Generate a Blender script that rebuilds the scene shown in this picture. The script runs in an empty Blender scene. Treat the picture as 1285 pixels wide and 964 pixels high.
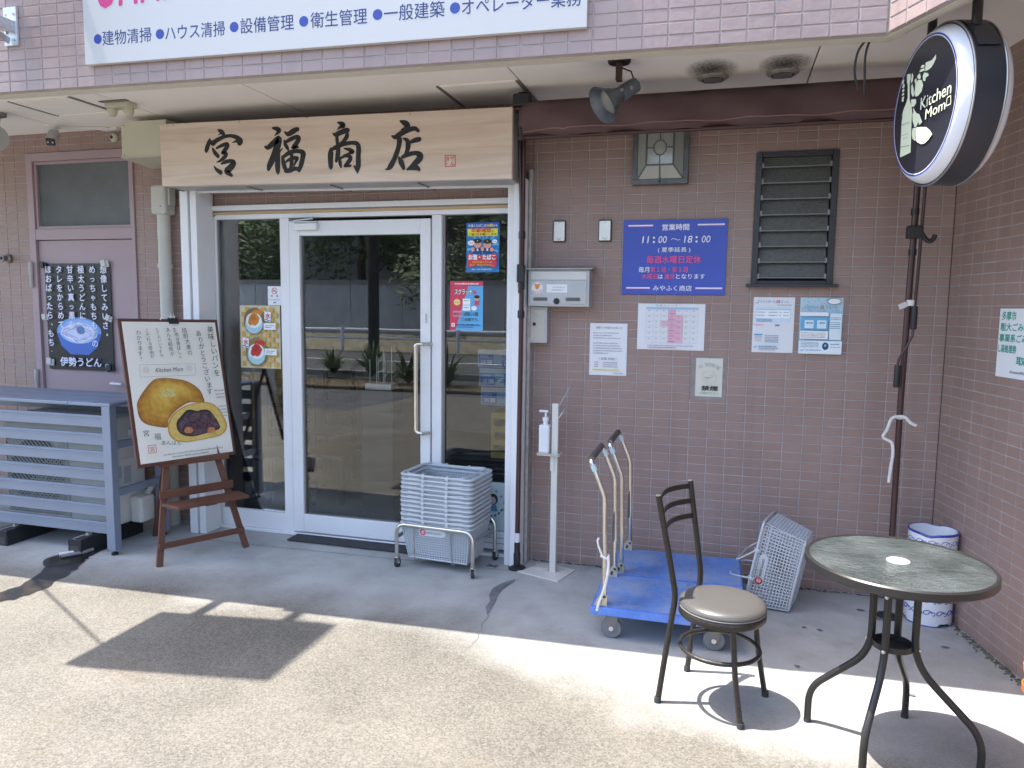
import bpy, math, random
from mathutils import Vector, Matrix
random.seed(7)
PI = math.pi
S = bpy.context.scene
COL = S.collection

# ---------------------------------------------------------------- camera
cd = bpy.data.cameras.new('camera'); cam = bpy.data.objects.new('camera', cd); COL.objects.link(cam)
CR = Vector((.961727, .273729, .012373)); CU = Vector((-.040229, .09639, .99453)); CF = Vector((-.27104, .956965, -.103713))
CP = Vector((.9692, -4.2552, 1.5255))
cam.matrix_world = Matrix(((CR.x, CU.x, -CF.x, CP.x), (CR.y, CU.y, -CF.y, CP.y), (CR.z, CU.z, -CF.z, CP.z), (0, 0, 0, 1)))
cd.sensor_fit = 'HORIZONTAL'; cd.sensor_width = 36; cd.lens = 26.143; cd.clip_end = 2000; cd.clip_start = .05
S.camera = cam

# ---------------------------------------------------------------- light
SUN = Vector((-.345, -.055, 1)).normalized()
w = bpy.data.worlds.new('World'); S.world = w; w.use_nodes = True
wn = w.node_tree.nodes; bgn = wn['Background']
sky = wn.new('ShaderNodeTexSky'); sky.sky_type = 'NISHITA'; sky.sun_disc = False
sky.sun_elevation = math.asin(SUN.z); sky.sun_rotation = math.atan2(SUN.x, SUN.y)
sky.air_density = 1.0; sky.dust_density = 2.0; sky.ozone_density = 1.0
w.node_tree.links.new(sky.outputs[0], bgn.inputs[0]); bgn.inputs[1].default_value = .15
ld = bpy.data.lights.new('sun', 'SUN'); lo = bpy.data.objects.new('sun', ld); COL.objects.link(lo)
ld.energy = 3.1; ld.angle = math.radians(.53); ld.color = (1, .95, .87)
lo.rotation_euler = SUN.to_track_quat('Z', 'Y').to_euler(); lo.location = (-3, -2, 9)
S.view_settings.view_transform = 'Standard'; S.view_settings.look = 'None'; S.view_settings.gamma = 1; S.view_settings.exposure = 2.0
S.cycles.max_bounces = 10; S.cycles.diffuse_bounces = 5; S.cycles.glossy_bounces = 5; S.cycles.transparent_max_bounces = 16

# ---------------------------------------------------------------- materials
MATS = {}
def nt(name):
    m = bpy.data.materials.new(name); m.use_nodes = True
    return m, m.node_tree, m.node_tree.nodes['Principled BSDF']
def mat(name, c, r=.5, metal=0., var=.06, sc=6., bump=0., bsc=60., spec=.5, st=(1, 1, 1), coat=0.):
    """procedural material: base colour with soft noise variation, roughness variation and fine bump"""
    if name in MATS: return MATS[name]
    m, t, b = nt(name); N = t.nodes; L = t.links
    co = N.new('ShaderNodeTexCoord'); mp = N.new('ShaderNodeMapping'); mp.inputs['Scale'].default_value = st
    L.new(co.outputs['Object'], mp.inputs[0])
    n = N.new('ShaderNodeTexNoise'); n.inputs['Scale'].default_value = sc; n.inputs['Detail'].default_value = 6; L.new(mp.outputs[0], n.inputs[0])
    mr = N.new('ShaderNodeMapRange'); mr.inputs[1].default_value = .3; mr.inputs[2].default_value = .7; mr.inputs[3].default_value = 1 - var; mr.inputs[4].default_value = 1 + var
    L.new(n.outputs[0], mr.inputs[0])
    mx = N.new('ShaderNodeVectorMath'); mx.operation = 'SCALE'; mx.inputs[0].default_value = c; L.new(mr.outputs[0], mx.inputs['Scale'])
    L.new(mx.outputs[0], b.inputs['Base Color'])
    b.inputs['Roughness'].default_value = r; b.inputs['Metallic'].default_value = metal; b.inputs['Specular IOR Level'].default_value = spec
    b.inputs['Coat Weight'].default_value = coat
    if bump:
        n2 = N.new('ShaderNodeTexNoise'); n2.inputs['Scale'].default_value = bsc; n2.inputs['Detail'].default_value = 4; L.new(mp.outputs[0], n2.inputs[0])
        bp = N.new('ShaderNodeBump'); bp.inputs['Strength'].default_value = bump; bp.inputs['Distance'].default_value = .01
        L.new(n2.outputs[0], bp.inputs['Height']); L.new(bp.outputs[0], b.inputs['Normal'])
    MATS[name] = m; return m
def dust(m, c=(.4, .42, .44), amt=.5, sc=3.5, lo=.48, hi=.72, sc2=60):
    """worn, dusty overlay mixed into a material's own colour"""
    N = m.node_tree.nodes; L = m.node_tree.links; b = N['Principled BSDF']; src = b.inputs['Base Color'].links[0].from_socket
    co = N.new('ShaderNodeTexCoord'); n = N.new('ShaderNodeTexNoise'); n.inputs['Scale'].default_value = sc; n.inputs['Detail'].default_value = 10; n.inputs['Roughness'].default_value = .68; L.new(co.outputs['Object'], n.inputs[0])
    n2 = N.new('ShaderNodeTexNoise'); n2.inputs['Scale'].default_value = sc2; n2.inputs['Detail'].default_value = 5; L.new(co.outputs['Object'], n2.inputs[0])
    mu = N.new('ShaderNodeMath'); mu.operation = 'MULTIPLY_ADD'; mu.inputs[1].default_value = .35; L.new(n2.outputs[0], mu.inputs[0]); 
    s2 = N.new('ShaderNodeMath'); s2.operation = 'SUBTRACT'; s2.inputs[1].default_value = .175; L.new(n.outputs[0], s2.inputs[0]); L.new(s2.outputs[0], mu.inputs[2])
    r = N.new('ShaderNodeMapRange'); r.inputs[1].default_value = lo; r.inputs[2].default_value = hi; r.inputs[4].default_value = amt; L.new(mu.outputs[0], r.inputs[0])
    x = N.new('ShaderNodeMixRGB'); x.inputs[2].default_value = (*c, 1); L.new(r.outputs[0], x.inputs[0]); L.new(src, x.inputs[1]); L.new(x.outputs[0], b.inputs['Base Color'])
    return m
def ink(c, r=.6):
    return mat('print_%02x%02x%02x' % tuple(int(max(0, min(1, v)) ** .4545 * 255) for v in c), c, r, var=.03)
def sr(h):                                   # hex sRGB -> linear
    v = [int(h[i:i + 2], 16) / 255 for i in (0, 2, 4)]
    return tuple(x / 12.92 if x < .04 else ((x + .055) / 1.055) ** 2.4 for x in v)

def tile_mat(name, c, rough=.42):
    m, t, b = nt(name); N = t.nodes; L = t.links
    oi = N.new('ShaderNodeObjectInfo'); ge = N.new('ShaderNodeNewGeometry')
    ad = N.new('ShaderNodeMath'); ad.operation = 'ADD'; L.new(oi.outputs['Random'], ad.inputs[0]); L.new(ge.outputs['Random Per Island'], ad.inputs[1])
    fr = N.new('ShaderNodeMath'); fr.operation = 'FRACT'; L.new(ad.outputs[0], fr.inputs[0])
    hs = N.new('ShaderNodeHueSaturation'); hs.inputs['Color'].default_value = (*c, 1)
    mr = N.new('ShaderNodeMapRange'); mr.inputs[3].default_value = .965; mr.inputs[4].default_value = 1.035; L.new(fr.outputs[0], mr.inputs[0])
    no = N.new('ShaderNodeTexNoise'); no.inputs['Scale'].default_value = 2.2; no.inputs['Detail'].default_value = 8; L.new(ge.outputs['Position'], no.inputs[0])
    m2 = N.new('ShaderNodeMapRange'); m2.inputs[1].default_value = .3; m2.inputs[2].default_value = .7; m2.inputs[3].default_value = .93; m2.inputs[4].default_value = 1.06; L.new(no.outputs[0], m2.inputs[0])
    mu = N.new('ShaderNodeMath'); mu.operation = 'MULTIPLY'; L.new(mr.outputs[0], mu.inputs[0]); L.new(m2.outputs[0], mu.inputs[1])
    L.new(mu.outputs[0], hs.inputs['Value'])
    # chalky scuffs: thin pale streaks
    mp = N.new('ShaderNodeMapping'); mp.inputs['Scale'].default_value = (3, 3, 22); mp.inputs['Rotation'].default_value = (0, .15, 0); L.new(ge.outputs['Position'], mp.inputs[0])
    n3 = N.new('ShaderNodeTexNoise'); n3.inputs['Scale'].default_value = 1.6; n3.inputs['Detail'].default_value = 5; L.new(mp.outputs[0], n3.inputs[0])
    m3 = N.new('ShaderNodeMapRange'); m3.inputs[1].default_value = .70; m3.inputs[2].default_value = .80; m3.inputs[4].default_value = .35; L.new(n3.outputs[0], m3.inputs[0])
    mx = N.new('ShaderNodeMixRGB'); mx.inputs[2].default_value = (.45, .40, .39, 1); L.new(m3.outputs[0], mx.inputs[0]); L.new(hs.outputs[0], mx.inputs[1])
    # faint vertical water runs and splashed dirt patches
    for scl, lo, hi, am, cc in (((9, 9, .5), .52, .75, .22, (.10, .08, .075)), ((4, 4, 5), .56, .72, .20, (.36, .31, .29))):
        mq = N.new('ShaderNodeMapping'); mq.inputs['Scale'].default_value = scl; L.new(ge.outputs['Position'], mq.inputs[0])
        nq = N.new('ShaderNodeTexNoise'); nq.inputs['Scale'].default_value = 1.3; nq.inputs['Detail'].default_value = 9; nq.inputs['Roughness'].default_value = .65; L.new(mq.outputs[0], nq.inputs[0])
        rq = N.new('ShaderNodeMapRange'); rq.inputs[1].default_value = lo; rq.inputs[2].default_value = hi; rq.inputs[4].default_value = am; L.new(nq.outputs[0], rq.inputs[0])
        mz = N.new('ShaderNodeMixRGB'); mz.inputs[2].default_value = (*cc, 1); L.new(rq.outputs[0], mz.inputs[0]); L.new(mx.outputs[0], mz.inputs[1]); mx = mz
    L.new(mx.outputs[0], b.inputs['Base Color'])
    b.inputs['Roughness'].default_value = rough; b.inputs['Specular IOR Level'].default_value = .45
    n4 = N.new('ShaderNodeTexNoise'); n4.inputs['Scale'].default_value = 45; n4.inputs['Detail'].default_value = 4; L.new(ge.outputs['Position'], n4.inputs[0])
    bp = N.new('ShaderNodeBump'); bp.inputs['Strength'].default_value = .12; bp.inputs['Distance'].default_value = .01; L.new(n4.outputs[0], bp.inputs['Height']); L.new(bp.outputs[0], b.inputs['Normal'])
    return m
M_TILE = tile_mat('brown_tile', (.315, .215, .185)); M_TILE2 = tile_mat('fascia_tile', (.385, .292, .275), .34)
M_GROUT = mat('grout', (.41, .37, .365), .9, var=.15, sc=9)
M_SOFFIT = mat('soffit_paint', (.87, .84, .79), .85, var=.04, sc=1.5, bump=.1, bsc=90)
M_WHITE = mat('white_frame', (.76, .765, .78), .35, var=.03, sc=3)
dust(M_WHITE, (.45, .42, .38), .25, 2.5, .55, .8)
M_CREAM = mat('cream_paint', (.55, .54, .42), .5, var=.04)
M_DARK = mat('dark_bronze', (.035, .035, .04), .4, var=.1)
M_BLACK = mat('black_plastic', (.018, .018, .02), .45, var=.1)
M_CHROME = mat('chrome', (.72, .70, .66), .18, 1., var=.08, sc=14)
M_STEEL = mat('steel', (.55, .55, .54), .35, 1., var=.1, sc=20)
M_BROWNPOLE = mat('brown_pole', (.075, .04, .038), .32, .3, var=.08)
M_PAPER = mat('paper', (.78, .79, .82), .75, var=.02, sc=3)
M_ROPE = mat('white_rope', (.72, .71, .68), .9, var=.12, sc=80, bump=.4, bsc=300)
M_PURPLE = mat('mauve_paint', (.36, .27, .29), .45, var=.05, sc=2, bump=.05)
M_BASKET = mat('basket_plastic', (.50, .53, .56), .45, var=.04)
M_GREY = mat('grey_plastic', (.22, .22, .23), .5)
M_RUBBER = mat('rubber', (.03, .03, .032), .75, var=.15, sc=20)

def glass_mat(name, tint, refl=.11, rough=0.0, bumpy=0., ndl=(1, 1, 1)):
    m, t, b = nt(name); N = t.nodes; L = t.links; N.remove(b)
    tr = N.new('ShaderNodeBsdfTransparent'); tr.inputs[0].default_value = (*tint, 1)
    gl = N.new('ShaderNodeBsdfGlossy'); gl.inputs['Roughness'].default_value = rough; gl.inputs['Color'].default_value = (*ndl, 1)
    fr = N.new('ShaderNodeFresnel'); fr.inputs['IOR'].default_value = (1 + refl ** .5) / (1 - refl ** .5)
    mx = N.new('ShaderNodeMixShader'); L.new(fr.outputs[0], mx.inputs[0]); L.new(tr.outputs[0], mx.inputs[1]); L.new(gl.outputs[0], mx.inputs[2])
    no = N.new('ShaderNodeTexNoise'); no.inputs['Scale'].default_value = 1.2; co = N.new('ShaderNodeTexCoord'); L.new(co.outputs['Object'], no.inputs[0])
    bp = N.new('ShaderNodeBump'); bp.inputs['Strength'].default_value = .015; bp.inputs['Distance'].default_value = .02
    L.new(no.outputs[0], bp.inputs['Height']); L.new(bp.outputs[0], gl.inputs['Normal']); L.new(bp.outputs[0], fr.inputs['Normal'])
    L.new(mx.outputs[0], N['Material Output'].inputs[0]); return m
M_GLASS = glass_mat('door_glass', (.90, .92, .91), .06)

# ---------------------------------------------------------------- mesh helpers
class MB:
    def __init__(s): s.v = []; s.f = []; s.m = []
    def add(s, vs, fs, mi=0):
        o = len(s.v); s.v += [tuple(v) for v in vs]; s.f += [tuple(o + i for i in f) for f in fs]; s.m += [mi] * len(fs); return s
    def bx(s, x0, x1, y0, y1, z0, z1, mi=0):
        return s.add([(x0, y0, z0), (x1, y0, z0), (x1, y1, z0), (x0, y1, z0), (x0, y0, z1), (x1, y0, z1), (x1, y1, z1), (x0, y1, z1)],
                     [(0, 3, 2, 1), (4, 5, 6, 7), (0, 1, 5, 4), (1, 2, 6, 5), (2, 3, 7, 6), (3, 0, 4, 7)], mi)
    def bar(s, p, q, wx, wz, up=(0, 0, 1), mi=0):
        """rectangular bar from p to q: width wx across, wz along up"""
        p = Vector(p); q = Vector(q); d = (q - p).normalized(); u = Vector(up); a = d.cross(u).normalized(); u = a.cross(d).normalized()
        vs = [c + a * (i * wx / 2) + u * (j * wz / 2) for c in (p, q) for i, j in ((-1, -1), (1, -1), (1, 1), (-1, 1))]
        return s.add(vs, [(0, 1, 2, 3), (7, 6, 5, 4), (0, 4, 5, 1), (1, 5, 6, 2), (2, 6, 7, 3), (3, 7, 4, 0)], mi)
    def tube(s, pts, r, seg=8, mi=0, closed=False, flat=1.):
        P = [Vector(p) for p in pts]; n = len(P); R = r if isinstance(r, (list, tuple)) else [r] * n
        o = len(s.v); prev = None
        for i, p in enumerate(P):
            a = P[i - 1] if (i > 0 or closed) else p; b = P[(i + 1) % n] if (i < n - 1 or closed) else p
            d = (b - a).normalized()
            if prev is None:
                t = Vector((0, 0, 1)) if abs(d.z) < .9 else Vector((1, 0, 0)); u = d.cross(t).normalized()
            else: u = (prev - d * prev.dot(d)).normalized()
            prev = u; v = d.cross(u)
            for k in range(seg):
                an = 2 * PI * k / seg; s.v.append(tuple(p + (u * math.cos(an) + v * math.sin(an) * flat) * R[i]))
        m = n if closed else n - 1
        for i in range(m):
            for k in range(seg):
                a = o + i * seg; b = o + ((i + 1) % n) * seg; k2 = (k + 1) % seg
                s.f.append((a + k, a + k2, b + k2, b + k)); s.m.append(mi)
        if not closed:
            s.f.append(tuple(o + k for k in reversed(range(seg)))); s.m.append(mi)
            s.f.append(tuple(o + (n - 1) * seg + k for k in range(seg))); s.m.append(mi)
        return s
    def lathe(s, prof, c=(0, 0, 0), seg=24, mi=0, ax=None):
        """prof: (radius, height) list, revolved about an axis through c (default +z)"""
        c = Vector(c); az = Vector(ax).normalized() if ax else Vector((0, 0, 1)); t = Vector((1, 0, 0)) if abs(az.x) < .9 else Vector((0, 1, 0))
        u = (t - az * t.dot(az)).normalized(); v = az.cross(u); o = len(s.v)
        for r, h in prof:
            for k in range(seg):
                a = 2 * PI * k / seg; s.v.append(tuple(c + (u * math.cos(a) + v * math.sin(a)) * r + az * h))
        for i in range(len(prof) - 1):
            for k in range(seg):
                k2 = (k + 1) % seg; s.f.append((o + i * seg + k, o + i * seg + k2, o + (i + 1) * seg + k2, o + (i + 1) * seg + k)); s.m.append(mi)
        s.f.append(tuple(o + k for k in reversed(range(seg)))); s.m.append(mi)
        s.f.append(tuple(o + (len(prof) - 1) * seg + k for k in range(seg))); s.m.append(mi)
        return s
    def prism(s, pts, y0, y1, mi=0):
        """polygon in x,z extruded in y"""
        n = len(pts); vs = [(x, y0, z) for x, z in pts] + [(x, y1, z) for x, z in pts]
        return s.add(vs, [tuple(range(n)), tuple(reversed(range(n, 2 * n)))] + [(i, i + n, (i + 1) % n + n, (i + 1) % n) for i in range(n)], mi)
    def build(s, name, m, parent=None, smooth=False, bevel=0, kind=None, label=None):
        me = bpy.data.meshes.new(name); me.from_pydata(s.v, [], s.f)
        for x in (m if isinstance(m, (list, tuple)) else [m]): me.materials.append(x)
        if isinstance(m, (list, tuple)):
            for p, i in zip(me.polygons, s.m): p.material_index = i
        if smooth: me.shade_smooth(); me.set_sharp_from_angle(angle=math.radians(38))
        me.validate()
        o = bpy.data.objects.new(name, me); COL.objects.link(o); o.parent = parent
        if bevel:
            b = o.modifiers.new('edge', 'BEVEL'); b.width = bevel; b.segments = 2; b.limit_method = 'ANGLE'; b.angle_limit = math.radians(40)
        if kind: o['kind'] = kind
        if label: o['label'] = label
        return o
def arc(p, c, q, n=6):      # quadratic curve p-c-q
    p, c, q = Vector(p), Vector(c), Vector(q)
    return [p * (1 - t) ** 2 + c * 2 * t * (1 - t) + q * t * t for t in [i / n for i in range(n + 1)]]
def fillet(pts, r, n=4):    # rounded polyline
    P = [Vector(p) for p in pts]; out = [P[0]]
    for i in range(1, len(P) - 1):
        a = (P[i - 1] - P[i]); b = (P[i + 1] - P[i]); k = min(r, a.length * .49, b.length * .49)
        out += arc(P[i] + a.normalized() * k, P[i], P[i] + b.normalized() * k, n)
    return out + [P[-1]]
def tag(o, label, cat, group=None, kind=None):
    if label: o['label'] = label
    if cat: o['category'] = cat
    if group: o['group'] = group
    if kind: o['kind'] = kind
    return o
def thing(name, label, cat, loc=(0, 0, 0), rz=0., group=None, mw=None):
    o = bpy.data.objects.new(name, None); COL.objects.link(o); o.empty_display_size = .1
    if mw is not None: o.matrix_world = mw
    else: o.location = loc; o.rotation_euler = (0, 0, rz)
    return tag(o, label, cat, group)
def struct(o): o['kind'] = 'structure'; return o
def copy_tree(o, parent=None):
    c = o.copy(); COL.objects.link(c); c.parent = parent
    for ch in [x for x in bpy.data.objects if x.parent == o]: copy_tree(ch, c)
    return c

# text as mesh
_tc = bpy.data.curves.new('txt', 'FONT'); _to = bpy.data.objects.new('txt', _tc); COL.objects.link(_to)
def text_mesh(s, off=0., shear=0., sp=1.):
    _tc.body = s; _tc.offset = off; _tc.shear = shear; _tc.size = 1; _tc.space_character = sp; _tc.resolution_u = 3
    dg = bpy.context.evaluated_depsgraph_get(); dg.update()
    me = bpy.data.meshes.new_from_object(_to.evaluated_get(dg)); vs = [v.co.copy() for v in me.vertices]; fs = [tuple(p.vertices) for p in me.polygons]
    bpy.data.meshes.remove(me); return vs, fs
SEP = {'bullet', 'rule', 'flag', 'bowl', 'price_tag', 'hand', 'speech_bubble', 'card', 'logo', 'figure', 'photo', 'uniform', 'face', 'cap', 'badge', 'fruit', 'ice', 'syrup', 'closed_day', 'dot', 'emblem', 'check', 'animal', 'blue_tag', 'wreath_leaf', 'red_field', 'glyph', 'painted_chestnut', 'pencil_flower'}
class Panel:
    """a flat sheet or board standing at its real place; u runs right, v up, seen from its printed side"""
    def __init__(s, name, label, cat, o, W, H, m, ux=(1, 0, 0), uz=(0, 0, 1), th=.001, group=None, parent=None, shape=None, bevel=0, step=.00025):
        ux = Vector(ux).normalized(); uz = Vector(uz).normalized(); n = ux.cross(uz); o = Vector(o)
        s.W, s.H = W, H; s.k = 1; s.step = step; s.parts = {}
        mb = MB()
        if shape: mb.prism(shape, 0, th)
        else: mb.bx(0, W, 0, th, 0, H)
        s.o = mb.build(name, m, None, bevel=bevel)
        M = Matrix(((ux.x, -n.x, uz.x, o.x), (ux.y, -n.y, uz.y, o.y), (ux.z, -n.z, uz.z, o.z), (0, 0, 0, 1)))
        if parent: s.o.parent = parent
        s.o.matrix_local = M
        if cat: tag(s.o, label, cat, group)
    def _p(s, name, m):
        k = (name, m.name, s.k if name in SEP else 0)
        if k not in s.parts: s.parts[k] = (MB(), m)
        return s.parts[k][0]
    def lay(s): s.k += 1; return -s.step * s.k
    def poly(s, name, pts, m):
        y = s.lay(); s._p(name, m).add([(u, y, v) for u, v in pts], [tuple(range(len(pts)))]); return s
    def rect(s, name, u0, v0, u1, v1, m): return s.poly(name, [(u0, v0), (u1, v0), (u1, v1), (u0, v1)], m)
    def ell(s, name, cu, cv, ru, rv, m, n=28, a0=0, a1=2 * PI):
        return s.poly(name, [(cu + ru * math.cos(a0 + (a1 - a0) * i / n), cv + rv * math.sin(a0 + (a1 - a0) * i / n)) for i in range(n)], m)
    def ring(s, name, cu, cv, r, wd, m, n=32, sy=1.):
        y = s.lay(); b = s._p(name, m)
        vs = [(cu + rr * math.cos(2 * PI * i / n), y, cv + sy * rr * math.sin(2 * PI * i / n)) for rr in (r, r + wd) for i in range(n)]
        b.add(vs, [(i, (i + 1) % n, (i + 1) % n + n, i + n) for i in range(n)]); return s
    def line(s, name, pts, wd, m):
        y = s.lay(); b = s._p(name, m)
        for (a, c), (d, e) in zip(pts[:-1], pts[1:]):
            L = math.hypot(d - a, e - c) or 1e-6; nx, nz = -(e - c) / L * wd / 2, (d - a) / L * wd / 2
            b.add([(a + nx, y, c + nz), (a - nx, y, c - nz), (d - nx, y, e - nz), (d + nx, y, e + nz)], [(0, 1, 2, 3)])
        return s
    def text(s, u, v, h, t, m, w=None, off=0., name='lettering', rot=0., shear=0., cu=False, sp=1.):
        bold = max(0, off) * .7; vs, fs = text_mesh(t, 0, shear, sp)
        if not vs: return s
        x0 = min(q.x for q in vs); x1 = max(q.x for q in vs); y0 = min(q.y for q in vs); y1 = max(q.y for q in vs)
        sy = h / max(y1 - y0, 1e-5); sx = w / (x1 - x0) if w else sy; y = s.lay(); b = s._p(name, m); c, sn = math.cos(rot), math.sin(rot)
        ox = (x1 - x0) * sx / 2 if cu else 0
        sh = [(0, 0)] if bold < .001 else [(0, 0), (bold, 0), (-bold, 0), (0, bold), (0, -bold)] + ([(bold * .7, bold * .7), (-bold * .7, -bold * .7), (bold * .7, -bold * .7), (-bold * .7, bold * .7)] if bold > .015 else [])
        for i, (ex, ey) in enumerate(sh):
            out = []
            for q in vs:
                a = (q.x - x0 + ex) * sx - ox; d = (q.y - y0 + ey) * sy; out.append((u + a * c - d * sn, y - i * min(.00002, s.step * .1), v + a * sn + d * c))
            b.add(out, fs)
        return s
    def glyph(s, u, v, ch, t, m, off=0., name='lettering', rot=0.):      # one character in its em square, centred at u, v
        bold = max(0, off) * .7; vs, fs = text_mesh(t, 0); y = s.lay(); b = s._p(name, m); c, sn = math.cos(rot), math.sin(rot)
        if not vs: return s
        x0 = min(q.x for q in vs); x1 = max(q.x for q in vs); cx = .5 if x1 > .55 or x0 > .3 else (x0 + x1) / 2
        for i, (ex, ey) in enumerate([(0, 0)] if bold < .001 else [(0, 0), (bold, 0), (-bold, 0), (0, bold), (0, -bold)]):
            out = []
            for q in vs: a = (q.x - cx + ex) * ch; d = (q.y - .38 + ey) * ch; out.append((u + a * c - d * sn, y - i * .00002, v + a * sn + d * c))
            b.add(out, fs)
        return s
    def vtext(s, u, vtop, ch, t, m, off=0., pitch=None, name='lettering', wob=0., du=0.):
        pitch = pitch or ch * 1.05
        for i, c in enumerate(t):
            small = c in '、。っゃょ'
            k = .55 if small else 1.
            if c in '、。': k = .3
            if c in '…・': s.ell(name, u, vtop - (i + .5) * pitch, ch * .06, ch * .06, m, 8); continue
            if c == 'ー': s.rect(name, u - ch * .05, vtop - (i + .9) * pitch, u + ch * .05, vtop - (i + .1) * pitch, m); continue
            s.glyph(u + du * i + random.uniform(-wob, wob) + (ch * .22 if k == .3 else 0), vtop - (i + .5) * pitch + (ch * .25 if k == .3 else 0), ch * (1.12 if k == 1. else .95), c, m, off=off, name=name, rot=random.uniform(-wob, wob) * 8)
        return s
    def fake(s, u0, v, u1, h, m, name='small_print', gap=.3):
        """a line of print too small to read"""
        u = u0; y = s.lay(); b = s._p(name, m)
        while u < u1 - h * .3:
            L = min(random.uniform(.35, .8) * h, u1 - u); hh = h * random.uniform(.6, 1)
            b.add([(u, y, v), (u + L, y, v), (u + L, y, v + hh), (u, y, v + hh)], [(0, 1, 2, 3)]); u += L + h * gap * random.uniform(.5, 1.3)
        return s
    def done(s):
        for (n, *_), (b, m) in s.parts.items(): b.build(n, m, s.o)
        return s.o

def in_view(p, mrg=1.05):
    d = Vector(p) - CP; z = d.dot(CF)
    return z > .1 and abs(d.dot(CR) / z) < .6885 * mrg and abs(d.dot(CU) / z) < .5165 * mrg

# ---------------------------------------------------------------- tiled walls
TW, TH, TD = .0945, .0445, .008
def tile_geo(mb, x0, x1, z0, z1):
    c = .0018; yb = .004; y1 = 0
    v = [(x0, yb, z0), (x1, yb, z0), (x1, yb, z1), (x0, yb, z1), (x0, y1 + c, z0), (x1, y1 + c, z0), (x1, y1 + c, z1), (x0, y1 + c, z1),
         (x0 + c, y1, z0 + c), (x1 - c, y1, z0 + c), (x1 - c, y1, z1 - c), (x0 + c, y1, z1 - c)]
    f = []
    for a in (0, 4):
        for i in range(4): j = (i + 1) % 4; f.append((a + i, a + j, a + 4 + j, a + 4 + i))
    f.append((8, 9, 10, 11)); mb.add(v, f)
_tm = MB(); tile_geo(_tm, -TW / 2, TW / 2, -TH / 2, TH / 2)
TILE_ME = {}
def tile_wall(root, u0, u1, z0, z1, ua, za, holes, m, depth=.15, limit=300, grout=True):
    """brown 100 x 50 mm tiles on a slab, in the wall's own frame (x along, -y outward)"""
    if m.name not in TILE_ME:
        o = _tm.build('tile', m, None); TILE_ME[m.name] = o.data; bpy.data.objects.remove(o)
    MW = root.matrix_world.copy() if root.matrix_world != Matrix() else Matrix.LocRotScale(root.location, root.rotation_euler, None)
    xs = sorted({u0, u1, *[h[0] for h in holes], *[h[1] for h in holes]}); zs = sorted({z0, z1, *[h[2] for h in holes], *[h[3] for h in holes]})
    xs = [x for x in xs if u0 <= x <= u1]; zs = [z for z in zs if z0 <= z <= z1]
    g = MB()
    for a, b in zip(xs[:-1], xs[1:]):
        for c, d in zip(zs[:-1], zs[1:]):
            if not any(h[0] - 1e-6 <= a and b <= h[1] + 1e-6 and h[2] - 1e-6 <= c and d <= h[3] + 1e-6 for h in holes): g.bx(a, b, .0032, depth, c, d)
    g.build('mortar_bed', M_GROUT, root)
    cells = []
    k = math.floor((u0 - ua) / .1)
    while ua + k * .1 < u1 - .004:
        a0 = max(u0, ua + k * .1 + .00275); a1 = min(u1, ua + (k + 1) * .1 - .00275)
        j = math.floor((z0 - za) / .05)
        while za + j * .05 < z1 - .004:
            b0 = max(z0, za + j * .05 + .00275); b1 = min(z1, za + (j + 1) * .05 - .00275)
            rs = [(a0, a1, b0, b1)]
            for h in holes:
                nr = []
                for r in rs:
                    if r[0] >= h[1] or r[1] <= h[0] or r[2] >= h[3] or r[3] <= h[2]: nr.append(r); continue
                    if r[0] < h[0]: nr.append((r[0], h[0], r[2], r[3]))
                    if r[1] > h[1]: nr.append((h[1], r[1], r[2], r[3]))
                    m0, m1 = max(r[0], h[0]), min(r[1], h[1])
                    if r[2] < h[2]: nr.append((m0, m1, r[2], h[2]))
                    if r[3] > h[3]: nr.append((m0, m1, h[3], r[3]))
                rs = nr
            for r in rs:
                if r[1] - r[0] > .006 and r[3] - r[2] > .006: cells.append(r)
            j += 1
        k += 1
    big = []
    for r in cells:
        c = MW @ Vector(((r[0] + r[1]) / 2, 0, (r[2] + r[3]) / 2))
        if in_view(c, 1.0) and r[3] - r[2] > .03 and r[1] - r[0] > .03: big.append(((c - CP).dot(CF), r))
    big.sort(key=lambda t: t[0]); sel = {t[1] for t in big[:limit]}
    rest = MB()
    for r in cells:
        w_, h_ = r[1] - r[0], r[3] - r[2]
        if r in sel:
            if abs(w_ - .0945) < 1e-4 and abs(h_ - .0445) < 1e-4:
                o = bpy.data.objects.new('tile', TILE_ME[m.name]); COL.objects.link(o); o.parent = root; o.location = ((r[0] + r[1]) / 2, random.uniform(-.0006, .0004), (r[2] + r[3]) / 2)
                o.rotation_euler = (random.uniform(-.006, .006), 0, random.uniform(-.003, .003))
            else:
                t = MB(); tile_geo(t, -w_ / 2, w_ / 2, -h_ / 2, h_ / 2); o = t.build('tile', m, root); o.location = ((r[0] + r[1]) / 2, 0, (r[2] + r[3]) / 2)
        else: tile_geo(rest, *r)
    if rest.v: rest.build('far_tiles', m, root, kind='stuff')

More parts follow.
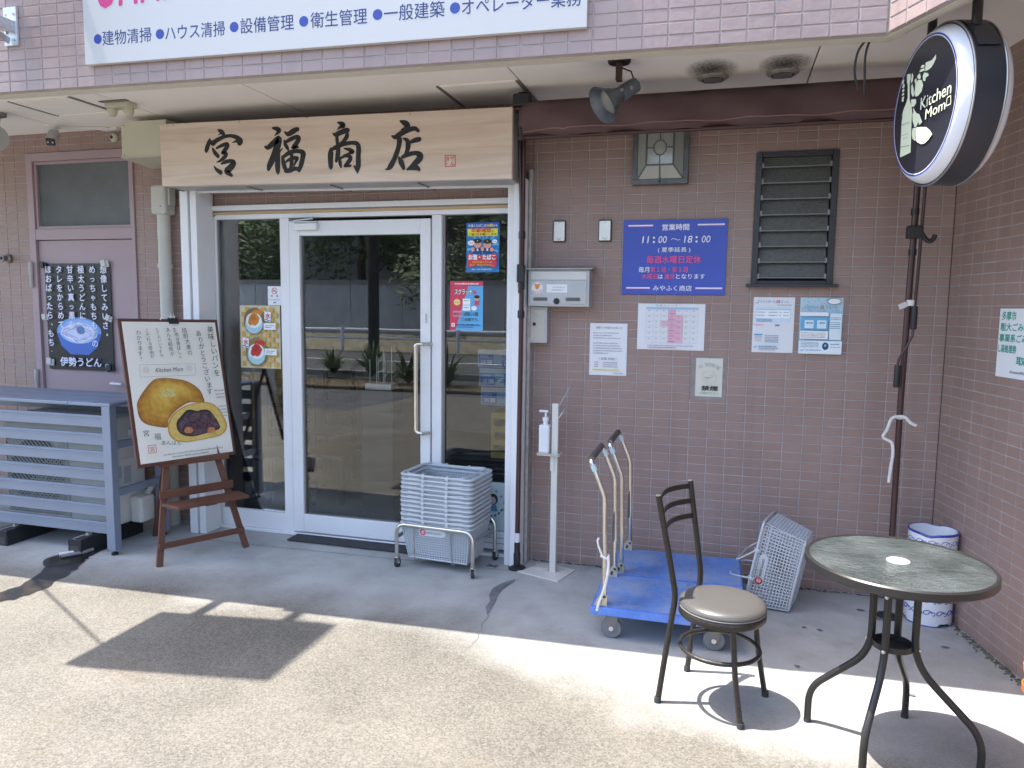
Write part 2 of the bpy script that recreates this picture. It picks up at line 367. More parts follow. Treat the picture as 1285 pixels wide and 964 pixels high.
ART={"call":[[[0.4164,0.3439,0.0046],[0.4368,0.3333,0.0099],[0.4523,0.3172,0.0084],[0.4543,0.3084,0.0046]],[[0.4342,0.3258,0.0046],[0.4131,0.3134,0.0011]],[[0.3556,0.297,0.0031],[0.3518,0.2818,0.0092],[0.3392,0.2554,0.0108],[0.329,0.2288,0.01],[0.3278,0.2219,0.0062]],[[0.3544,0.2894,0.0038],[0.3746,0.2692,0.0115],[0.4005,0.2834,0.01],[0.4518,0.302,0.0084],[0.4978,0.3062,0.0076],[0.5384,0.2959,0.0099],[0.5614,0.2739,0.016],[0.5611,0.2644,0.0137]],[[0.54,0.273,0.0061],[0.5079,0.2661,0.0011]],[[0.3735,0.2385,0.0046],[0.3871,0.2147,0.0092],[0.4104,0.1914,0.0085]],[[0.4014,0.2391,0.005],[0.4364,0.2529,0.0077],[0.4711,0.2601,0.0084],[0.4786,0.2499,0.0092],[0.461,0.2288,0.01],[0.4387,0.2087,0.0069],[0.4603,0.2097,0.0077],[0.4669,0.1979,0.0084],[0.4479,0.1795,0.0092],[0.4196,0.1633,0.0054],[0.3972,0.1572,0.0015]],[[0.3788,0.1359,0.0023],[0.3971,0.1139,0.0077],[0.4244,0.0967,0.0108]],[[0.433,0.1473,0.0046],[0.4609,0.157,0.0085],[0.4978,0.1609,0.0084],[0.5135,0.1499,0.0138],[0.5061,0.133,0.0146],[0.4849,0.1165,0.0146],[0.4661,0.1037,0.0131],[0.4818,0.0896,0.0108],[0.5007,0.0762,0.0069]],[[0.785,0.3364,0.0037],[0.8091,0.3314,0.0089],[0.8298,0.3199,0.0097],[0.8128,0.3032,0.0056],[0.7971,0.2916,0.0011]],[[0.7338,0.2319,0.0053],[0.7537,0.2284,0.0105],[0.794,0.2536,0.0135],[0.8244,0.2739,0.0135],[0.8212,0.2486,0.0157],[0.8039,0.2043,0.0165],[0.7854,0.1675,0.0151],[0.7622,0.1269,0.0136],[0.7528,0.1027,0.0083]],[[0.8127,0.2039,0.015],[0.8156,0.1587,0.0128],[0.8145,0.1136,0.0128],[0.8156,0.0834,0.0091],[0.8154,0.0728,0.003]],[[0.8288,0.1995,0.0052],[0.8495,0.2192,0.0015]],[[0.8655,0.3099,0.0037],[0.8878,0.2969,0.0097],[0.922,0.3115,0.0119],[0.9481,0.3213,0.0089],[0.9524,0.3174,0.0067]],[[0.8622,0.2616,0.0045],[0.8683,0.2389,0.0082],[0.8809,0.2197,0.0075],[0.8885,0.2044,0.0037]],[[0.8663,0.2502,0.0067],[0.9037,0.2671,0.0089],[0.9429,0.2782,0.0089],[0.9566,0.269,0.0104],[0.9445,0.2466,0.0104],[0.9237,0.2252,0.0097],[0.9157,0.2181,0.006],[0.9461,0.2212,0.0059],[0.9526,0.2194,0.0037]],[[0.845,0.1744,0.0037],[0.851,0.1498,0.009],[0.859,0.1157,0.0105],[0.8737,0.0869,0.0083]],[[0.8536,0.1684,0.0067],[0.8802,0.1853,0.009],[0.9196,0.1974,0.0089],[0.9608,0.1968,0.0089],[0.9834,0.1835,0.0126],[0.9794,0.1558,0.0112],[0.9684,0.1189,0.0112],[0.9556,0.0877,0.0075]],[[0.8672,0.089,0.0083],[0.8957,0.0917,0.0105],[0.9263,0.1,0.009],[0.9567,0.0962,0.0082]],[[0.9087,0.1923,0.0067],[0.9089,0.1624,0.009],[0.9064,0.1251,0.009],[0.9001,0.0953,0.009]],[[0.8638,0.1342,0.003],[0.8838,0.1485,0.006],[0.9145,0.1584,0.0082],[0.9471,0.159,0.0067],[0.9359,0.1408,0.006],[0.9233,0.1188,0.0037]],[[1.2068,0.3457,0.0029],[1.2338,0.3351,0.0102],[1.244,0.3237,0.0094],[1.2211,0.3176,0.0058],[1.2042,0.3032,0.0011]],[[1.1767,0.2853,0.0029],[1.1955,0.2788,0.0095],[1.2249,0.2883,0.0109],[1.2624,0.2992,0.0102],[1.2736,0.2986,0.008]],[[1.2017,0.2712,0.0073],[1.2034,0.2456,0.008],[1.2081,0.2198,0.008]],[[1.2663,0.279,0.0087],[1.2641,0.2646,0.0095],[1.2451,0.24,0.0087],[1.224,0.2227,0.0088]],[[1.163,0.2035,0.0051],[1.1617,0.1778,0.0125],[1.1599,0.1374,0.0118],[1.1615,0.1005,0.0096],[1.1626,0.0887,0.0037]],[[1.165,0.1961,0.0059],[1.1987,0.2092,0.0102],[1.2365,0.2222,0.0088],[1.2947,0.2286,0.008],[1.3277,0.2216,0.0094],[1.3377,0.1957,0.0109],[1.3352,0.1522,0.0109],[1.3348,0.1085,0.0117],[1.3304,0.0795,0.0088],[1.3281,0.0606,0.0029]],[[1.3099,0.0985,0.0044],[1.3242,0.0761,0.0058]],[[1.2112,0.2014,0.0088],[1.2065,0.1649,0.011],[1.1969,0.1323,0.0066]],[[1.2467,0.1998,0.0029],[1.2819,0.1909,0.008],[1.3004,0.1774,0.008],[1.2692,0.1696,0.0037],[1.24,0.1635,0.0015]],[[1.2189,0.1461,0.0051],[1.2206,0.1203,0.0081],[1.2266,0.0973,0.0044]],[[1.2231,0.1477,0.0059],[1.2566,0.1573,0.0058],[1.2848,0.1514,0.008],[1.2834,0.1361,0.0095],[1.2644,0.1149,0.0088],[1.2484,0.1009,0.0044],[1.2859,0.1031,0.0051]],[[1.5936,0.3317,0.004],[1.6181,0.3204,0.0112],[1.6359,0.3075,0.0112],[1.6314,0.2938,0.0104],[1.5957,0.2845,0.0012]],[[1.5417,0.2543,0.0032],[1.5642,0.2472,0.0096],[1.5956,0.2637,0.0112],[1.6403,0.2814,0.0104],[1.6802,0.2873,0.0087],[1.7009,0.2735,0.0064]],[[1.5888,0.2319,0.012],[1.5842,0.2,0.0104],[1.5706,0.1604,0.0105],[1.5547,0.1247,0.0105],[1.5319,0.0892,0.0114],[1.5137,0.0757,0.0049],[1.5,0.0749,0.0016]],[[1.6134,0.2368,0.004],[1.6335,0.2258,0.0088],[1.6401,0.2015,0.0112],[1.6356,0.1737,0.0096],[1.6221,0.1461,0.0072]],[[1.6535,0.2149,0.0064],[1.6801,0.2244,0.0096],[1.7066,0.2283,0.0096]],[[1.5862,0.1335,0.0056],[1.5974,0.1109,0.0113],[1.613,0.0772,0.0081]],[[1.6087,0.1386,0.008],[1.64,0.1494,0.0088],[1.6844,0.1555,0.0088],[1.711,0.1424,0.0128],[1.7066,0.1226,0.0136],[1.6844,0.1034,0.012],[1.6621,0.0842,0.0097],[1.6353,0.0691,0.0048]],[[1.6398,0.071,0.0048],[1.6844,0.0773,0.0112],[1.7043,0.0666,0.0072],[1.7043,0.0585,0.0032]]],
"stamp":[[1.8563,0.1363],[1.9193,0.1336],[1.9188,0.0737],[1.8565,0.0748]],
"dots":[[0.0941,0.3903],[0.5614,0.3845],[1.013,0.3814],[1.6515,0.3663]],
"logo":{"bottle":[[-0.1511,0.1602],[-0.1206,0.1533],[-0.1156,0.1335],[-0.1225,0.124],[-0.1222,0.1078],[-0.1143,0.055],[-0.0934,0.0265],[-0.0856,0.0016],[-0.0852,-0.0352],[-0.0753,-0.1501],[-0.1638,-0.1513],[-0.1683,-0.1433],[-0.1735,-0.014],[-0.1666,0.0126],[-0.1764,0.0056],[-0.1639,0.0307],[-0.1403,0.0527],[-0.1321,0.069],[-0.1394,0.1174],[-0.1486,0.1293]],
"carrot":[[0.0003,0.1259],[0.0006,0.1565],[0.0485,0.1501],[0.066,0.1552],[0.0788,0.161],[0.0809,0.1462],[0.0649,0.1321],[0.0476,0.1245],[0.0245,0.1229]],
"leaf1":[[-0.0452,0.1374],[-0.0363,0.1436],[-0.0044,0.1383],[-0.003,0.1291],[-0.0297,0.1328]],
"leaf2":[[-0.0369,0.1483],[-0.0284,0.1568],[-0.0062,0.1507],[-0.0069,0.1421]],
"tomato":[[-0.0717,0.0799],[-0.0699,0.102],[-0.0511,0.1101],[-0.0202,0.101],[-0.0053,0.079],[-0.014,0.0593],[-0.0372,0.0501],[-0.0626,0.0525],[-0.0749,0.0672]],
"shrimp":[[-0.1023,0.0793],[-0.1059,0.1032],[-0.0965,0.1097],[-0.083,0.0876],[-0.0756,0.0583],[-0.0891,0.0597]],
"mush":[[-0.0121,0.1119],[-0.004,0.1228],[0.0311,0.11],[0.0354,0.1],[0.0137,0.0999],[0.0107,0.0876],[-0.0077,0.0952]],
"herb":[[-0.0584,0.1257],[-0.0393,0.1312],[-0.0273,0.1165],[-0.0307,0.1064],[-0.0517,0.1148]],
"pepper":[[-0.098,0.0507],[-0.0823,0.0487],[-0.0559,0.0416],[-0.0507,0.0267],[-0.0675,0.0175],[-0.0887,0.023]],
"small1":[[-0.1029,0.1526],[-0.0904,0.1375],[-0.0926,0.1176],[-0.1073,0.1128],[-0.1054,0.1351]],
"bud":[[-0.0773,0.1177],[-0.0625,0.1202],[-0.058,0.1031],[-0.0699,0.102]],
"leaves":[[-0.0724,0.0165],[-0.0545,-0.0017],[-0.0375,-0.015],[-0.0166,-0.0225],[0.0111,-0.0582],[-0.0104,-0.0643],[-0.0224,-0.0502],[-0.035,-0.0652],[-0.0507,-0.0616],[-0.07,-0.0342],[-0.0756,-0.01],[-0.0685,-0.0027]],
"fish":[[-0.0657,-0.0626],[-0.0145,-0.07],[0.0455,-0.084],[0.0762,-0.102],[0.0972,-0.1198],[0.0715,-0.1337],[0.0444,-0.141],[0.0152,-0.1384],[-0.0216,-0.1225],[-0.0347,-0.1015],[-0.0517,-0.0886]],
"tail":[[-0.0675,-0.0645],[-0.0503,-0.0844],[-0.0278,-0.1143],[-0.0376,-0.1154],[-0.0598,-0.1028],[-0.0675,-0.0851]],
"wheat1":[[-0.1809,0.1081],[-0.1651,0.1107],[-0.155,0.1009],[-0.1741,0.0992]],
"wheat2":[[-0.1787,0.0934],[-0.1605,0.0945],[-0.155,0.0869],[-0.1742,0.0851]],
"wheat3":[[-0.1765,0.0787],[-0.1583,0.0799],[-0.1529,0.0723],[-0.1724,0.0729]],
"wheat4":[[-0.1743,0.064],[-0.1726,0.0744],[-0.1571,0.0721],[-0.1574,0.0595]],
"wheat5":[[-0.1793,0.1194],[-0.1627,0.131],[-0.1553,0.1173],[-0.1652,0.1117]],
"wheat6":[[-0.1808,0.1292],[-0.1808,0.1433],[-0.1649,0.1457],[-0.1642,0.1338]]},"txt":[[-0.0034,-0.0124],[0.2203,-0.0018],[-0.0079,0.031],[0.2154,0.0322],[0.0415,-0.0567],[0.1871,-0.0608],[0.0361,-0.0203],[0.1821,-0.0263],[0.1937,-0.048],[0.2254,-0.0489],[0.2213,-0.0205],[0.1966,-0.022]],
"lines":[[-0.1713,-0.0287],[-0.0906,-0.0339],[-0.1663,-0.1128],[-0.0794,-0.123],[-0.1573,-0.0707],[-0.095,-0.0743],[-0.1411,-0.0851],[-0.0948,-0.0892]],
"board":{"o":[-2.21,-0.832,0.581],
"ux":[0.35998,0.93276,-0.0192],
"uz":[-0.20603,0.09955,0.97347]},"bread":{"bun":[[0.0415,0.3511],[0.0512,0.3859],[0.0942,0.4441],[0.1586,0.5023],[0.223,0.5115],[0.3077,0.4997],[0.3715,0.4802],[0.4327,0.4333],[0.454,0.3828],[0.4518,0.3447],[0.3644,0.3536],[0.2938,0.3251],[0.2398,0.2876],[0.2097,0.2486],[0.2031,0.2159],[0.1516,0.2233],[0.0827,0.2457],[0.0477,0.2847]],
"glow":[[0.1954,0.4272],[0.2133,0.4417],[0.2564,0.4443],[0.2842,0.4266],[0.2773,0.4006],[0.2385,0.3928],[0.2023,0.4006]],
"cut":[[0.2062,0.2229],[0.233,0.2777],[0.2869,0.3151],[0.3397,0.3373],[0.4087,0.348],[0.4886,0.3419],[0.5421,0.3045],[0.57,0.2521],[0.5863,0.2005],[0.5736,0.1574],[0.5274,0.1293],[0.4556,0.1211],[0.3634,0.1158],[0.2967,0.1152],[0.2394,0.1326],[0.2073,0.1707]],
"hollow":[[0.2579,0.2102],[0.2666,0.2483],[0.2979,0.277],[0.3329,0.3058],[0.3634,0.3086],[0.4012,0.2967],[0.4363,0.3024],[0.4813,0.2931],[0.5104,0.2521],[0.533,0.2058],[0.5316,0.1729],[0.4612,0.1586],[0.3677,0.1452],[0.3129,0.1514],[0.2723,0.1739]],
"bean":[[0.2724,0.1897],[0.2704,0.2215],[0.3065,0.2603],[0.3438,0.2889],[0.3996,0.2861],[0.4572,0.2875],[0.5004,0.264],[0.5171,0.2184],[0.5294,0.182],[0.462,0.1639],[0.3687,0.1515],[0.314,0.1587]],
"chest1":[[0.296,0.1872],[0.3091,0.2017],[0.3314,0.2026],[0.3496,0.19],[0.3468,0.1711],[0.3205,0.1654],[0.2995,0.173]],
"chest2":[[0.4423,0.1715],[0.4561,0.1863],[0.4793,0.1861],[0.494,0.1747],[0.4891,0.1577],[0.4629,0.154],[0.4438,0.1583]],
"box":[[0.0809,0.5936],[0.4234,0.5886],[0.4165,0.518],[0.0772,0.5209]],
"stamp":[[0.0576,0.1197],[0.1058,0.1157],[0.1024,0.0754],[0.055,0.0776]]},"cols":[["美味しいパンを",[[0.5544,0.8223],[0.5594,0.4978]]],["ありがとうございます",[[0.4741,0.7942],[0.4951,0.3853]]],["焙煎大麦の",[[0.3831,0.8106],[0.394,0.6363]]],["生地は香ばしく",[[0.321,0.8104],[0.3298,0.6166]]],["あんも相性が",[[0.2731,0.8103],[0.2777,0.6342]]],["とてもいいですね",[[0.2091,0.8101],[0.213,0.6308]]],["こだわる理由が",[[0.1479,0.8047],[0.1542,0.6221]]],["わかります！",[[0.0934,0.7943],[0.0859,0.6088]]]],
"bl":[[0.0419,0.2044],[0.0873,0.2045],[0.1171,0.1603],[0.2567,0.1022],[0.1577,0.5335],[0.3364,0.5465],[0.2583,0.0758],[0.5552,0.0765],[0.1409,0.0703],[0.2364,0.0734],[0.5367,0.4268],[0.5828,0.2565]]}

# ================================================================ SETTING
SA = .1966; XC = 2.058                                   # side wall splay, corner
SZ = 2.69; FB = 2.556                                    # soffit and beam underside heights
def ground_mat():
    m, t, b = nt('concrete_ground'); N = t.nodes; L = t.links
    ge = N.new('ShaderNodeNewGeometry'); P_ = ge.outputs['Position']
    def noise(sc, det=8, rough=.6, vec=P_):
        n = N.new('ShaderNodeTexNoise'); n.inputs['Scale'].default_value = sc; n.inputs['Detail'].default_value = det; n.inputs['Roughness'].default_value = rough; L.new(vec, n.inputs[0]); return n.outputs[0]
    def rng(x, a, b_, c, d):
        r = N.new('ShaderNodeMapRange'); r.inputs[1].default_value = a; r.inputs[2].default_value = b_; r.inputs[3].default_value = c; r.inputs[4].default_value = d; L.new(x, r.inputs[0]); return r.outputs[0]
    def math_(op, x, y):
        q = N.new('ShaderNodeMath'); q.operation = op
        for i, z in enumerate((x, y)):
            if isinstance(z, (int, float)): q.inputs[i].default_value = z
            else: L.new(z, q.inputs[i])
        return q.outputs[0]
    def mix(f, a, b_, bt='MIX'):
        q = N.new('ShaderNodeMixRGB'); q.blend_type = bt
        for i, z in enumerate((f, a, b_)):
            if isinstance(z, (int, float)): q.inputs[i].default_value = z
            elif isinstance(z, tuple): q.inputs[i].default_value = (*z, 1)
            else: L.new(z, q.inputs[i])
        return q.outputs[0]
    # smooth trowelled apron near the building, worn aggregate further out
    sp = N.new('ShaderNodeSeparateXYZ'); L.new(P_, sp.inputs[0])
    yy = math_('ADD', sp.outputs[1], math_('MULTIPLY', math_('SUBTRACT', noise(1.6), .5), .7))
    yy = math_('ADD', yy, rng(sp.outputs[0], -.6, 1.1, 0, .5))
    agg = rng(yy, -.70, -1.2, .06, 1)
    v = N.new('ShaderNodeTexVoronoi'); v.inputs['Scale'].default_value = 150; L.new(P_, v.inputs[0])
    vs = N.new('ShaderNodeSeparateColor'); L.new(v.outputs['Color'], vs.inputs[0])
    stone = mix(vs.outputs[0], (.055, .052, .045), (.265, .24, .205))
    fine = noise(160, 3, .7)
    patch = noise(1.7, 10, .62); patch2 = noise(5.5, 8, .6)
    rough_c = mix(.42, mix(rng(patch, .35, .65, 0, 1), (.095, .089, .074), (.17, .158, .133)), stone)
    smooth_c = mix(rng(patch, .3, .7, 0, 1), (.315, .32, .315), (.49, .495, .48))
    smooth_c = mix(rng(patch2, .5, .72, 0, .5), smooth_c, (.27, .265, .25)); smooth_c = mix(rng(noise(2.6, 9, .7), .58, .7, 0, .4), smooth_c, (.30, .26, .21)); smooth_c = mix(rng(noise(38, 4, .6), .62, .70, 0, .45), smooth_c, (.2, .2, .2))
    c = mix(agg, smooth_c, rough_c)
    c = mix(1, c, mix(rng(fine, .3, .7, 0, 1), (.86, .86, .86), (1.12, 1.12, 1.12)), 'MULTIPLY')
    # brownish damp patches of old stain
    c = mix(math_('MULTIPLY', rng(noise(.9, 6), .56, .68, 0, .5), agg), c, (.13, .10, .06))
    L.new(c, b.inputs['Base Color']); b.inputs['Roughness'].default_value = .8; b.inputs['Specular IOR Level'].default_value = .35
    bp = N.new('ShaderNodeBump'); bp.inputs['Strength'].default_value = .45; bp.inputs['Distance'].default_value = .004
    h = math_('ADD', math_('MULTIPLY', math_('MULTIPLY', vs.outputs[1], agg), .8), math_('MULTIPLY', fine, .5)); L.new(h, bp.inputs['Height']); L.new(bp.outputs[0], b.inputs['Normal'])
    return m
M_GROUND = ground_mat()
o = MB().add([(-40, -5.0, 0), (-4.25, -5.35, 0), (-3.9, -7.4, 0), (14, -7.3, 0), (14, .6, 0), (-40, .6, 0)], [(0, 1, 2, 3, 4, 5)]).build('concrete_forecourt', M_GROUND); struct(o)
M_ASPH = mat('asphalt', (.085, .085, .088), .9, var=.25, sc=3, bump=.5, bsc=140)
struct(MB().add([(-60, -60, -.02), (60, -60, -.02), (60, 2, -.02), (-60, 2, -.02)], [(0, 1, 2, 3)]).build('asphalt_road', M_ASPH))
struct(MB().bx(-40, 14, -8.9, -7.9, -.02, .05).build('verge_soil', mat('dry_soil', (.15, .11, .07), .95, var=.4, sc=9, bump=.8, bsc=40), bevel=.02))
struct(MB().bx(-40, 14, -10.4, -10.2, -.02, .1).build('kerb', mat('kerb_concrete', (.24, .24, .23), .9, var=.15, sc=5)))
struct(MB().bx(-40, 14, -14.6, -14.45, -.012, -.008).build('road_edge_line', mat('road_paint', (.75, .75, .73), .7, var=.1, sc=8)))
struct(MB().add([(-40, -20, .5), (14, -20, .5), (14, -18, 0), (-40, -18, 0), (-40, -20, -.1), (14, -20, -.1)], [(0, 1, 2, 3), (0, 4, 5, 1)]).build('bank_terrain', mat('dry_grass_bank', (.22, .195, .14), .95, var=.4, sc=4, bump=.8, bsc=30)))

# things that live across the street (seen mirrored in the shop glass)
tw = thing('retaining_wall', 'long grey panelled wall across the street mirrored in the shop glass', 'wall', (-13, -20.2, .5))
for i in range(27): MB().bx(-27 + i * 2, -25.02 + i * 2, -.1, .1, 0, 1.75).build('panel', mat('grey_panel', (.42, .44, .47), .7, var=.12, sc=2), tw)
MB().bx(-27, 27, -.14, .14, 1.75, 1.9).build('coping', mat('kerb_concrete', (.3,) * 3), tw)
g = thing('guard_rail', 'white metal guard rail along the far side of the road', 'guard rail', (-13, -17.6, 0))
for i in range(14): MB().tube([(-26 + 4 * i, 0, 0), (-26 + 4 * i, 0, .85)], .06, 8).build('post', M_WHITE, g, True)
for z in (.45, .72): MB().tube([(-26, -.06, z), (26, -.06, z)], .04, 8).build('rail', M_WHITE, g, True)
up = thing('utility_pole', 'dark round utility pole standing in the verge across the forecourt', 'pole', (-6.4, -10.6, 0))
MB().lathe([(.125, 0), (.12, 3), (.105, 8)], seg=16).build('shaft', mat('pole_dark', (.03, .03, .032), .8), up, True)
MB().tube([(-.9, 0, 7.2), (.9, 0, 7.2)], .05, 6).build('crossarm', M_STEEL, up)
def leafy(root, name, n, rx, ry, rz, cz, size, m, clumps=9):
    mb = MB(); cs = [(random.uniform(-.7, .7) * rx, random.uniform(-.7, .7) * ry, cz + random.uniform(-.75, .75) * rz, random.uniform(.3, .55)) for _ in range(clumps)]
    for i in range(n):
        cx, cy, c_z, k = random.choice(cs); a, b_ = random.uniform(0, 2 * PI), math.acos(random.uniform(-1, 1)); r = random.uniform(.55, 1) * k
        p = Vector((cx + rx * r * math.sin(b_) * math.cos(a), cy + ry * r * math.sin(b_) * math.sin(a), c_z + rz * r * math.cos(b_)))
        u = Vector((random.gauss(0, 1), random.gauss(0, 1), random.gauss(0, .6))).normalized(); v = u.orthogonal().normalized(); s_ = size * random.uniform(.6, 1.3)
        mb.add([p - u * s_, p + v * s_ * .45, p + u * s_, p - v * s_ * .45], [(0, 1, 2, 3)])
    return mb.build(name, m, root, kind='stuff')
M_LEAF = mat('leaf', (.085, .13, .06), .6, var=.5, sc=1.5); M_LEAF2 = mat('leaf_light', (.13, .17, .08), .6, var=.4, sc=2); M_BARK = mat('bark', (.06, .045, .035), .9, var=.3)
for i, (x, y, h_, r_, lab) in enumerate([(-24, -24, 8, 3.4, 'broad dark tree behind the far wall, leftmost in the shop glass'), (-18.5, -23, 6.8, 2.8, 'low dark tree behind the far wall, second in the shop glass'),
        (-13.5, -24, 8.5, 3.3, 'tall dark tree behind the far wall beyond the utility pole'), (-8.5, -23, 7, 2.9, 'rounded dark tree behind the far wall, mirrored in the door'),
        (-4, -24.5, 8, 3.2, 'dense dark tree behind the far wall, mirrored in the right window'), (1.5, -23, 7, 3, 'dark tree behind the far wall, straight across from the shop'), (7, -24, 7.5, 3, 'dark tree behind the far wall, rightmost across the street')]):
    t = thing('roadside_tree', lab, 'tree', (x, y, 0), random.uniform(0, 6), 'trees across the street')
    MB().tube([(0, 0, 0), (.1, .05, h_ * .35), (-.1, .1, h_ * .7)], [.22, .17, .08], 8).build('trunk', M_BARK, t, True)
    leafy(t, 'crown', 6500, r_, r_, h_ * .42, h_ * .56, .13, (M_LEAF, M_LEAF2)[i % 2], 12)
struct(MB().bx(XC + .004, XC + .4, .003, .5, 0, SZ + .3).build('corner_leak_block', M_GROUT))  # filler block added behind the wall corner to stop light leaking through
t = thing('apartment_house', 'grey two storey house behind the trees across the street', 'building', (-15, -31, 0))
MB().bx(-7, 7, -4, 4, 0, 7).build('wall', mat('render_grey', (.32, .32, .34), .8), t)
MB().add([(-7.6, 4.6, 7), (7.6, 4.6, 7), (7.6, -4.6, 7), (-7.6, -4.6, 7), (-6, 0, 9), (6, 0, 9)], [(0, 1, 5, 4), (2, 3, 4, 5), (1, 2, 5), (3, 0, 4), (3, 2, 1, 0)]).build('roof', mat('slate', (.07, .07, .08), .7), t)
for x in (-5, -1.7, 1.7, 5):
    for z in (1.2, 4.4): MB().bx(x - .9, x + .9, 4, 4.05, z, z + 1.3).build('window', mat('far_pane', (.05, .06, .07), .1), t)
def blade_plant(x, y, lab, n=46, L=.75, m=None, z=.05):
    t = thing('strap_leaf_plant', lab, 'plant', (x, y, z), 0, 'plants in the verge')
    mb = MB()
    for i in range(n):
        a = random.uniform(0, 2 * PI); l = L * random.uniform(.6, 1.1); w_ = .022; tl = random.uniform(.25, .95)
        pts = [Vector((math.cos(a) * l * tl * s_, math.sin(a) * l * tl * s_, l * (s_ * 1.1 - s_ * s_ * tl))) for s_ in (0, .25, .5, .75, 1)]
        sd = Vector((-math.sin(a), math.cos(a), 0)); vs = []
        for k, p in enumerate(pts): ww = w_ * (1, 1.1, 1, .7, .1)[k]; vs += [p - sd * ww, p + sd * ww]
        mb.add(vs, [(2 * k, 2 * k + 1, 2 * k + 3, 2 * k + 2) for k in range(4)])
    mb.build('leaves', m or mat('strap_leaf', (.10, .14, .05), .5, var=.4, sc=3), t, kind='stuff')
for x, y, lab in [(-7.0, -9.9, 'clump of strap leaves left of the utility pole'), (-6.0, -9.7, 'pale clump of strap leaves right of the utility pole'), (-4.7, -8.6, 'dark strap leaf clump mirrored beside the door handle'), (-3.9, -8.5, 'strap leaf clump mirrored in the right window'), (-2.6, -8.4, 'strap leaf clump at the near end of the verge'), (-9, -8.4, 'strap leaf clump at the far end of the verge')]:
    blade_plant(x, y, lab, n=80, L=random.uniform(.7, 1.05))
mb = MB()
for i in range(2600):
    x, y = random.uniform(-14, 2), random.uniform(-8.95, -7.8); h_ = random.uniform(.04, .22); a = random.uniform(0, 6.3)
    mb.add([(x, y, .03), (x + .012 * math.cos(a), y + .012 * math.sin(a), .03), (x + .05 * math.cos(a * 3), y + .05 * math.sin(a * 3), .05 + h_)], [(0, 1, 2)])
o = mb.build('dry_grass', mat('dry_grass', (.26, .22, .10), .8, var=.4, sc=3)); tag(o, 'dry weeds growing in the verge across the forecourt', 'grass', kind='stuff')

# ---------------- walls
wl = thing('tiled_wall', 'brown tiled wall right of the shop door, carrying the blue opening hours board', 'wall')
tile_wall(wl, -.125, XC, 0, SZ + .3, 0, 2.154, [(1.1, 1.508, 1.654, 2.354)], M_TILE, .16)
# wall left of the shopfront with the doorway of the mauve door, and the strip over the glass doors
wm = thing('tiled_wall', 'brown tiled wall round the mauve steel door', 'wall')
tile_wall(wm, -5.2, -2.392, 0, SZ + .3, -.042, 2.154, [(-3.835, -2.915, 0, 2.56)], M_TILE, .16, 260)
ws = thing('tiled_wall', 'narrow strip of brown tiles under the wooden signboard, above the glass doors', 'wall')
tile_wall(ws, -2.39, -.127, 2.157, 2.9, 0, 2.205, [], M_TILE, .12, 60)
wr = thing('tiled_wall', 'splayed brown tiled side wall on the right, behind the glass table', 'wall', (XC, 0, 0), math.atan2(-math.cos(SA), math.sin(SA)))
tile_wall(wr, .002, 3.4, 0, SZ + .3, .002, 2.154, [], M_TILE, .16)
# fascia beam: tiled face above the canopy edge
FA = math.atan(.04)
FO = (1.508, -1.10, 0)
fb = thing('canopy_fascia', 'mauve brown tiled fascia across the top, carrying the white cleaning company sign', 'wall', FO, FA)
tile_wall(fb, -7.4, 0, FB, 6.2, .001, 2.552, [], M_TILE2, .07, 300)
RA = math.atan2(-.23, .115)
fr_ = thing('canopy_fascia', 'pinkish sunlit tiled fascia running forward above the round shop sign', 'wall', FO, RA)
tile_wall(fr_, .012, 3.4, FB, 6.2, .001, 2.552, [], M_TILE2, .07, 120)
# masonry above, so that no daylight leaks behind the fascia
M_CONC = mat('painted_concrete', (.60, .56, .48), .85, var=.06, sc=2)
rx, ry = math.cos(RA), math.sin(RA)
def off(p, d, ang): return (p[0] - math.sin(ang) * d, p[1] + math.cos(ang) * d)
L0 = (FO[0] - 7.4 * math.cos(FA), FO[1] - 7.4 * math.sin(FA)); R1 = (FO[0] + 3.4 * rx, FO[1] + 3.4 * ry)
# beam underside strip (follows both fascia faces) with its inner drop to the soffit
def strip(d0, d1, z0, z1, nm, m, kind='structure'):
    a = [off(L0, d0, FA), (FO[0] + (-d0) * .35 * 0, FO[1] + d0), off(R1, d0, RA)]
    k0 = (FO[0] + .0 + d0 * .27, FO[1] + d0 * 1.0); k1 = (FO[0] + d1 * .27, FO[1] + d1 * 1.0)
    A = [off(L0, d0, FA), k0, off(R1, d0, RA)]; B = [off(L0, d1, FA), k1, off(R1, d1, RA)]
    mb = MB(); vs = [(x, y, z0) for x, y in A] + [(x, y, z0) for x, y in B] + [(x, y, z1) for x, y in A] + [(x, y, z1) for x, y in B]
    mb.add(vs, [(0, 3, 4, 1), (1, 4, 5, 2), (6, 7, 10, 9), (7, 8, 11, 10), (0, 1, 7, 6), (1, 2, 8, 7), (3, 9, 10, 4), (4, 10, 11, 5), (0, 6, 9, 3), (2, 5, 11, 8)])
    return struct(mb.build(nm, m))
strip(.012, .12, FB + .004, SZ + .1, 'canopy_edge_beam', M_CONC)
strip(.035, .075, FB - .006, FB + .003, 'canopy_drip_edge', M_CONC)
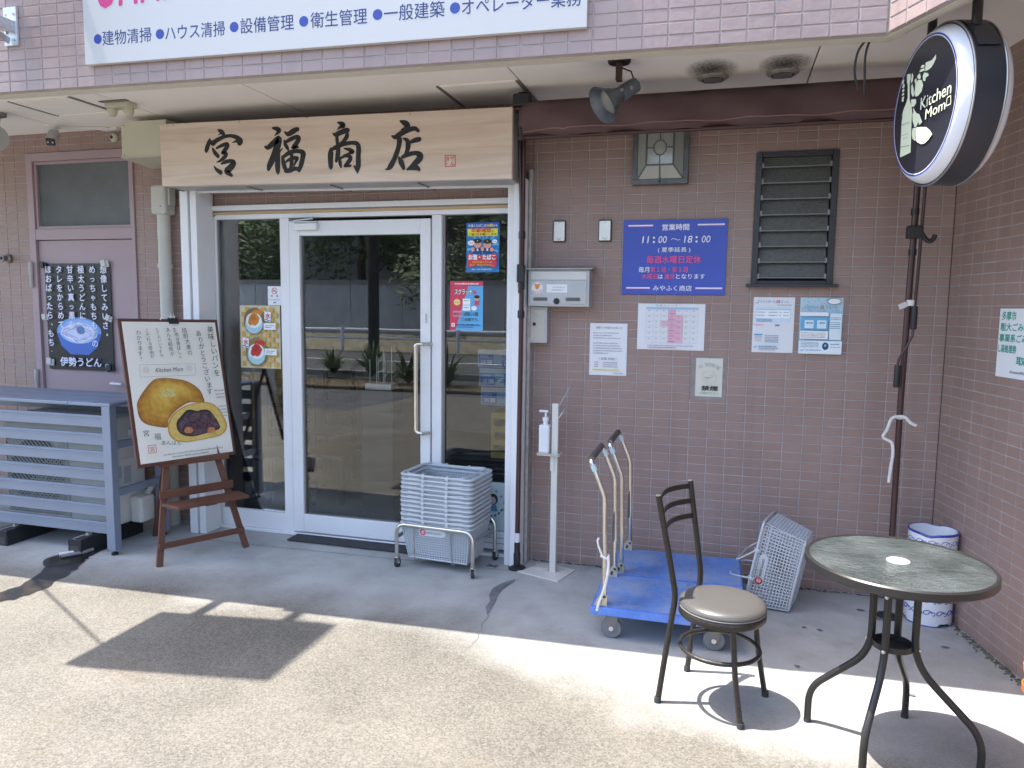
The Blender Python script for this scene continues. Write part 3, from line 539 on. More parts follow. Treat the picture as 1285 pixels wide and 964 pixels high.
# soffit boards with open joints between them
sb = thing('soffit', 'off white painted soffit boards under the canopy', 'ceiling'); sb['kind'] = 'structure'
jx = [-6, -3.39, -2.49, -1.56, -.10, 1.33, 2.2]
def yb(x): return -1.10 - .04 * (1.508 - x) + .1
for a, b_ in zip(jx[:-1], jx[1:]):
    MB().add([(a + .004, yb(a), SZ), (b_ - .004, yb(b_) if b_ < 1.6 else yb(1.5), SZ), (b_ - .004, .1, SZ), (a + .004, .1, SZ), (a + .004, yb(a), SZ + .012), (b_ - .004, yb(1.5), SZ + .012), (b_ - .004, .1, SZ + .012), (a + .004, .1, SZ + .012)],
             [(0, 3, 2, 1), (4, 5, 6, 7), (0, 1, 5, 4), (1, 2, 6, 5), (2, 3, 7, 6), (3, 0, 4, 7)]).build('soffit_board', M_SOFFIT, sb)
MB().add([(1.48, -1.02, SZ + .006), (3.6, -4.6, SZ + .006), (4.6, -4.6, SZ + .006), (2.3, .1, SZ + .006), (1.48, .1, SZ + .006), (1.48, -1.02, SZ + .02), (3.6, -4.6, SZ + .02), (4.6, -4.6, SZ + .02), (2.3, .1, SZ + .02), (1.48, .1, SZ + .02)],
         [(0, 4, 3, 2, 1), (5, 6, 7, 8, 9), (0, 1, 6, 5), (1, 2, 7, 6), (2, 3, 8, 7), (3, 4, 9, 8), (4, 0, 5, 9)]).build('soffit_board', M_SOFFIT, sb)
struct(MB().bx(-8, 6, -.9, 4.5, SZ + .03, SZ + .12).build('upper_floor_slab', M_CONC))
# the building body behind (storeys above and the rooms' outer walls)
struct(MB().add([(L0[0], L0[1] + .1, SZ + .12), (FO[0], FO[1] + .1, SZ + .12), (R1[0] + .1, R1[1], SZ + .12), (6, -3.9, SZ + .12), (6, 4.5, SZ + .12), (-8, 4.5, SZ + .12)] + [(L0[0], L0[1] + .1, 6.1), (FO[0], FO[1] + .1, 6.1), (R1[0] + .1, R1[1], 6.1), (6, -3.9, 6.1), (6, 4.5, 6.1), (-8, 4.5, 6.1)],
    [(0, 1, 7, 6), (1, 2, 8, 7), (2, 3, 9, 8), (3, 4, 10, 9), (4, 5, 11, 10), (5, 0, 6, 11), (6, 7, 8, 9, 10, 11), (5, 4, 3, 2, 1, 0)]).build('upper_storey_wall', M_CONC))
# hatch frames on the soffit
M_ALU = mat('dull_aluminium', (.28, .27, .26), .5, .6)
def hatch(lab, p, q, w_=.02):
    t = thing('ceiling_hatch', lab, 'hatch', (p[0], p[1], SZ), 0, 'access hatches in the soffit'); W_, D_ = q[0] - p[0], q[1] - p[1]
    MB().bx(w_, W_ - w_, w_, D_ - w_, -.004, 0).build('panel', M_SOFFIT, t)
    for a in ((0, w_, 0, D_), (W_ - w_, W_, 0, D_)): MB().bx(*a, -.006, 0).build('frame_bar', M_ALU, t)
    for a in ((w_, W_ - w_, 0, .006), (w_, W_ - w_, D_ - .006, D_)): MB().bx(*a, -.006, 0).build('frame_bar', M_SOFFIT, t)
hatch('flush ceiling hatch above the security camera', (-3.14, -.72), (-2.68, -.38))
hatch('flush ceiling hatch with a dark rim right above the end of the wooden signboard', (-.56, -.42), (-.10, .04))
# soot stained round vents
M_SOOT = mat('soot', (.10, .09, .08), .95)
M_ALU2 = mat('vent_ring', (.42, .40, .37), .45, .3, var=.2, sc=30)
def vent(x, lab):
    t = thing('round_vent', lab, 'vent', (x, -.233, SZ), 0, 'round vents in the soffit')
    MB().lathe([(.078, 0), (.077, -.005), (.064, -.013), (.054, -.015), (.05, -.010), (.05, 0)], seg=28).build('ring', M_ALU2, t, True)
    MB().lathe([(.053, -.004), (.052, -.0155)], seg=20).build('cap', M_BLACK, t, True)
    for k in range(-3, 4): MB().bx(-.044, .044, k * .012 - .002, k * .012 + .002, -.0185, -.0158).build('louvre', M_GREY, t)
vent(.865, 'soot stained round vent in the soffit, the one nearer the spotlight'); vent(1.197, 'round steel vent in the soffit, the one nearer the round shop sign')
def soot_mat():
    m, t, b = nt('soot_stain'); N = t.nodes; L = t.links
    co = N.new('ShaderNodeTexCoord'); g_ = N.new('ShaderNodeTexGradient'); g_.gradient_type = 'SPHERICAL'; mp = N.new('ShaderNodeMapping'); mp.inputs['Scale'].default_value = (6.8, 5.2, 7.5)
    L.new(co.outputs['Object'], mp.inputs[0]); L.new(mp.outputs[0], g_.inputs[0])
    n = N.new('ShaderNodeTexNoise'); n.inputs['Scale'].default_value = 60; n.inputs['Detail'].default_value = 6; L.new(co.outputs['Object'], n.inputs[0])
    mu = N.new('ShaderNodeMath'); mu.operation = 'MULTIPLY'; L.new(g_.outputs[1], mu.inputs[0]); L.new(n.outputs[0], mu.inputs[1])
    mr = N.new('ShaderNodeMapRange'); mr.inputs[1].default_value = .04; mr.inputs[2].default_value = .5; mr.inputs[4].default_value = .55; L.new(mu.outputs[0], mr.inputs[0]); L.new(mr.outputs[0], b.inputs['Alpha'])
    b.inputs['Base Color'].default_value = (.06, .05, .04, 1); b.inputs['Roughness'].default_value = .95; return m
M_STAIN = soot_mat()
for x, nm, k in ((.862, 'soot fan on the soffit in front of the vent nearer the spotlight', 1.), (1.2, 'faint soot fan on the soffit in front of the vent nearer the round sign', .75)):
    o = MB().bx(-.16 * k, .16 * k, -.20 * k, .14 * k, -.0006, 0).build('soot_stain', M_STAIN); o.location = (x, -.36, SZ - .0012); tag(o, nm, 'stain', 'soot stains on the soffit')

# ================================================================ SHOPFRONT
sf = thing('shopfront', 'white aluminium shopfront with glass door and side windows below the wooden signboard', 'shopfront', (-1.3, 0, 0))
def sfb(name, x0, x1, y0, y1, z0, z1, m=M_WHITE, par=sf, bev=.003): return MB().bx(x0 + 1.3, x1 + 1.3, y0, y1, z0, z1).build(name, m, par, bevel=bev)
M_GASKET = mat('gasket', (.02, .02, .022), .7)
sfb('head_rail', -2.39, -.235, -.03, .06, 2.122, 2.155); sfb('head_shadow_gap', -2.36, -.235, -.012, .05, 2.112, 2.1215, M_ALU, bev=0)
sfb('wooden_batten', -2.345, -.235, -.02, .05, 2.098, 2.1115, mat('pale_timber', (.55, .36, .18), .6, var=.15, sc=5, st=(.4, 4, 4)), bev=0)
sfb('side_jamb', -2.392, -2.302, -.025, .06, 0.005, 2.097)
sfb('side_jamb', -2.3015, -2.272, -.008, .055, 0.02, 2.09); sfb('side_jamb', -.262, -.232, -.02, .05, .02, 2.097)
sfb('transom', -2.272, -.247, -.014, .055, 2.068, 2.0975)
sfb('mullion', -1.788, -1.722, -.018, .055, .012, 2.067)
sfb('mullion', -.744, -.682, -.018, .055, .04, 2.067)
sfb('sill', -2.39, -.235, -.03, .07, .0, .02); 
# fixed window left: bottom rail + pane
def pane(nm, x0, x1, z0, z1, lab=None):
    o = sfb(nm, x0, x1, .018, .024, z0, z1, M_GLASS, bev=0); return o
sfb('bottom_rail', -2.272, -1.789, -.012, .05, .021, .136); pane('pane', -2.272, -1.788, .137, 2.068)
sfb('gasket', -2.2715, -2.262, .005, .016, .137, 2.067, M_ALU, bev=0)
sfb('bottom_rail', -.681, -.247, -.012, .05, .041, .15)
for z in (.078, .112): sfb('rail_groove', -.68, -.248, -.0132, -.011, z, z + .004, M_ALU, bev=0)
pane('pane', -.682, -.247, .15, 2.067)
sfb('gasket', -.6815, -.668, .004, .016, .151, 2.066, M_ALU, bev=0)
# swing door
dr = thing('door', None, None); dr.parent = sf
def db(name, x0, x1, y0, y1, z0, z1, m=M_WHITE, bev=.003): return MB().bx(x0 + 1.3, x1 + 1.3, y0, y1, z0, z1).build(name, m, dr, bevel=bev)
db('stile', -1.716, -1.642, -.028, .03, .028, 2.045); db('stile', -.815, -.750, -.028, .03, .035, 2.045)
db('top_rail', -1.6415, -.8155, -.026, .03, 1.955, 2.045); db('bottom_rail', -1.6415, -.8155, -.026, .03, .03, .148)
db('pane', -1.643, -.815, .0, .006, .148, 1.956, M_GLASS, 0)
db('gasket', -1.6415, -1.633, -.012, -.001, .149, 1.954, M_ALU, 0); db('gasket', -1.633, -.8155, -.014, -.001, .1485, .153, M_ALU, 0)
hd = MB()
hd.tube(fillet([(.555, -.026, 1.292), (.515, -.082, 1.292), (.478, -.085, 1.292), (.478, -.085, .752), (.515, -.082, .744), (.548, -.026, .744)], .035, 4), .0125, 10)
hd.build('pull_handle', M_CHROME, dr, True)
MB().tube(fillet([(.555, .03, 1.285), (.468, .075, 1.285), (.468, .075, .77), (.55, .03, .77)], .03, 4), .011, 10).build('inner_pull_handle', M_CHROME, dr, True)
cl = MB().bx(-.36, -.20, -.062, -.028, 1.985, 2.03).build('door_closer', M_WHITE, dr, bevel=.006)
MB().bar((-.35, -.075, 2.035), (-.19, -.06, 2.035), .014, .008).bar((-.35, -.078, 2.042), (-.24, -.03, 2.058), .02, .006).build('arm', M_STEEL, cl)
MB().bx(.518, .53, -.031, -.028, 1.42, 1.475).build('lock_plate', M_STEEL, dr, bevel=.002)
# shutter guide posts beside the doors
for nm, pp in (('ribbed white shutter guide post at the left edge of the shopfront', [(-2.395, -2.337, -.195, -.10), (-2.325, -2.278, -.188, -.032)]), ('white shutter guide post at the right edge of the shopfront beside the mailbox', [(-.2315, -.19, -.15, -.01), (-.186, -.127, -.19, -.09)])):
    x0 = pp[0][0]; t = thing('shutter_guide', nm, 'post', (x0, -.1, 0), 0, 'shutter guide posts')
    for (a, b_, c, d) in pp: MB().bx(a - x0, b_ - x0, c + .1, d + .1, 0.0, 2.24).build('rail', M_WHITE, t, bevel=.004)
    a = min(q[0] for q in pp) - x0; b_ = max(q[1] for q in pp) - x0
    MB().bx(a + .01, b_ - .008, -.055 if x0 < -1 else -.035, .088, 0.002, 2.235).build('web', M_WHITE, t)
# grey back-board behind the right post (edge of the tiled wall)
# stickers and posters on the glass
def glass_panel(name, label, cat, x, z, W, H, m=M_PAPER, y=.0165): return Panel(name, label, cat, (x, y, z), W, H, m, th=.0008)
p = glass_panel('age_check_poster', 'blue poster with two uniformed cartoon guards asking for age checks, on the right window', 'poster', -.535, 1.727, .206, .292, ink(sr('2f7fc0')))
for i in range(14):
    a = i * PI / 7 + .1; p.poly('ray', [(.103, .15), (.103 + .1 * math.cos(a), .15 + .1 * math.sin(a)), (.103 + .1 * math.cos(a + .14), .15 + .1 * math.sin(a + .14))] , ink(sr('6fb8dd'))) if abs(math.cos(a)) > .9 else p.poly('ray', [(.103, .15), (.103 + .098 * math.cos(a), .15 + .12 * math.sin(a)), (.103 + .098 * math.cos(a + .14), .15 + .12 * math.sin(a + .14))], ink(sr('6fb8dd')))
p.rect('header', 0, .262, .206, .292, ink(sr('2b57ad'))); p.text(.012, .266, .017, 'お酒とたばこは', ink(sr('f0f2f6')), w=.112, off=.015); p.text(.126, .266, .018, '20歳', ink(sr('e8e04a')), w=.04, off=.03); p.text(.168, .266, .014, 'から', ink(sr('f0f2f6')), w=.026, off=.02)
p.poly('banner', [(.012, .212), (.194, .212), (.198, .256), (.008, .256)], ink(sr('e6dc3e'))); p.text(.032, .233, .025, '年齢確認', ink(sr('d8323c')), w=.125, off=.04); p.text(.162, .234, .013, 'に', ink(sr('222222')), off=.02); p.text(.018, .215, .015, 'ご協力をお願いします', ink(sr('222a20')), w=.17, off=.02)
for cx, sk in ((.072, 0), (.134, .004)):
    p.poly('uniform', [(cx - .028, .108), (cx + .028, .108), (cx + .022, .142), (cx - .022, .142)], ink(sr('2a4a86'))); p.poly('shirt', [(cx - .006, .125), (cx + .006, .125), (cx + .004, .14), (cx - .004, .14)], ink(sr('d8e4ee')))
    p.ell('face', cx, .165 - sk, .024, .022, ink(sr('e7a58c'))); p.ell('eye', cx - .008, .163 - sk, .002, .003, ink((.02, .02, .02)), 8); p.ell('eye', cx + .008, .163 - sk, .002, .003, ink((.02, .02, .02)), 8)
    p.ell('mouth', cx, .153 - sk, .004, .002, ink(sr('a03030')), 8)
    p.ell('cap', cx, .184 - sk, .027, .014, ink(sr('22262e'))); p.rect('cap_band', cx - .022, .174 - sk, cx + .022, .179 - sk, ink(sr('30343c'))); p.ell('badge', cx, .186 - sk, .004, .004, ink(sr('d8b850')), 10)
p.ell('hand', .044, .133, .011, .013, ink(sr('e7a58c'))); p.ell('hand', .104, .137, .010, .013, ink(sr('e7a58c'))); p.ell('hand', .163, .133, .011, .012, ink(sr('e7a58c')))
p.ell('speech_bubble', .034, .172, .021, .015, ink(sr('eef2f4'))); p.ell('speech_bubble', .18, .18, .017, .012, ink(sr('eef2f4'))); p.fake(.02, .17, .048, .005, ink(sr('c04848')), 'lettering'); p.fake(.17, .178, .19, .004, ink(sr('4070b0')), 'lettering')
p.rect('red_field', .022, .038, .184, .1, ink(sr('cf3d50'))); p.ell('red_field', .03, .086, .022, .024, ink(sr('cf3d50'))); p.ell('red_field', .176, .086, .022, .024, ink(sr('cf3d50'))); p.ell('red_field', .03, .05, .02, .024, ink(sr('cf3d50'))); p.ell('red_field', .176, .05, .02, .024, ink(sr('cf3d50')))
p.text(.018, .073, .03, 'お酒・たばこ', ink(sr('f4f4f4')), w=.168, off=.05); p.text(.04, .053, .014, '20歳未満の方には', ink(sr('f2b64a')), w=.126, off=.02); p.text(.03, .035, .014, '販売・提供できません。', ink(sr('f2b64a')), w=.146, off=.02); p.text(.04, .012, .009, '国税庁・全国小売酒販組合中央会', ink(sr('e8eef6')), w=.125, off=.01)
p.done()
p = glass_panel('scratch_poster', 'tilted half red half light blue scratch card poster taped below the age check poster', 'poster', -.638, 1.377, .21, .295, ink(sr('62aee0')))
p.poly('red_field', [(0, 0), (.035, 0), (.125, .295), (0, .295)], ink(sr('d2465f')))
p.rect('banner', 0, .268, .21, .295, ink(sr('d2465f'))); p.fake(.03, .277, .18, .009, ink(sr('f2f2f2')), 'lettering')
p.text(.03, .215, .034, 'スクラッチ', ink(sr('22242a')), w=.112, off=.11, shear=.15); p.text(.03, .215, .034, 'スクラッチ', ink(sr('f6f6f6')), w=.112, off=.03, shear=.15); p.text(.145, .218, .024, '祭', ink(sr('e05070')), off=.04)
p.ell('coin', .045, .17, .021, .019, ink(sr('efd98a'))); p.fake(.031, .168, .06, .006, ink(sr('a08040')), 'lettering')
p.rect('card', .082, .155, .13, .192, ink(sr('eef4f6'))); p.rect('card', .082, .12, .13, .152, ink(sr('eef4f6'))); p.fake(.088, .178, .124, .006, ink(sr('8090a0')), 'lettering'); p.fake(.088, .136, .124, .006, ink(sr('8090a0')), 'lettering')
p.ell('figure', .172, .195, .015, .016, ink(sr('e6a890'))); p.ell('figure', .172, .203, .017, .01, ink(sr('33262a'))); p.rect('figure', .158, .155, .186, .18, ink(sr('cc5060'))); p.ell('figure', .155, .135, .018, .014, ink(sr('f0ece6')))
p.rect('label', .02, .082, .078, .118, ink(sr('d98aa0'))); p.text(.024, .09, .018, '期間中', ink(sr('8a2338')), w=.05, off=.02); p.text(.09, .09, .02, '2回に1回', ink(sr('30503a')), w=.09, off=.03); p.text(.075, .058, .018, 'ご当選です。', ink(sr('405030')), w=.11, off=.02)
p.rect('logo', .012, .022, .032, .044, ink(sr('f2f2f2'))); p.rect('logo', .018, .028, .026, .038, ink(sr('d2465f'))); p.fake(.045, .03, .195, .009, ink(sr('283a60'))); p.fake(.045, .018, .15, .005, ink(sr('486080')))
p.done()
# checkered shaved ice poster
p = glass_panel('shaved_ice_poster', 'gold checkered poster showing orange and red shaved ice bowls, on the left window', 'poster', -2.122, 1.098, .303, .413, mat('cream_paper', (.62, .56, .36), .6))
for i in range(9):
    for j in range(12):
        if (i + j) % 2 == 0: p.rect('check', .012 + i * .031, .012 + j * .0325, .012 + (i + 1) * .031, .012 + (j + 1) * .0325, ink(sr('c8a254')))
for cu, cv, ru, rv, bg, ic, sy in ((.115, .31, .078, .088, '7a644a', 'cc8030', .018), (.13, .107, .082, .096, '86784e', 'c03a34', .01)):
    p.ell('photo', cu, cv, ru, rv, ink(sr(bg))); p.ell('fruit', cu + .025, cv + rv * .62, .04, .02, ink(sr(ic)))
    p.ell('bowl', cu, cv - .02, .066, .062, ink(sr('a9cbd6'))); p.ell('ice', cu, cv + .005, .06, .05, ink(sr('dce6e8')))
    p.poly('syrup', [(cu - .045, cv - .01), (cu - .035, cv + .03), (cu - .01, cv + .055), (cu + .02, cv + .052), (cu + .045, cv + .02), (cu + .03, cv - .015), (cu + .01, cv - .03), (cu - .015, cv - .022), (cu - .03, cv - .03)], ink(sr(ic)))
    p.poly('syrup', [(cu - .03, cv + .0), (cu - .015, cv + .045), (cu + .01, cv + .048), (cu + .02, cv + .01)], ink(tuple(x * .75 for x in sr(ic))))
for u, v in ((.195, .315), (.025, .14)):
    p.poly('flag', [(u, v), (u + .048, v - .008), (u + .052, v + .055), (u + .004, v + .062)], ink(sr('e9ecee'))); p.text(u + .01, v + .012, .036, '氷', ink(sr('c8243a')), off=.04); p.line('wave', [(u + .002, v + .004), (u + .016, v + .009), (u + .03, v), (u + .047, v + .003)], .007, ink(sr('4a7fb4')))
for u, v in ((.19, .256), (.195, .09)): p.rect('price_tag', u, v, u + .09, v + .043, ink(sr('e8ecf0'))); p.fake(u + .01, v + .024, u + .08, .006, ink(sr('606468'))); p.fake(u + .01, v + .012, u + .06, .006, ink(sr('606468')))
p.done()
p = glass_panel('no_smoking_sticker', 'small white no smoking sticker above the shaved ice poster', 'sticker', -1.907, 1.514, .1, .123)
p.ring('red_circle', .05, .093, .017, .004, ink(sr('c8404a'))); p.line('bar', [(.038, .105), (.062, .081)], .004, ink(sr('c8404a'))); p.rect('cigarette', .037, .09, .062, .095, ink((.05, .05, .05)))
p.text(.025, .054, .012, '禁', ink((.05,) * 3), off=.02); p.text(.063, .054, .012, '煙', ink((.05,) * 3), off=.02); p.fake(.012, .034, .088, .004, ink((.2,) * 3)); p.ell('mark', .046, .018, .005, .004, ink(sr('2a6a70')), 10); p.ell('mark', .056, .018, .005, .004, ink(sr('2a6a70')), 10); p.done()
p = glass_panel('good_shop_sticker', 'round green wreath sticker with dark haired girl, low in the right window behind the baskets', 'sticker', -.46, .153, .215, .3, mat('pale_blue_paper', (.50, .62, .64), .6))
cu, cv = .085, .165
p.ring('sky', cu, cv, .0, .062, ink(sr('9fc6d2')))
for i, c in enumerate('いいお店です'): a = 1.95 - i * .42; p.text(cu + .093 * math.cos(a) - .008, cv + .093 * math.sin(a) - .008, .017, c, ink(sr('34598c')), off=.03, rot=a - PI / 2)
for i in range(4):
    for sx in (-1, 1):
        a = -.55 - i * .3; x_ = cu + sx * .09 * math.cos(a); z_ = cv + .09 * math.sin(a); p.poly('wreath_leaf', [(x_, z_), (x_ + sx * .012, z_ + .014), (x_ + sx * .004, z_ + .022), (x_ - sx * .008, z_ + .01)], ink(sr('2f7d5c')))
p.ell('hair', cu + .025, cv + .03, .03, .034, ink(sr('33333a'))); p.ell('face', cu + .022, cv + .022, .02, .022, ink(sr('c8a8a0'))); p.ell('eye', cu + .014, cv + .022, .002, .003, ink((.03,) * 3), 8); p.ell('eye', cu + .03, cv + .022, .002, .003, ink((.03,) * 3), 8)
p.poly('dress', [(cu - .005, cv - .045), (cu + .055, cv - .045), (cu + .042, cv - .002), (cu + .008, cv - .002)], ink(sr('587f9e'))); p.line('smile', [(cu + .016, cv + .013), (cu + .022, cv + .010), (cu + .028, cv + .013)], .0015, ink(sr('a04050')))
p.rect('label', .07, .045, .13, .06, ink(sr('3a6a60'))); p.done()
p = glass_panel('notice_strip', 'narrow white notice at the right edge of the right window', 'notice', -.264, 1.84, .017, .21); p.fake(.003, .18, .015, .005, ink((.3,) * 3)); p.done()

# ---------------- inside the shop (seen through the glass)
M_IN = mat('inner_wall', (.42, .39, .36), .8, var=.1); M_INF = mat('inner_floor', (.26, .23, .2), .5, var=.1)
struct(MB().bx(-2.6, .6, .08, 4.2, -.06, .004).build('shop_floor', M_INF))
struct(MB().bx(-2.75, -2.6, .07, 4.3, 0, 2.69).build('shop_inner_wall', M_IN)); struct(MB().bx(.6, .72, .17, 4.3, 0, 2.69).build('shop_inner_wall', M_IN)); struct(MB().bx(-2.6, .6, 4.2, 4.35, 0, 2.69).build('shop_inner_wall', M_IN))
struct(MB().bx(-2.6, .6, .12, 4.2, 2.4, 2.45).build('shop_inner_ceiling', mat('inner_ceiling', (.3, .29, .27), .9)))
M_BLK = mat('black_wood', (.02, .018, .018), .4)
t = thing('banner', 'red and white cloth banner on a pale wooden rod inside the left window', 'banner', (-2.38, .35, 0))
MB().tube([(.1, 0, .0), (.12, 0, 1.45)], .012, 8).build('rod', mat('pale_timber', (.5, .3, .15), .5), t, True)
mb = MB(); n = 12
for k in range(n + 1): z = 1.15 + k * .09; y_ = .02 * math.sin(k * 1.1); mb.v += [(-.09 + .02 * math.sin(k), y_, z), (.02 + .03 * math.sin(k * .7), y_ + .03, z)]
mb.f = [(2 * k, 2 * k + 1, 2 * k + 3, 2 * k + 2) for k in range(n)]; mb.m = [0] * n
o = mb.build('cloth', mat('red_cloth', (.32, .10, .08), .9, var=.3, sc=5), t, True); so = o.modifiers.new('t', 'SOLIDIFY'); so.thickness = .004
t = thing('cafe_table', 'low black table seen through the left window and the door', 'table', (-2.05, .95, 0))
MB().bx(-.4, .3, -.25, .25, .36, .39).build('tabletop', M_BLK, t, bevel=.005)
for x, y in ((-.37, -.22), (.27, -.22), (-.37, .22), (.27, .22)): MB().bx(x - .02, x + .02, y - .02, y + .02, 0, .36).build('leg', M_BLK, t)
for (x, y, rz, lab) in ((-2.1, .45, .2, 'black ladder back chair just inside the left window'), (-2.3, 1.4, -.3, 'black ladder back chair deeper inside behind the low table')):
    t = thing('inner_chair', lab, 'chair', (x, y, 0), rz, 'black chairs inside the shop')
    MB().bx(-.19, .19, -.19, .19, .42, .45).build('seat', M_BLK, t, bevel=.006)
    for sx in (-1, 1):
        MB().bx(sx * .17 - .015, sx * .17 + .015, -.185, -.155, 0, .42).build('leg', M_BLK, t); MB().bx(sx * .17 - .015, sx * .17 + .015, .155, .185, 0, .98).build('back_post', M_BLK, t)
    for z in (.55, .65, .75, .85, .93): MB().bx(-.155, .155, .16, .178, z, z + .035).build('slat', M_BLK, t)
t = thing('display_shelf', 'dark goods shelf inside the right window holding green and blue cartons', 'shelf', (-.2, 1.6, 0))
for z in (.35, .8, 1.25, 1.7): MB().bx(-.5, .55, -.2, .2, z, z + .02).build('shelf_board', M_BLK, t)
for x in (-.5, .53): MB().bx(x, x + .02, -.2, .2, 0, 1.9).build('upright', M_BLK, t)
for i, (x, z, c, lab) in enumerate([(-.45, 1.27, '2d6b46', 'green carton with a yellow band on the top shelf inside'), (-.1, 1.27, '2a3f72', 'navy carton beside the green carton on the top shelf inside'), (.25, 1.27, 'b89a40', 'yellow carton at the right end of the top shelf inside'), (-.42, .82, '6a3030', 'dark red carton on the middle shelf inside')]):
    t = thing('carton', lab, 'box', (-.2 + x, 1.5, z)); MB().bx(0, .3, 0, .25, 0, .22).build('body', ink(sr(c)), t, bevel=.004); MB().bx(.01, .29, -.002, 0, .15, .19).build('printed_band', ink(sr('c8b850')), t)
for i in range(3):
    t = thing('tissue_carton', ['blue and silver drink carton at the bottom of the window stack', 'blue and silver drink carton in the middle of the window stack', 'blue and silver drink carton on top of the window stack'][i], 'box', (-.62 + .012 * (2 - i), .5, .86 + i * .128), 0, 'blue drink cartons stacked inside the right window')
    MB().bx(0, .42, 0, .28, 0, .122).build('body', ink(sr('c4d0e2')), t, bevel=.003)
    P_ = Panel('label_print', None, None, (.008, -.0012, .008), .26, .082, ink(sr('5578c8')), th=.001, parent=t)
    P_.rect('figure', .105, .004, .165, .08, ink(sr('8fb6d8'))); P_.text(.012, .012, .03, '淡麗', ink(sr('dfe6f2')), w=.085, off=.03); P_.rect('tag', .008, .056, .07, .074, ink(sr('78b8de'))); P_.ring('swirl', .22, .035, .024, .008, ink(sr('c8d8ea')), sy=.7); P_.done()
MB_ = thing('bottle_crate', 'yellow plastic bottle crate standing on a box inside the right window', 'crate', (-.52, .5, .5))
for z in (0, .09, .18, .27): MB().bx(0, .22, 0, .02, z, z + .04).bx(0, .02, 0, .3, z, z + .04).bx(.2, .22, 0, .3, z, z + .04).build('side_bar', mat('yellow_plastic', (.62, .38, .06), .45), MB_)
for x in (0, .1, .2): MB().bx(x, x + .02, -.004, .02, 0, .31).build('rib', MATS['yellow_plastic'], MB_)
t = thing('black_bin', 'black storage bins on the floor inside the right window', 'bin', (-.86, .42, 0)); MB().bx(0, .6, 0, .4, 0, .42).build('body', M_BLACK, t, bevel=.01); MB().bx(-.015, .615, -.015, .415, .42, .46).build('lid', M_BLACK, t, bevel=.01); MB().bx(.15, .45, -.02, .0, .3, .36).build('grip', M_GREY, t, bevel=.01)
t = thing('spray_bottle', 'white bottle with a red cap inside the right window above the sticker', 'bottle', (-.43, .2, .3)); MB().lathe([(.035, 0), (.035, .06), (.022, .12), (.018, .15)], seg=16).build('body', M_GREY, t, True); MB().lathe([(.03, .15), (.03, .165)], seg=12).build('cap', ink(sr('a04038')), t, True)
t = thing('side_stool', 'black box stool under the white bottle inside the right window', 'stool', (-.45, .22, 0)); MB().bx(-.12, .2, -.08, .18, .27, .3).build('seat', M_BLK, t); MB().bx(-.1, .18, -.06, .16, 0, .27).build('base', M_BLK, t)
t = thing('umbrella_rack', 'small white wire umbrella rack inside the glass door', 'rack', (-1.36, .5, .93))
MB().bx(-.1, .1, 0, .12, 0, .04).build('tray', M_WHITE, t)
for i in range(6): MB().tube([(-.07 + i * .026, .02 + (i % 2) * .08, .0), (-.07 + i * .026, .02 + (i % 2) * .08, .2 + .02 * i)], .003, 6).build('rod', M_WHITE, t)
t = thing('plinth', 'grey plinth carrying the wire umbrella rack inside the door', 'plinth', (-1.36, .56, 0)); MB().bx(-.12, .12, -.08, .1, 0, .928).build('column', mat('plinth_grey', (.06,) * 3, .6), t); MB().bx(-.14, .14, -.1, .12, 0, .04).build('base', MATS['plinth_grey'], t)

# ================================================================ SIGNS
def wood_mat():
    m, t, b = nt('sign_wood'); N = t.nodes; L = t.links
    co = N.new('ShaderNodeTexCoord'); mp = N.new('ShaderNodeMapping'); mp.inputs['Scale'].default_value = (.55, 1, 7); L.new(co.outputs['Object'], mp.inputs[0])
    n = N.new('ShaderNodeTexNoise'); n.inputs['Scale'].default_value = 2.2; n.inputs['Detail'].default_value = 9; n.inputs['Distortion'].default_value = 1.4; L.new(mp.outputs[0], n.inputs[0])
    r = N.new('ShaderNodeValToRGB'); e = r.color_ramp.elements; e[0].position = .3; e[0].color = (.58, .46, .36, 1); e[1].position = .62; e[1].color = (.70, .59, .49, 1)
    x = e.new(.5); x.color = (.66, .545, .445, 1); L.new(n.outputs[0], r.inputs[0]); L.new(r.outputs[0], b.inputs['Base Color'])
    mp2 = N.new('ShaderNodeMapping'); mp2.inputs['Scale'].default_value = (3, 3, 160); L.new(co.outputs['Object'], mp2.inputs[0])
    n2 = N.new('ShaderNodeTexNoise'); n2.inputs['Scale'].default_value = 1.5; L.new(mp2.outputs[0], n2.inputs[0])
    bp = N.new('ShaderNodeBump'); bp.inputs['Strength'].default_value = .08; bp.inputs['Distance'].default_value = .005; L.new(n2.outputs[0], bp.inputs['Height']); L.new(bp.outputs[0], b.inputs['Normal'])
    b.inputs['Roughness'].default_value = .5; return m
M_WOOD = wood_mat(); M_INKB = mat('calligraphy_black', (.016, .016, .02), .55)
t = thing('wooden_signboard', 'long pale wood shop sign with four brush written black characters above the glass doors', 'sign', (-2.39, -.35, 2.2))
MB().add([(0, 0, .034), (2.238, 0, .005), (2.238, .03, .005), (0, .03, .034), (-.003, 0, .405), (2.236, 0, .376), (2.236, .03, .376), (-.003, .03, .405)],
         [(0, 3, 2, 1), (4, 5, 6, 7), (0, 1, 5, 4), (1, 2, 6, 5), (2, 3, 7, 6), (3, 0, 4, 7)]).build('board', M_WOOD, t, bevel=.003)
MB().add([(.02, .032, .03), (2.23, .032, .003), (2.23, .335, .003), (.02, .335, .03), (.02, .032, .395), (2.23, .032, .37), (2.23, .335, .37), (.02, .335, .395)],
         [(0, 3, 2, 1), (4, 5, 6, 7), (0, 1, 5, 4), (1, 2, 6, 5), (2, 3, 7, 6), (3, 0, 4, 7)]).build('shutter_box', mat('galvanised_grey', (.36, .36, .37), .45, .3, var=.08), t, bevel=.004)
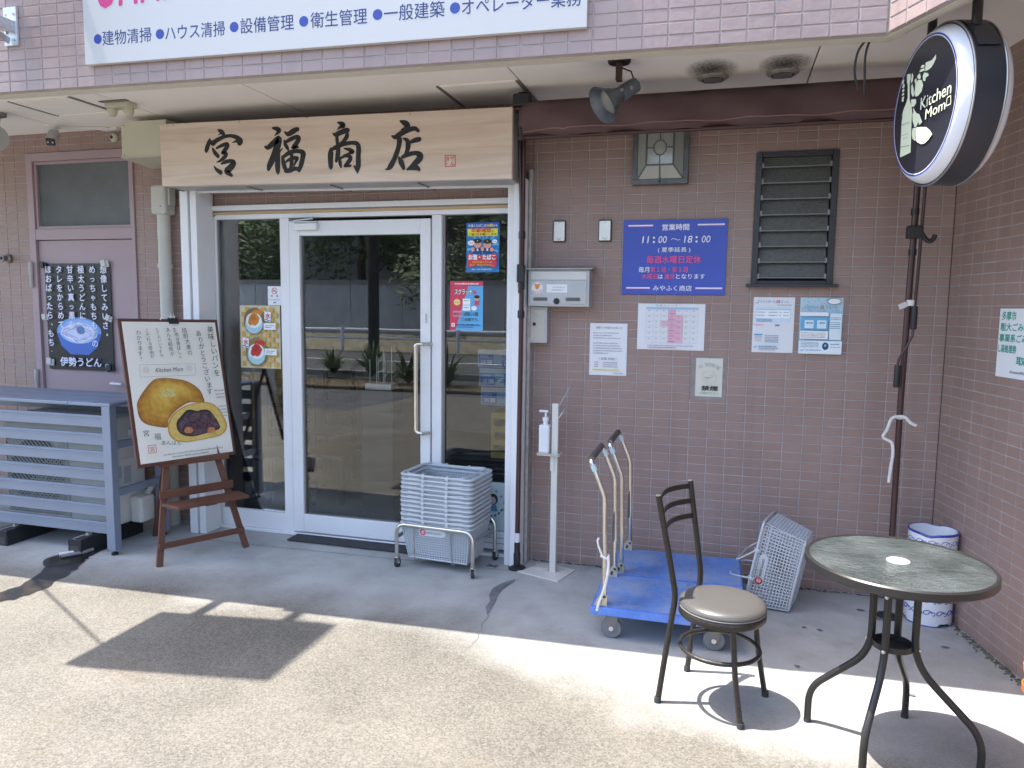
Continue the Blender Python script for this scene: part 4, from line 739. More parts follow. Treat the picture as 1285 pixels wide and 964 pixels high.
for i in range(4):
    MB().bx(.03 + i * .55, .03 + i * .55 + .004, .033, .3, -.001 + .024 - i * .007, .03 - i * .007).build('seam', M_ALU, t)
MB().bar((.0, .20, .026), (2.235, .22, .0), .012, .01).build('shutter_slot', M_GASKET, t)
MB().bar((.0, .185, .024), (2.235, .205, -.002), .006, .014).build('slot_lip', M_WHITE, t)
def smooth(st, n=5):                       # Catmull-Rom through a brush stroke's points
    P = [st[0]] + list(st) + [st[-1]]; out = []
    for i in range(1, len(P) - 2):
        for k in range(n):
            s_ = k / n; q = []
            for d in range(3):
                a, b, c, e = P[i - 1][d], P[i][d], P[i + 1][d], P[i + 2][d]
                q.append(.5 * (2 * b + (c - a) * s_ + (2 * a - 5 * b + 4 * c - e) * s_ ** 2 + (3 * b - a - 3 * c + e) * s_ ** 3))
            out.append(q)
    return out + [list(P[-2])]
names = [9, 12, 12, 8]; idx = 0; nch = [len(ART['call'])]
groups = [ART['call'][0:9], ART['call'][9:21], ART['call'][21:33], ART['call'][33:41]]
lay_ = 0
for gset in groups:
    mb = MB()
    for st in gset:
        sp = smooth(st); lay_ += 1; y = -.0006 - .00005 * lay_; L_, R_ = [], []
        for i, (u, v, h) in enumerate(sp):
            a = sp[max(0, i - 1)]; b = sp[min(len(sp) - 1, i + 1)]; dx, dz = b[0] - a[0], b[1] - a[1]; l = math.hypot(dx, dz) or 1e-6; h = max(h * 1.38, .0006)
            L_.append((u - dz / l * h, v + dx / l * h)); R_.append((u + dz / l * h, v - dx / l * h))
        vs = [(u, y, v + .005) for u, v in L_] + [(u, y, v + .005) for u, v in R_]; n = len(sp)
        mb.add(vs, [(i + n, i + n + 1, i + 1, i) for i in range(n - 1)])
        for (u, v, h) in (sp[0], sp[-1]):
            y2 = y - .00002; mb.add([(u + max(h * 1.35, .0006) * math.cos(2 * PI * k / 12), y2, v + .005 + max(h * 1.35, .0006) * math.sin(2 * PI * k / 12)) for k in range(12)], [tuple(range(12))])
    mb.build('brush_character', M_INKB, t)
x0, z1 = ART['stamp'][0]; x1, z0 = ART['stamp'][2]; z0 += .005; z1 += .005
sp_ = Panel('seal_stamp', None, None, (x0, -.0004, z0), x1 - x0, z1 - z0, M_WOOD, th=.0003, parent=t); W_, H_ = x1 - x0, z1 - z0; RD = ink(sr('c8454c'))
for a in ((0, 0, W_, .004), (0, H_ - .004, W_, H_), (0, .004, .004, H_ - .004), (W_ - .004, .004, W_, H_ - .004)): sp_.rect('border', *a, RD)
sp_.text(.006, H_ * .52, H_ * .38, '食', RD, w=W_ * .34); sp_.text(.008, H_ * .1, H_ * .36, '卜', RD, w=W_ * .2); sp_.text(W_ * .5, H_ * .5, H_ * .4, 'ザ', RD, w=W_ * .42, off=.01); sp_.text(W_ * .5, H_ * .1, H_ * .36, 'ん', RD, w=W_ * .42, off=.01); sp_.done()
for u, v in ART['dots']: MB().lathe([(.004, 0), (.003, .003)], (u, -.0005, v + .005), 8, ax=(0, -1, 0)).build('screw', M_ALU, t)

# white cleaning company sign on the fascia (top runs out of the picture)
fd = Vector((math.cos(FA), math.sin(FA), 0)); fn = Vector((math.sin(FA), -math.cos(FA), 0))
p0 = Vector((-2.014, -1.241, 2.647)) + fn * .028
BL = ink(sr('2f4a9c'), .6); NV = ink(sr('273c72'), .6)
p = Panel('company_sign', 'large white cleaning company sign with blue bulleted services on the tiled fascia', 'sign', p0, 2.405, .62, mat('sign_white', (.55, .55, .545), .3, var=.02, sc=1), ux=fd, th=.026, bevel=.002, step=.00003)
items = [(.077, .113, .102, '建物清掃', .269), (.418, .112, .446, 'ハウス清掃', .312), (.806, .115, .838, '設備管理', .265), (1.152, .114, 1.185, '衛生管理', .267), (1.501, .116, 1.530, '一般建築', .273), (1.849, .116, 1.879, 'オペレーター業務', .502)]
for u, v, tu, s_, w_ in items: p.ell('bullet', u, v, .0225, .0225, BL, 24); p.text(tu, v - .032, .066, s_, NV, w=w_, off=.01)
PK = ink(sr('c83c80'), .6)
p.text(.085, .252, .20, 'OMNI', PK, w=.40, off=.03, shear=.25, rot=.03)
p.text(.56, .33, .17, 'クリーン', ink(sr('f0a050')), w=.6, off=.02); p.text(1.3, .35, .17, 'サービス', PK, w=.6, off=.02); p.done()

# projecting sign high on the fascia, out of the picture: its bracket shows top left, its shadow lies on the ground
t = thing('bracket_sign', 'tall projecting sign above the frame, its steel bracket plate bolted on the fascia', 'sign', (-2.58, -1.26, 2.8))
MB().bx(-.05, .05, -.78, -.21, .02, 2.36).build('sign_box', mat('sign_white', (.76, .80, .86)), t, bevel=.004)
for z in (.0, 1.34):
    pl = MB().bx(.085, .165, -.012, .0, z - .03, z + .15).build('bracket_plate', mat('galvanised', (.62, .66, .70), .4, .5, var=.15, sc=25), t, bevel=.001)
    for zz in (.0, .035, .085, .12):
        for xx in (.1, .15): MB().lathe([(.006, 0), (.006, .007)], (xx, -.012, z + zz - .005), 6, ax=(0, -1, 0)).build('bolt', M_STEEL, pl)
    MB().bx(.10, .15, -.26, -.012, z + .035, z + .085).build('bracket_arm', MATS['galvanised'], t, bevel=.002)
    MB().bx(.0, .15, -.30, -.25, z + .035, z + .085).build('bracket_arm', MATS['galvanised'], t, bevel=.002)
    MB().bar((.125, -.02, z - .01), (.11, -.22, z + .04), .008, .03).build('gusset', M_STEEL, t)
MB().bx(.085, .165, -.012, 0, .2, .24).build('cable_clamp', M_STEEL, t)
# a cable slung from the fascia: its thin shadow crosses the sunny concrete
t = thing('stay_cable', 'thin steel stay cable bracing the projecting sign back to the facade', 'cable', (-3.55, -1.305, 2.65))
MB().tube([(0, 0, 0), (.93, -.54, .17)], .008, 6).build('cable_run', M_BLACK, t, True)
MB().bx(-.03, .03, .0, .06, -.05, .05).build('wall_anchor', M_STEEL, t)

# round double sided shop sign
TH_ = -1.37; e1 = Vector((math.cos(TH_), math.sin(TH_), 0)); en = Vector((-math.sin(TH_), math.cos(TH_), 0))     # en points away from the lettered face (to +x)
C0 = Vector((1.649, -1.105, 2.28))
t = thing('round_sign', 'round black and white double faced shop sign hanging under the canopy, lettered Kitchen Mom', 'sign', mw=Matrix(((e1.x, en.x, 0, C0.x), (e1.y, en.y, 0, C0.y), (0, 0, 1, C0.z), (0, 0, 0, 1))))
M_ACR = mat('white_acrylic', (.80, .81, .86), .25, var=.02, coat=.3)
def lampface(y0, sgn): return MB().lathe([(.02, -.004), (.251, -.004), (.262, .004), (.2725, .02), (.2765, .032)], (0, y0, 0), 72, ax=(0, sgn, 0)).build('acrylic_face', M_ACR, t, True)
f1 = lampface(0, 1); f2 = lampface(.170, -1)
MB().lathe([(.2775, .0325), (.283, .0325), (.283, .138), (.2775, .138)], (0, 0, 0), 72, ax=(0, 1, 0)).build('drum', mat('drum_metal', (.06, .065, .08), .32, .5, var=.1, sc=3), t, True)
for y in (.034, .136): MB().tube([(.2845 * math.cos(2 * PI * k / 72), y, .2845 * math.sin(2 * PI * k / 72)) for k in range(72)], .0035, 6, closed=True).build('rim_bead', M_STEEL, t, True)
for a in (1.15, 1.45, 1.75): MB().lathe([(.005, 0), (.004, .003)], (.283 * math.cos(a), .085, .283 * math.sin(a)), 8, ax=(math.cos(a), 0, math.sin(a))).build('screw', M_STEEL, t)
for sx, zt in ((-.17, .40), (.16, .40)):
    zb = math.sqrt(.283 ** 2 - sx ** 2) - .01
    MB().tube([(sx, .085, zb), (sx, .085, zt)], .0165, 14).build('hanger_tube', M_DARK, t, True)
_s = MB(); _a = [math.radians(x) for x in range(28, 153, 5)]; _s.add([((.2845 + k) * math.cos(a), y, (.2845 + k) * math.sin(a)) for a in _a for k, y in ((0, .05), (.004, .05), (.004, .121), (0, .121))], [(4 * i + j, 4 * i + (j + 1) % 4, 4 * i + 4 + (j + 1) % 4, 4 * i + 4 + j) for i in range(len(_a) - 1) for j in range(4)]); _s.build('hanger_strap', M_DARK, t, True)
pl = MB().lathe([(.058, 0), (.058, .008)], (-.17, .085, .402), 24).build('ceiling_plate', M_DARK, t, True)
pl2 = MB().lathe([(.058, 0), (.058, .008)], (.16, .085, .402), 24).build('ceiling_plate', M_DARK, t, True)
M_FACE = mat('sign_black', (.028, .03, .042), .28, var=.15, sc=4, coat=.2); M_LOGO = ink(sr('e9f0d2'), .45)
pf = Panel('face_print', None, None, (-.2485, -.0045, -.2485), .497, .497, M_FACE, th=.0004, parent=t, shape=[(.2485 + .2445 * math.cos(2 * PI * k / 72), .2485 + .2445 * math.sin(2 * PI * k / 72)) for k in range(72)])
for s_ in (1,):
    c = .2485
    pf.ring('white_ring', c, c, .2395, .0035, M_ACR, 72); pf.ring('blue_ring', c, c, .2432, .0062, ink(sr('3a4a9a')), 72)
    for k, pts in ART['logo'].items():
        a = sum(pts[i][0] * pts[(i + 1) % len(pts)][1] - pts[(i + 1) % len(pts)][0] * pts[i][1] for i in range(len(pts)))
        q = [(u + c, v + c) for u, v in pts]
        pf.poly('emblem', q if a > 0 else q[::-1], M_LOGO)
    T_ = [(u + c, v + c) for u, v in ART['txt']]; Ln = [(u + c, v + c) for u, v in ART['lines']]
    for i in range(0, 8, 2): pf.line('emblem_line', [Ln[i], Ln[i + 1]], .0015 if i < 4 else .001, M_FACE)
    fe = ART['logo']['fish']; pf.ring('emblem_line', T_[0][0] * 0 + c + .0 + (sum(q[0] for q in ART['logo']['fish']) / len(fe)) + .042, c + sum(q[1] for q in fe) / len(fe) - .012, .004, .002, M_FACE, 10)
    pf.text(T_[0][0], T_[0][1], T_[2][1] - T_[0][1], 'Kitchen', M_LOGO, w=T_[1][0] - T_[0][0], off=.004)
    pf.text(T_[4][0], T_[4][1], T_[6][1] - T_[4][1], 'Mom', M_LOGO, w=T_[5][0] - T_[4][0], off=.004)
    br = T_[8:12]; pf.line('bread_outline', br + [br[0]], .0035, M_LOGO)
pf.done()
sm3 = lambda q: smooth(q, 4)
t2 = thing('sign_cable', 'black cable looped on the soffit beside the round sign', 'cable', (1.55, -.93, SZ))
MB().tube([Vector(q) for q in sm3([(.10, .06, -.016), (.05, .03, -.03), (-.02, -.05, -.08), (-.06, -.08, -.115), (-.10, -.08, -.13), (-.125, -.07, -.17), (-.13, -.06, -.24), (-.11, -.04, -.30)])], .0045, 7).build('loop', M_BLACK, t2, True)
MB().tube([Vector(q) for q in sm3([(-.06, -.08, -.115), (-.085, -.085, -.13), (-.098, -.08, -.19), (-.092, -.06, -.27), (-.088, -.04, -.32)])], .0045, 7).build('loop', M_BLACK, t2, True)
# horn spotlight
t = thing('spotlight', 'weathered grey horn shaped spotlight on a brown bracket under the canopy', 'lamp', (.445, -.62, SZ))
MB().lathe([(.05, -.02), (.055, -.012), (.055, 0)], seg=20).build('ceiling_plate', M_BLACK, t, True)
MB().bx(-.014, .014, -.02, .02, -.10, -.02).build('bracket', mat('rusty_brown', (.07, .035, .028), .6, var=.3, sc=20), t, bevel=.003)
M_HORN = mat('weathered_blue_grey', (.13, .15, .18), .45, .3, var=.35, sc=14)
ax_ = Vector((-.62, -.45, -.50)).normalized(); hp = Vector((.06, .05, -.115))
MB().lathe([(.034, -.02), (.036, 0), (.036, .07), (.033, .075), (.045, .11), (.066, .15), (.09, .19), (.093, .193), (.090, .190), (.064, .15), (.03, .10)], hp, 28, ax=ax_).build('horn', M_HORN, t, True)
MB().lathe([(.062, .145), (.05, .158), (.02, .165)], hp, 20, ax=ax_).build('lens', mat('lamp_lens', (.25, .26, .25), .2, var=.1), t, True)
MB().tube([hp - ax_ * .01 + Vector((.0, 0, .02)), hp + Vector((-.01, 0, .07)), Vector((.01, 0, -.04))], .004, 6).build('lead', M_BLACK, t, True)
for k in (-.03, .03): MB().lathe([(.008, 0), (.008, .012)], hp + Vector((0, -.036, k * .3 - .01)) + ax_ * (.03 + k), 8, ax=(0, -1, 0)).build('screw', M_STEEL, t)

# awning between two floor to ceiling poles
M_AWN = mat('brown_canvas', (.115, .070, .074), .85, var=.12, sc=5, bump=.25, bsc=260)
t = thing('awning', 'rolled down brown canvas valance stretched above the tiled wall', 'awning', (-.13, -.30, 2.41))
nx, nz = 60, 6; mb = MB()
for j in range(nz + 1):
    for i in range(nx + 1):
        x = .01 + 1.86 * i / nx; u = j / nz; sag = .012 * math.sin(i * .55) * (1 - u) + .006 * math.sin(i * 1.3 + j)
        z = -.003 + .19 * u + (.028 * math.sin(PI * min(1, i / 9)) * (1 - u) * .6 if i < 9 else .016 * (1 - u)) - .02 * i / nx * (1 - u) * 0
        y = -.02 - .03 * math.sin(u * PI) + .020 * math.sin(i * .42 + u * 3.4) * (1 - u * .5) + .010 * math.sin(i * .83 - u * 4)
        mb.v.append((x, y, z))
for j in range(nz):
    for i in range(nx): a = j * (nx + 1) + i; mb.f.append((a, a + 1, a + nx + 2, a + nx + 1)); mb.m.append(0)
o = mb.build('canvas', M_AWN, t, True); so = o.modifiers.new('t', 'SOLIDIFY'); so.thickness = .003
MB().tube([mb.v[(1 * (nx + 1)) + i][0:1] + (mb.v[(nx + 1) + i][1] - .004,) + (mb.v[(nx + 1) + i][2] + .006,) for i in range(nx + 1)], .0035, 6).build('hem_piping', mat('brown_piping', (.27, .16, .15), .8), t, True)
MB().tube([(-.02, .03, .18), (1.99, .03, .18)], .03, 16).build('roller', M_BROWNPOLE, t, True)
MB().tube([(.0, -.012, .012), (1.9, -.012, .012)], .011, 10).build('front_bar', M_BROWNPOLE, t, True)
MB().tube([(-.055, -.01, .165), (.03, -.01, .165)], .009, 8).lathe([(.017, 0), (.017, .012)], (-.06, -.01, .165), 12, ax=(1, 0, 0)).build('end_pin', M_BROWNPOLE, t, True)
MB().bx(-.03, .06, -.03, .05, .175, .24).build('end_bracket', M_BLACK, t, bevel=.008)
MB().bx(1.88, 1.99, -.03, .05, .15, .23).build('end_bracket', M_BLACK, t, bevel=.008)
MB().tube([(.02, -.02, .17), (.012, -.035, .10), (.02, -.03, .03), (.03, -.02, .0)], .009, 8).build('side_arm', M_BLACK, t, True)
_g = [o for o in bpy.data.objects if o.name == 'shutter_guide.001'][0]
MB().bx(-.1265 - _g.location.x, -.108 - _g.location.x, .015, .099, 0.002, 2.3).build('back_channel', M_ALU2, _g, bevel=.002)
# poles
t = thing('awning_pole', 'brown awning pole at the right edge of the shopfront with a round black foot', 'pole', (-.14, -.185, 0), 0, 'awning poles')
MB().lathe([(.052, 0), (.052, .008), (.03, .018), (.03, .02)], seg=28).build('foot_plate', M_BLACK, t, True)
MB().lathe([(.02, .02), (.021, .09), (.017, .10), (.017, .16)], seg=18).build('foot_sleeve', M_BLACK, t, True)
MB().tube([(0, 0, .16), (.003, .005, 1.3), (.006, 0, 2.66)], .0145, 14).build('tube', M_BROWNPOLE, t, True)
MB().lathe([(.0155, 0), (.0155, .055)], (0, 0, .16), 14).build('white_label', M_WHITE, t, True)
for z in (1.46, 1.62, 1.9): MB().lathe([(.018, 0), (.02, .01), (.02, .035), (.018, .045)], (.004, 0, z), 14).build('collar', M_BLACK, t, True)
MB().tube([(-.018, -.02, 2.60), (-.010, -.022, 2.35), (.0, -.02, 2.05), (.0, -.018, 1.75), (-.004, -.016, 1.60)], .0075, 8).build('crank_rod', M_BROWNPOLE, t, True)
MB().bx(-.016, .022, -.032, .018, 1.66, 1.76).build('rod_clip', M_BLACK, t, bevel=.004)
for k in range(9): MB().lathe([(.0022, 0), (.0022, .002)], (.007, -.0145, 1.82 + k * .075), 6, ax=(0, -1, 0)).build('peg_hole', M_BLACK, t)
MB().lathe([(.018, 0), (.035, .02), (.035, .03)], (.006, 0, 2.66), 20).build('top_pad', M_BLACK, t, True)
t = thing('awning_pole', 'brown awning pole in front of the right corner with a white cord knotted on it', 'pole', (1.815, -.28, 0), 0, 'awning poles')
MB().lathe([(.052, 0), (.052, .008), (.03, .018)], seg=28).build('foot_plate', M_BLACK, t, True)
MB().tube([(0, 0, .015), (-.004, 0, 1.1), (.012, 0, 2.66)], .0145, 14).build('tube', M_BROWNPOLE, t, True)
MB().tube([(.028, -.015, 2.62), (.036, -.018, 2.1), (.03, -.018, 1.72), (.026, -.018, 1.55)], .0075, 8).build('crank_rod', M_BROWNPOLE, t, True)
for z in (1.79, 1.98): MB().lathe([(.018, 0), (.019, .03)], (.004, 0, z), 14).build('collar', M_BLACK, t, True)
MB().tube(arc((.02, -.02, 1.92), (.06, -.02, 1.83), (.085, -.02, 1.865), 6) + [Vector((.092, -.02, 1.885))], .011, 8).build('hook', M_BLACK, t, True)
MB().bx(-.028, .04, -.03, .02, 1.87, 1.93).build('hook_base', M_BLACK, t, bevel=.006)
MB().lathe([(.013, 0), (.015, .01), (.015, .10), (.013, .11)], (.026, -.018, 1.44), 14).build('crank_grip', M_BLACK, t, True)
MB().tube([(.026, -.018, 1.44), (.024, -.02, 1.41), (.002, -.03, 1.36), (-.03, -.03, 1.30), (-.034, -.03, 1.27)], .006, 8).build('crank_link', M_BROWNPOLE, t, True)
MB().lathe([(.013, 0), (.014, .01), (.014, .10), (.012, .108)], (-.034, -.03, 1.16), 14).build('crank_grip', M_BLACK, t, True)
MB().lathe([(.0205, 0), (.0205, .028)], (.01, -.006, 1.552), 14).build('tape', mat('white_tape', (.7, .68, .66), .7), t, True)
MB().bar((-.01, -.02, 1.56), (-.045, -.03, 1.545), .002, .026).build('tape_end', MATS['white_tape'], t)
t = thing('knotted_cord', 'white cord knotted round the right awning pole with one end hanging', 'cord', (1.81, -.28, .93))
MB().tube(smooth([(.07, -.03, .048), (.045, -.03, .06), (.02, -.026, .085), (-.01, -.024, .087), (-.04, -.03, .075), (-.06, -.04, .02), (-.075, -.04, -.01), (-.06, -.04, -.025), (-.035, -.045, -.04), (-.028, -.05, -.09), (-.034, -.05, -.17), (-.038, -.05, -.235)], 4), .0075, 8).build('cord', M_ROPE, t, True)
MB().tube([(.0175 * math.cos(a), .0175 * math.sin(a), .083 + .004 * math.sin(a)) for a in [2 * PI * k / 14 for k in range(14)]], .007, 8, closed=True).build('loop', M_ROPE, t, True)

# ================================================================ ON THE WALL
# stained glass lantern
t = thing('stained_glass_lamp', 'square leaded glass wall lamp in a grey frame, tucked under the awning', 'lamp', (.45, -.0, 2.2))
M_LEAD = mat('lead_grey', (.14, .15, .155), .5, .5, var=.2, sc=20); M_OPAL = mat('opal_glass', (.34, .36, .33), .12, var=.1, sc=6, coat=.6)
def fr4(mb, x0, x1, z0, z1, w_, y0, y1):
    mb.bx(x0, x1, y0, y1, z0, z0 + w_).bx(x0, x1, y0, y1, z1 - w_, z1).bx(x0, x0 + w_, y0, y1, z0 + w_, z1 - w_).bx(x1 - w_, x1, y0, y1, z0 + w_, z1 - w_); return mb
fr4(MB(), 0, .30, 0, .36, .028, -.05, -.001).build('frame', M_LEAD, t, bevel=.003)
a = (.028, .028, .272, .332); b = (.078, .095, .222, .265)
for nm, vs in (('pane', [(a[0], -.045, a[1]), (a[2], -.045, a[1]), (b[2], -.085, b[1]), (b[0], -.085, b[1])]), ('pane', [(a[2], -.045, a[1]), (a[2], -.045, a[3]), (b[2], -.085, b[3]), (b[2], -.085, b[1])]),
               ('pane', [(a[2], -.045, a[3]), (a[0], -.045, a[3]), (b[0], -.085, b[3]), (b[2], -.085, b[3])]), ('pane', [(a[0], -.045, a[3]), (a[0], -.045, a[1]), (b[0], -.085, b[1]), (b[0], -.085, b[3])])):
    MB().add(vs + [(v[0], v[1] + .004, v[2]) for v in vs], [(0, 1, 2, 3), (7, 6, 5, 4), (0, 4, 5, 1), (1, 5, 6, 2), (2, 6, 7, 3), (3, 7, 4, 0)]).build(nm, M_OPAL, t)
MB().bx(b[0], b[2], -.0855, -.0805, b[1], b[3]).build('pane', M_OPAL, t)
lead = MB()
for p_, q_ in (((a[0], a[1]), (b[0], b[1])), ((a[2], a[1]), (b[2], b[1])), ((a[2], a[3]), (b[2], b[3])), ((a[0], a[3]), (b[0], b[3])), ((.15, a[1]), (.15, b[1]))): lead.tube([(p_[0], -.047, p_[1]), (q_[0], -.087, q_[1])], .004, 6)
for k in range(4):
    c = [(b[0], b[1]), (b[2], b[1]), (b[2], b[3]), (b[0], b[3])]; lead.tube([(c[k][0], -.087, c[k][1]), (c[(k + 1) % 4][0], -.087, c[(k + 1) % 4][1])], .005, 6)
oc = [(.15 + .035 * math.cos(PI / 8 + k * PI / 4), .185 + .04 * math.sin(PI / 8 + k * PI / 4)) for k in range(8)]
lead.tube([(x, -.088, z) for x, z in oc], .003, 6, closed=True)
for p_, q_ in (((.15, b[1]), (.15, .147)), ((.15, b[3]), (.15, .223)), ((b[0], .185), (.116, .185)), ((b[2], .185), (.184, .185))): lead.tube([(p_[0], -.088, p_[1]), (q_[0], -.088, q_[1])], .003, 6)
lead.build('lead_cames', M_LEAD, t, True)
MB().lathe([(.007, 0), (.007, .008)], (.15, -.05, .014), 10, ax=(0, -1, 0)).build('knob', M_BLACK, t)
# two small wall plates with rounded dark frames
for x, lab in ((.003, 'small bright metal wall plate in a dark rim, the left one of the pair'), (.266, 'small bright metal wall plate in a dark rim, the one beside the blue board')):
    t = thing('wall_plate', lab, 'plate', (x, -.001, 1.896), 0, 'small metal wall plates')
    MB().bx(0, .073, -.018, 0, 0, .122).build('rim', M_DARK, t, bevel=.006)
    MB().bx(.005, .068, -.024, -.0185, .006, .116).build('cover', mat('brushed_plate', (.74, .73, .68), .28, .55, var=.12, sc=12), t, bevel=.004)
    for z in (.016, .106): MB().lathe([(.005, 0), (.004, .003)], (.0365, -.0242, z), 10, ax=(0, -1, 0)).build('screw', M_STEEL, t)
    MB().tube([(.02, -.0245, .026), (.0365, -.027, .012), (.053, -.0245, .026)], .0015, 5).build('curved_bead', M_STEEL, t)
# louvre window
t = thing('louvre_window', 'narrow louvre window with frosted glass slats in a black frame', 'window', (1.1, 0, 1.65))
f_ = MB(); f_.bx(.001, .03, -.012, .10, .005, .703).bx(.377, .407, -.012, .10, .005, .703).bx(.0305, .3765, -.012, .10, .678, .703).bx(.0305, .3765, -.012, .10, .005, .03); f_.build('frame', M_DARK, t, bevel=.002)
MB().bx(-.026, .434, -.045, -.001, -.004, .012).build('sill', M_DARK, t, bevel=.003)
MB().bx(.03, .38, .10, .13, .02, .69).build('inner_dark', M_BLACK, t)
M_SLAT = mat('frosted_slat', (.125, .13, .12), .22, var=.12, sc=60, bump=.5, bsc=160, coat=.3)
for k in range(8):
    z = .045 + k * .083
    MB().add([(.034, .004, z), (.372, .004, z), (.372, .038, z + .088), (.034, .038, z + .088), (.034, .010, z), (.372, .010, z), (.372, .044, z + .088), (.034, .044, z + .088)], [(0, 1, 2, 3), (7, 6, 5, 4), (0, 4, 5, 1), (1, 5, 6, 2), (2, 6, 7, 3), (3, 7, 4, 0)]).build('glass_slat', M_SLAT, t)
    MB().bx(.034, .372, .001, .0038, z - .002, z + .004).build('slat_edge', mat('slat_edge', (.17, .18, .17), .3), t)
    for x in (.0305, .366): MB().bx(x, x + .010, -.004, .05, z - .004, z + .022).build('slat_clip', M_ALU, t)
# blue opening hours board
BW = ink(sr('f1f2fa')); BR = ink(sr('e8609c')); PKL = ink(sr('e49fd0'))
p = Panel('opening_hours_board', 'blue board with white and pink hand cut opening hours, on the brown tiled wall', 'sign', (.404, -.009, 1.602), .562, .411, mat('board_blue', (.055, .095, .48), .45, var=.04), th=.008, bevel=.001)
p.text(.215, .352, .034, '営業時間', BW, w=.145, off=.02)
for a in ((.028, .378, .165, .384), (.405, .378, .548, .384), (.026, .034, .158, .040), (.405, .034, .548, .040)): p.rect('rule', *a, BW); p.rect('rule', a[0], a[1] - .0035, a[2], a[1], PKL)
p.text(.107, .283, .038, '11', BW, w=.038, off=.012, shear=.12); p.text(.197, .283, .038, '00', BW, w=.045, off=.0, shear=.15); p.text(.335, .283, .038, '18', BW, w=.045, off=.004, shear=.12); p.text(.43, .283, .038, '00', BW, w=.045, off=.0, shear=.15)
for u in (.172, .402): p.ell('dot', u, .289, .006, .006, BW, 12); p.ell('dot', u, .312, .006, .006, BW, 12)
p.line('tilde', [(.265, .302), (.276, .307), (.288, .304), (.300, .298), (.314, .301)], .003, BW)
p.text(.196, .229, .03, '( 夏季延長 )', BW, w=.175, off=.01)
p.text(.135, .172, .041, '毎週水曜日定休', BR, w=.295, off=.02)
p.text(.093, .122, .031, '毎月', BW, w=.058, off=.012); p.text(.158, .122, .031, '第１週・第３週', BR, w=.205, off=.012)
p.text(.110, .085, .030, '木曜日', BR, w=.088, off=.012); p.text(.203, .087, .024, 'は', BW, w=.024, off=.012); p.text(.236, .085, .030, '連休', BR, w=.058, off=.012); p.text(.299, .087, .026, 'となります', BW, w=.155, off=.01)
p.text(.176, .020, .031, 'みやふく商店', BW, w=.21, off=.008); p.done()
# calendar sheet
p = Panel('calendar_sheet', 'white A3 calendar sheet with pink closing days, below the blue board', 'notice', (.4985, -.0018, 1.294), .368, .257, M_PAPER)
GR = ink((.32, .33, .35)); PI_ = ink(sr('e8b4c8')); BLh = ink(sr('a9c8e6'))
x0, y0, cw, ch = .047, .040, .0405, .030
p.rect('header', x0, y0 + .186, x0 + cw * 7, y0 + .198, BLh)
for c, r in ((3, 0), (3, 1), (3, 2), (3, 3), (3, 4), (3, 5), (4, 1), (4, 2), (4, 3), (4, 0), (2, 3), (4, 4)): p.rect('closed_day', x0 + c * cw, y0 + r * .031, x0 + (c + 1) * cw, y0 + r * .031 + .029, PI_)
for c in range(8): p.rect('grid', x0 + c * cw - .0005, y0, x0 + c * cw + .0005, y0 + .198, ink(sr('b8bcc4')))
for r in range(7): p.rect('grid', x0, y0 + r * .031 - .0005, x0 + 7 * cw, y0 + r * .031 + .0005, ink(sr('b8bcc4')))
for r in range(6):
    for c in range(7): p.fake(x0 + c * cw + .012, y0 + r * .031 + .021, x0 + c * cw + .026, .005, GR)
    p.fake(x0 + 3 * cw + .008, y0 + r * .031 + .006, x0 + 4 * cw - .006, .005, ink(sr('c04868')))
p.text(.10, y0 + .203, .009, '営業カレンダー', GR, w=.14); p.fake(.06, .022, .31, .006, GR); p.fake(.06, .011, .22, .006, ink(sr('a06070'))); p.done()
# price notice
p = Panel('notice_sheet', 'white A4 notice of opening changes, leftmost sheet on the tiled wall', 'notice', (.228, -.0018, 1.138), .214, .298, M_PAPER)
p.text(.035, .266, .014, '週替わり休業日のお知らせ', ink(sr('7a7880')), w=.15, off=.004)
for i in range(9):
    if i != 3: p.fake(.02, .240 - i * .0145, .19 - random.uniform(0, .03) - (.06 if i in (1, 8) else 0), .0065, GR)
p.text(.055, .088, .015, '［ 営業 詳細 ］', GR, w=.1, off=.008)
for i in range(3): p.fake(.028, .072 - i * .012, .055, .006, ink(sr('c090a0' if i < 2 else '707078'))); p.fake(.08, .072 - i * .012, .165, .006, ink(sr('7088b0' if i == 0 else 'a890a0')))
p.rect('highlight', .02, .026, .175, .037, ink(sr('e8e4b0'))); p.fake(.022, .028, .17, .006, ink(sr('c8b070'))); p.fake(.14, .010, .195, .006, GR); p.done()
# no smoking plate behind clear tape
o = Panel('tape_patch', 'scuffed clear tape patch framing the cream no smoking card', 'tape', (.80, -.0008, 1.018), .187, .248, mat('clear_tape', (.27, .235, .225), .25, var=.22, sc=16), th=.0006).done()
p = Panel('no_smoking_card', 'cream NO SMOKING card with Japanese text, taped under the calendar sheet', 'sign', (.828, -.0026, 1.040), .144, .214, mat('card_cream', (.66, .65, .56), .55), th=.0012)
for i, c in enumerate('NO SMOKING'):
    a = PI / 2 + .62 - i * .138; p.text(.072 + .078 * math.cos(a) - .004, .09 + .078 * math.sin(a), .021, c, GR, w=.009 if c != 'I' else .002, off=.012, rot=a - PI / 2) if c != ' ' else None
p.ring('circle', .072, .108, .034, .007, ink(sr('d5d1b8'))); p.line('slash', [(.05, .085), (.1, .14)], .006, ink(sr('d5d1b8'))); p.line('cigarette', [(.05, .108), (.074, .104)], .004, GR); p.line('smoke', [(.074, .104), (.09, .11), (.104, .126)], .0015, ink(sr('a8a490')))
p.text(.034, .034, .026, '禁煙', ink((.03,) * 3), w=.088, off=.035); p.text(.024, .014, .011, 'ご協力下さい', ink(sr('6a9a9a')), w=.105, off=.005); p.done()
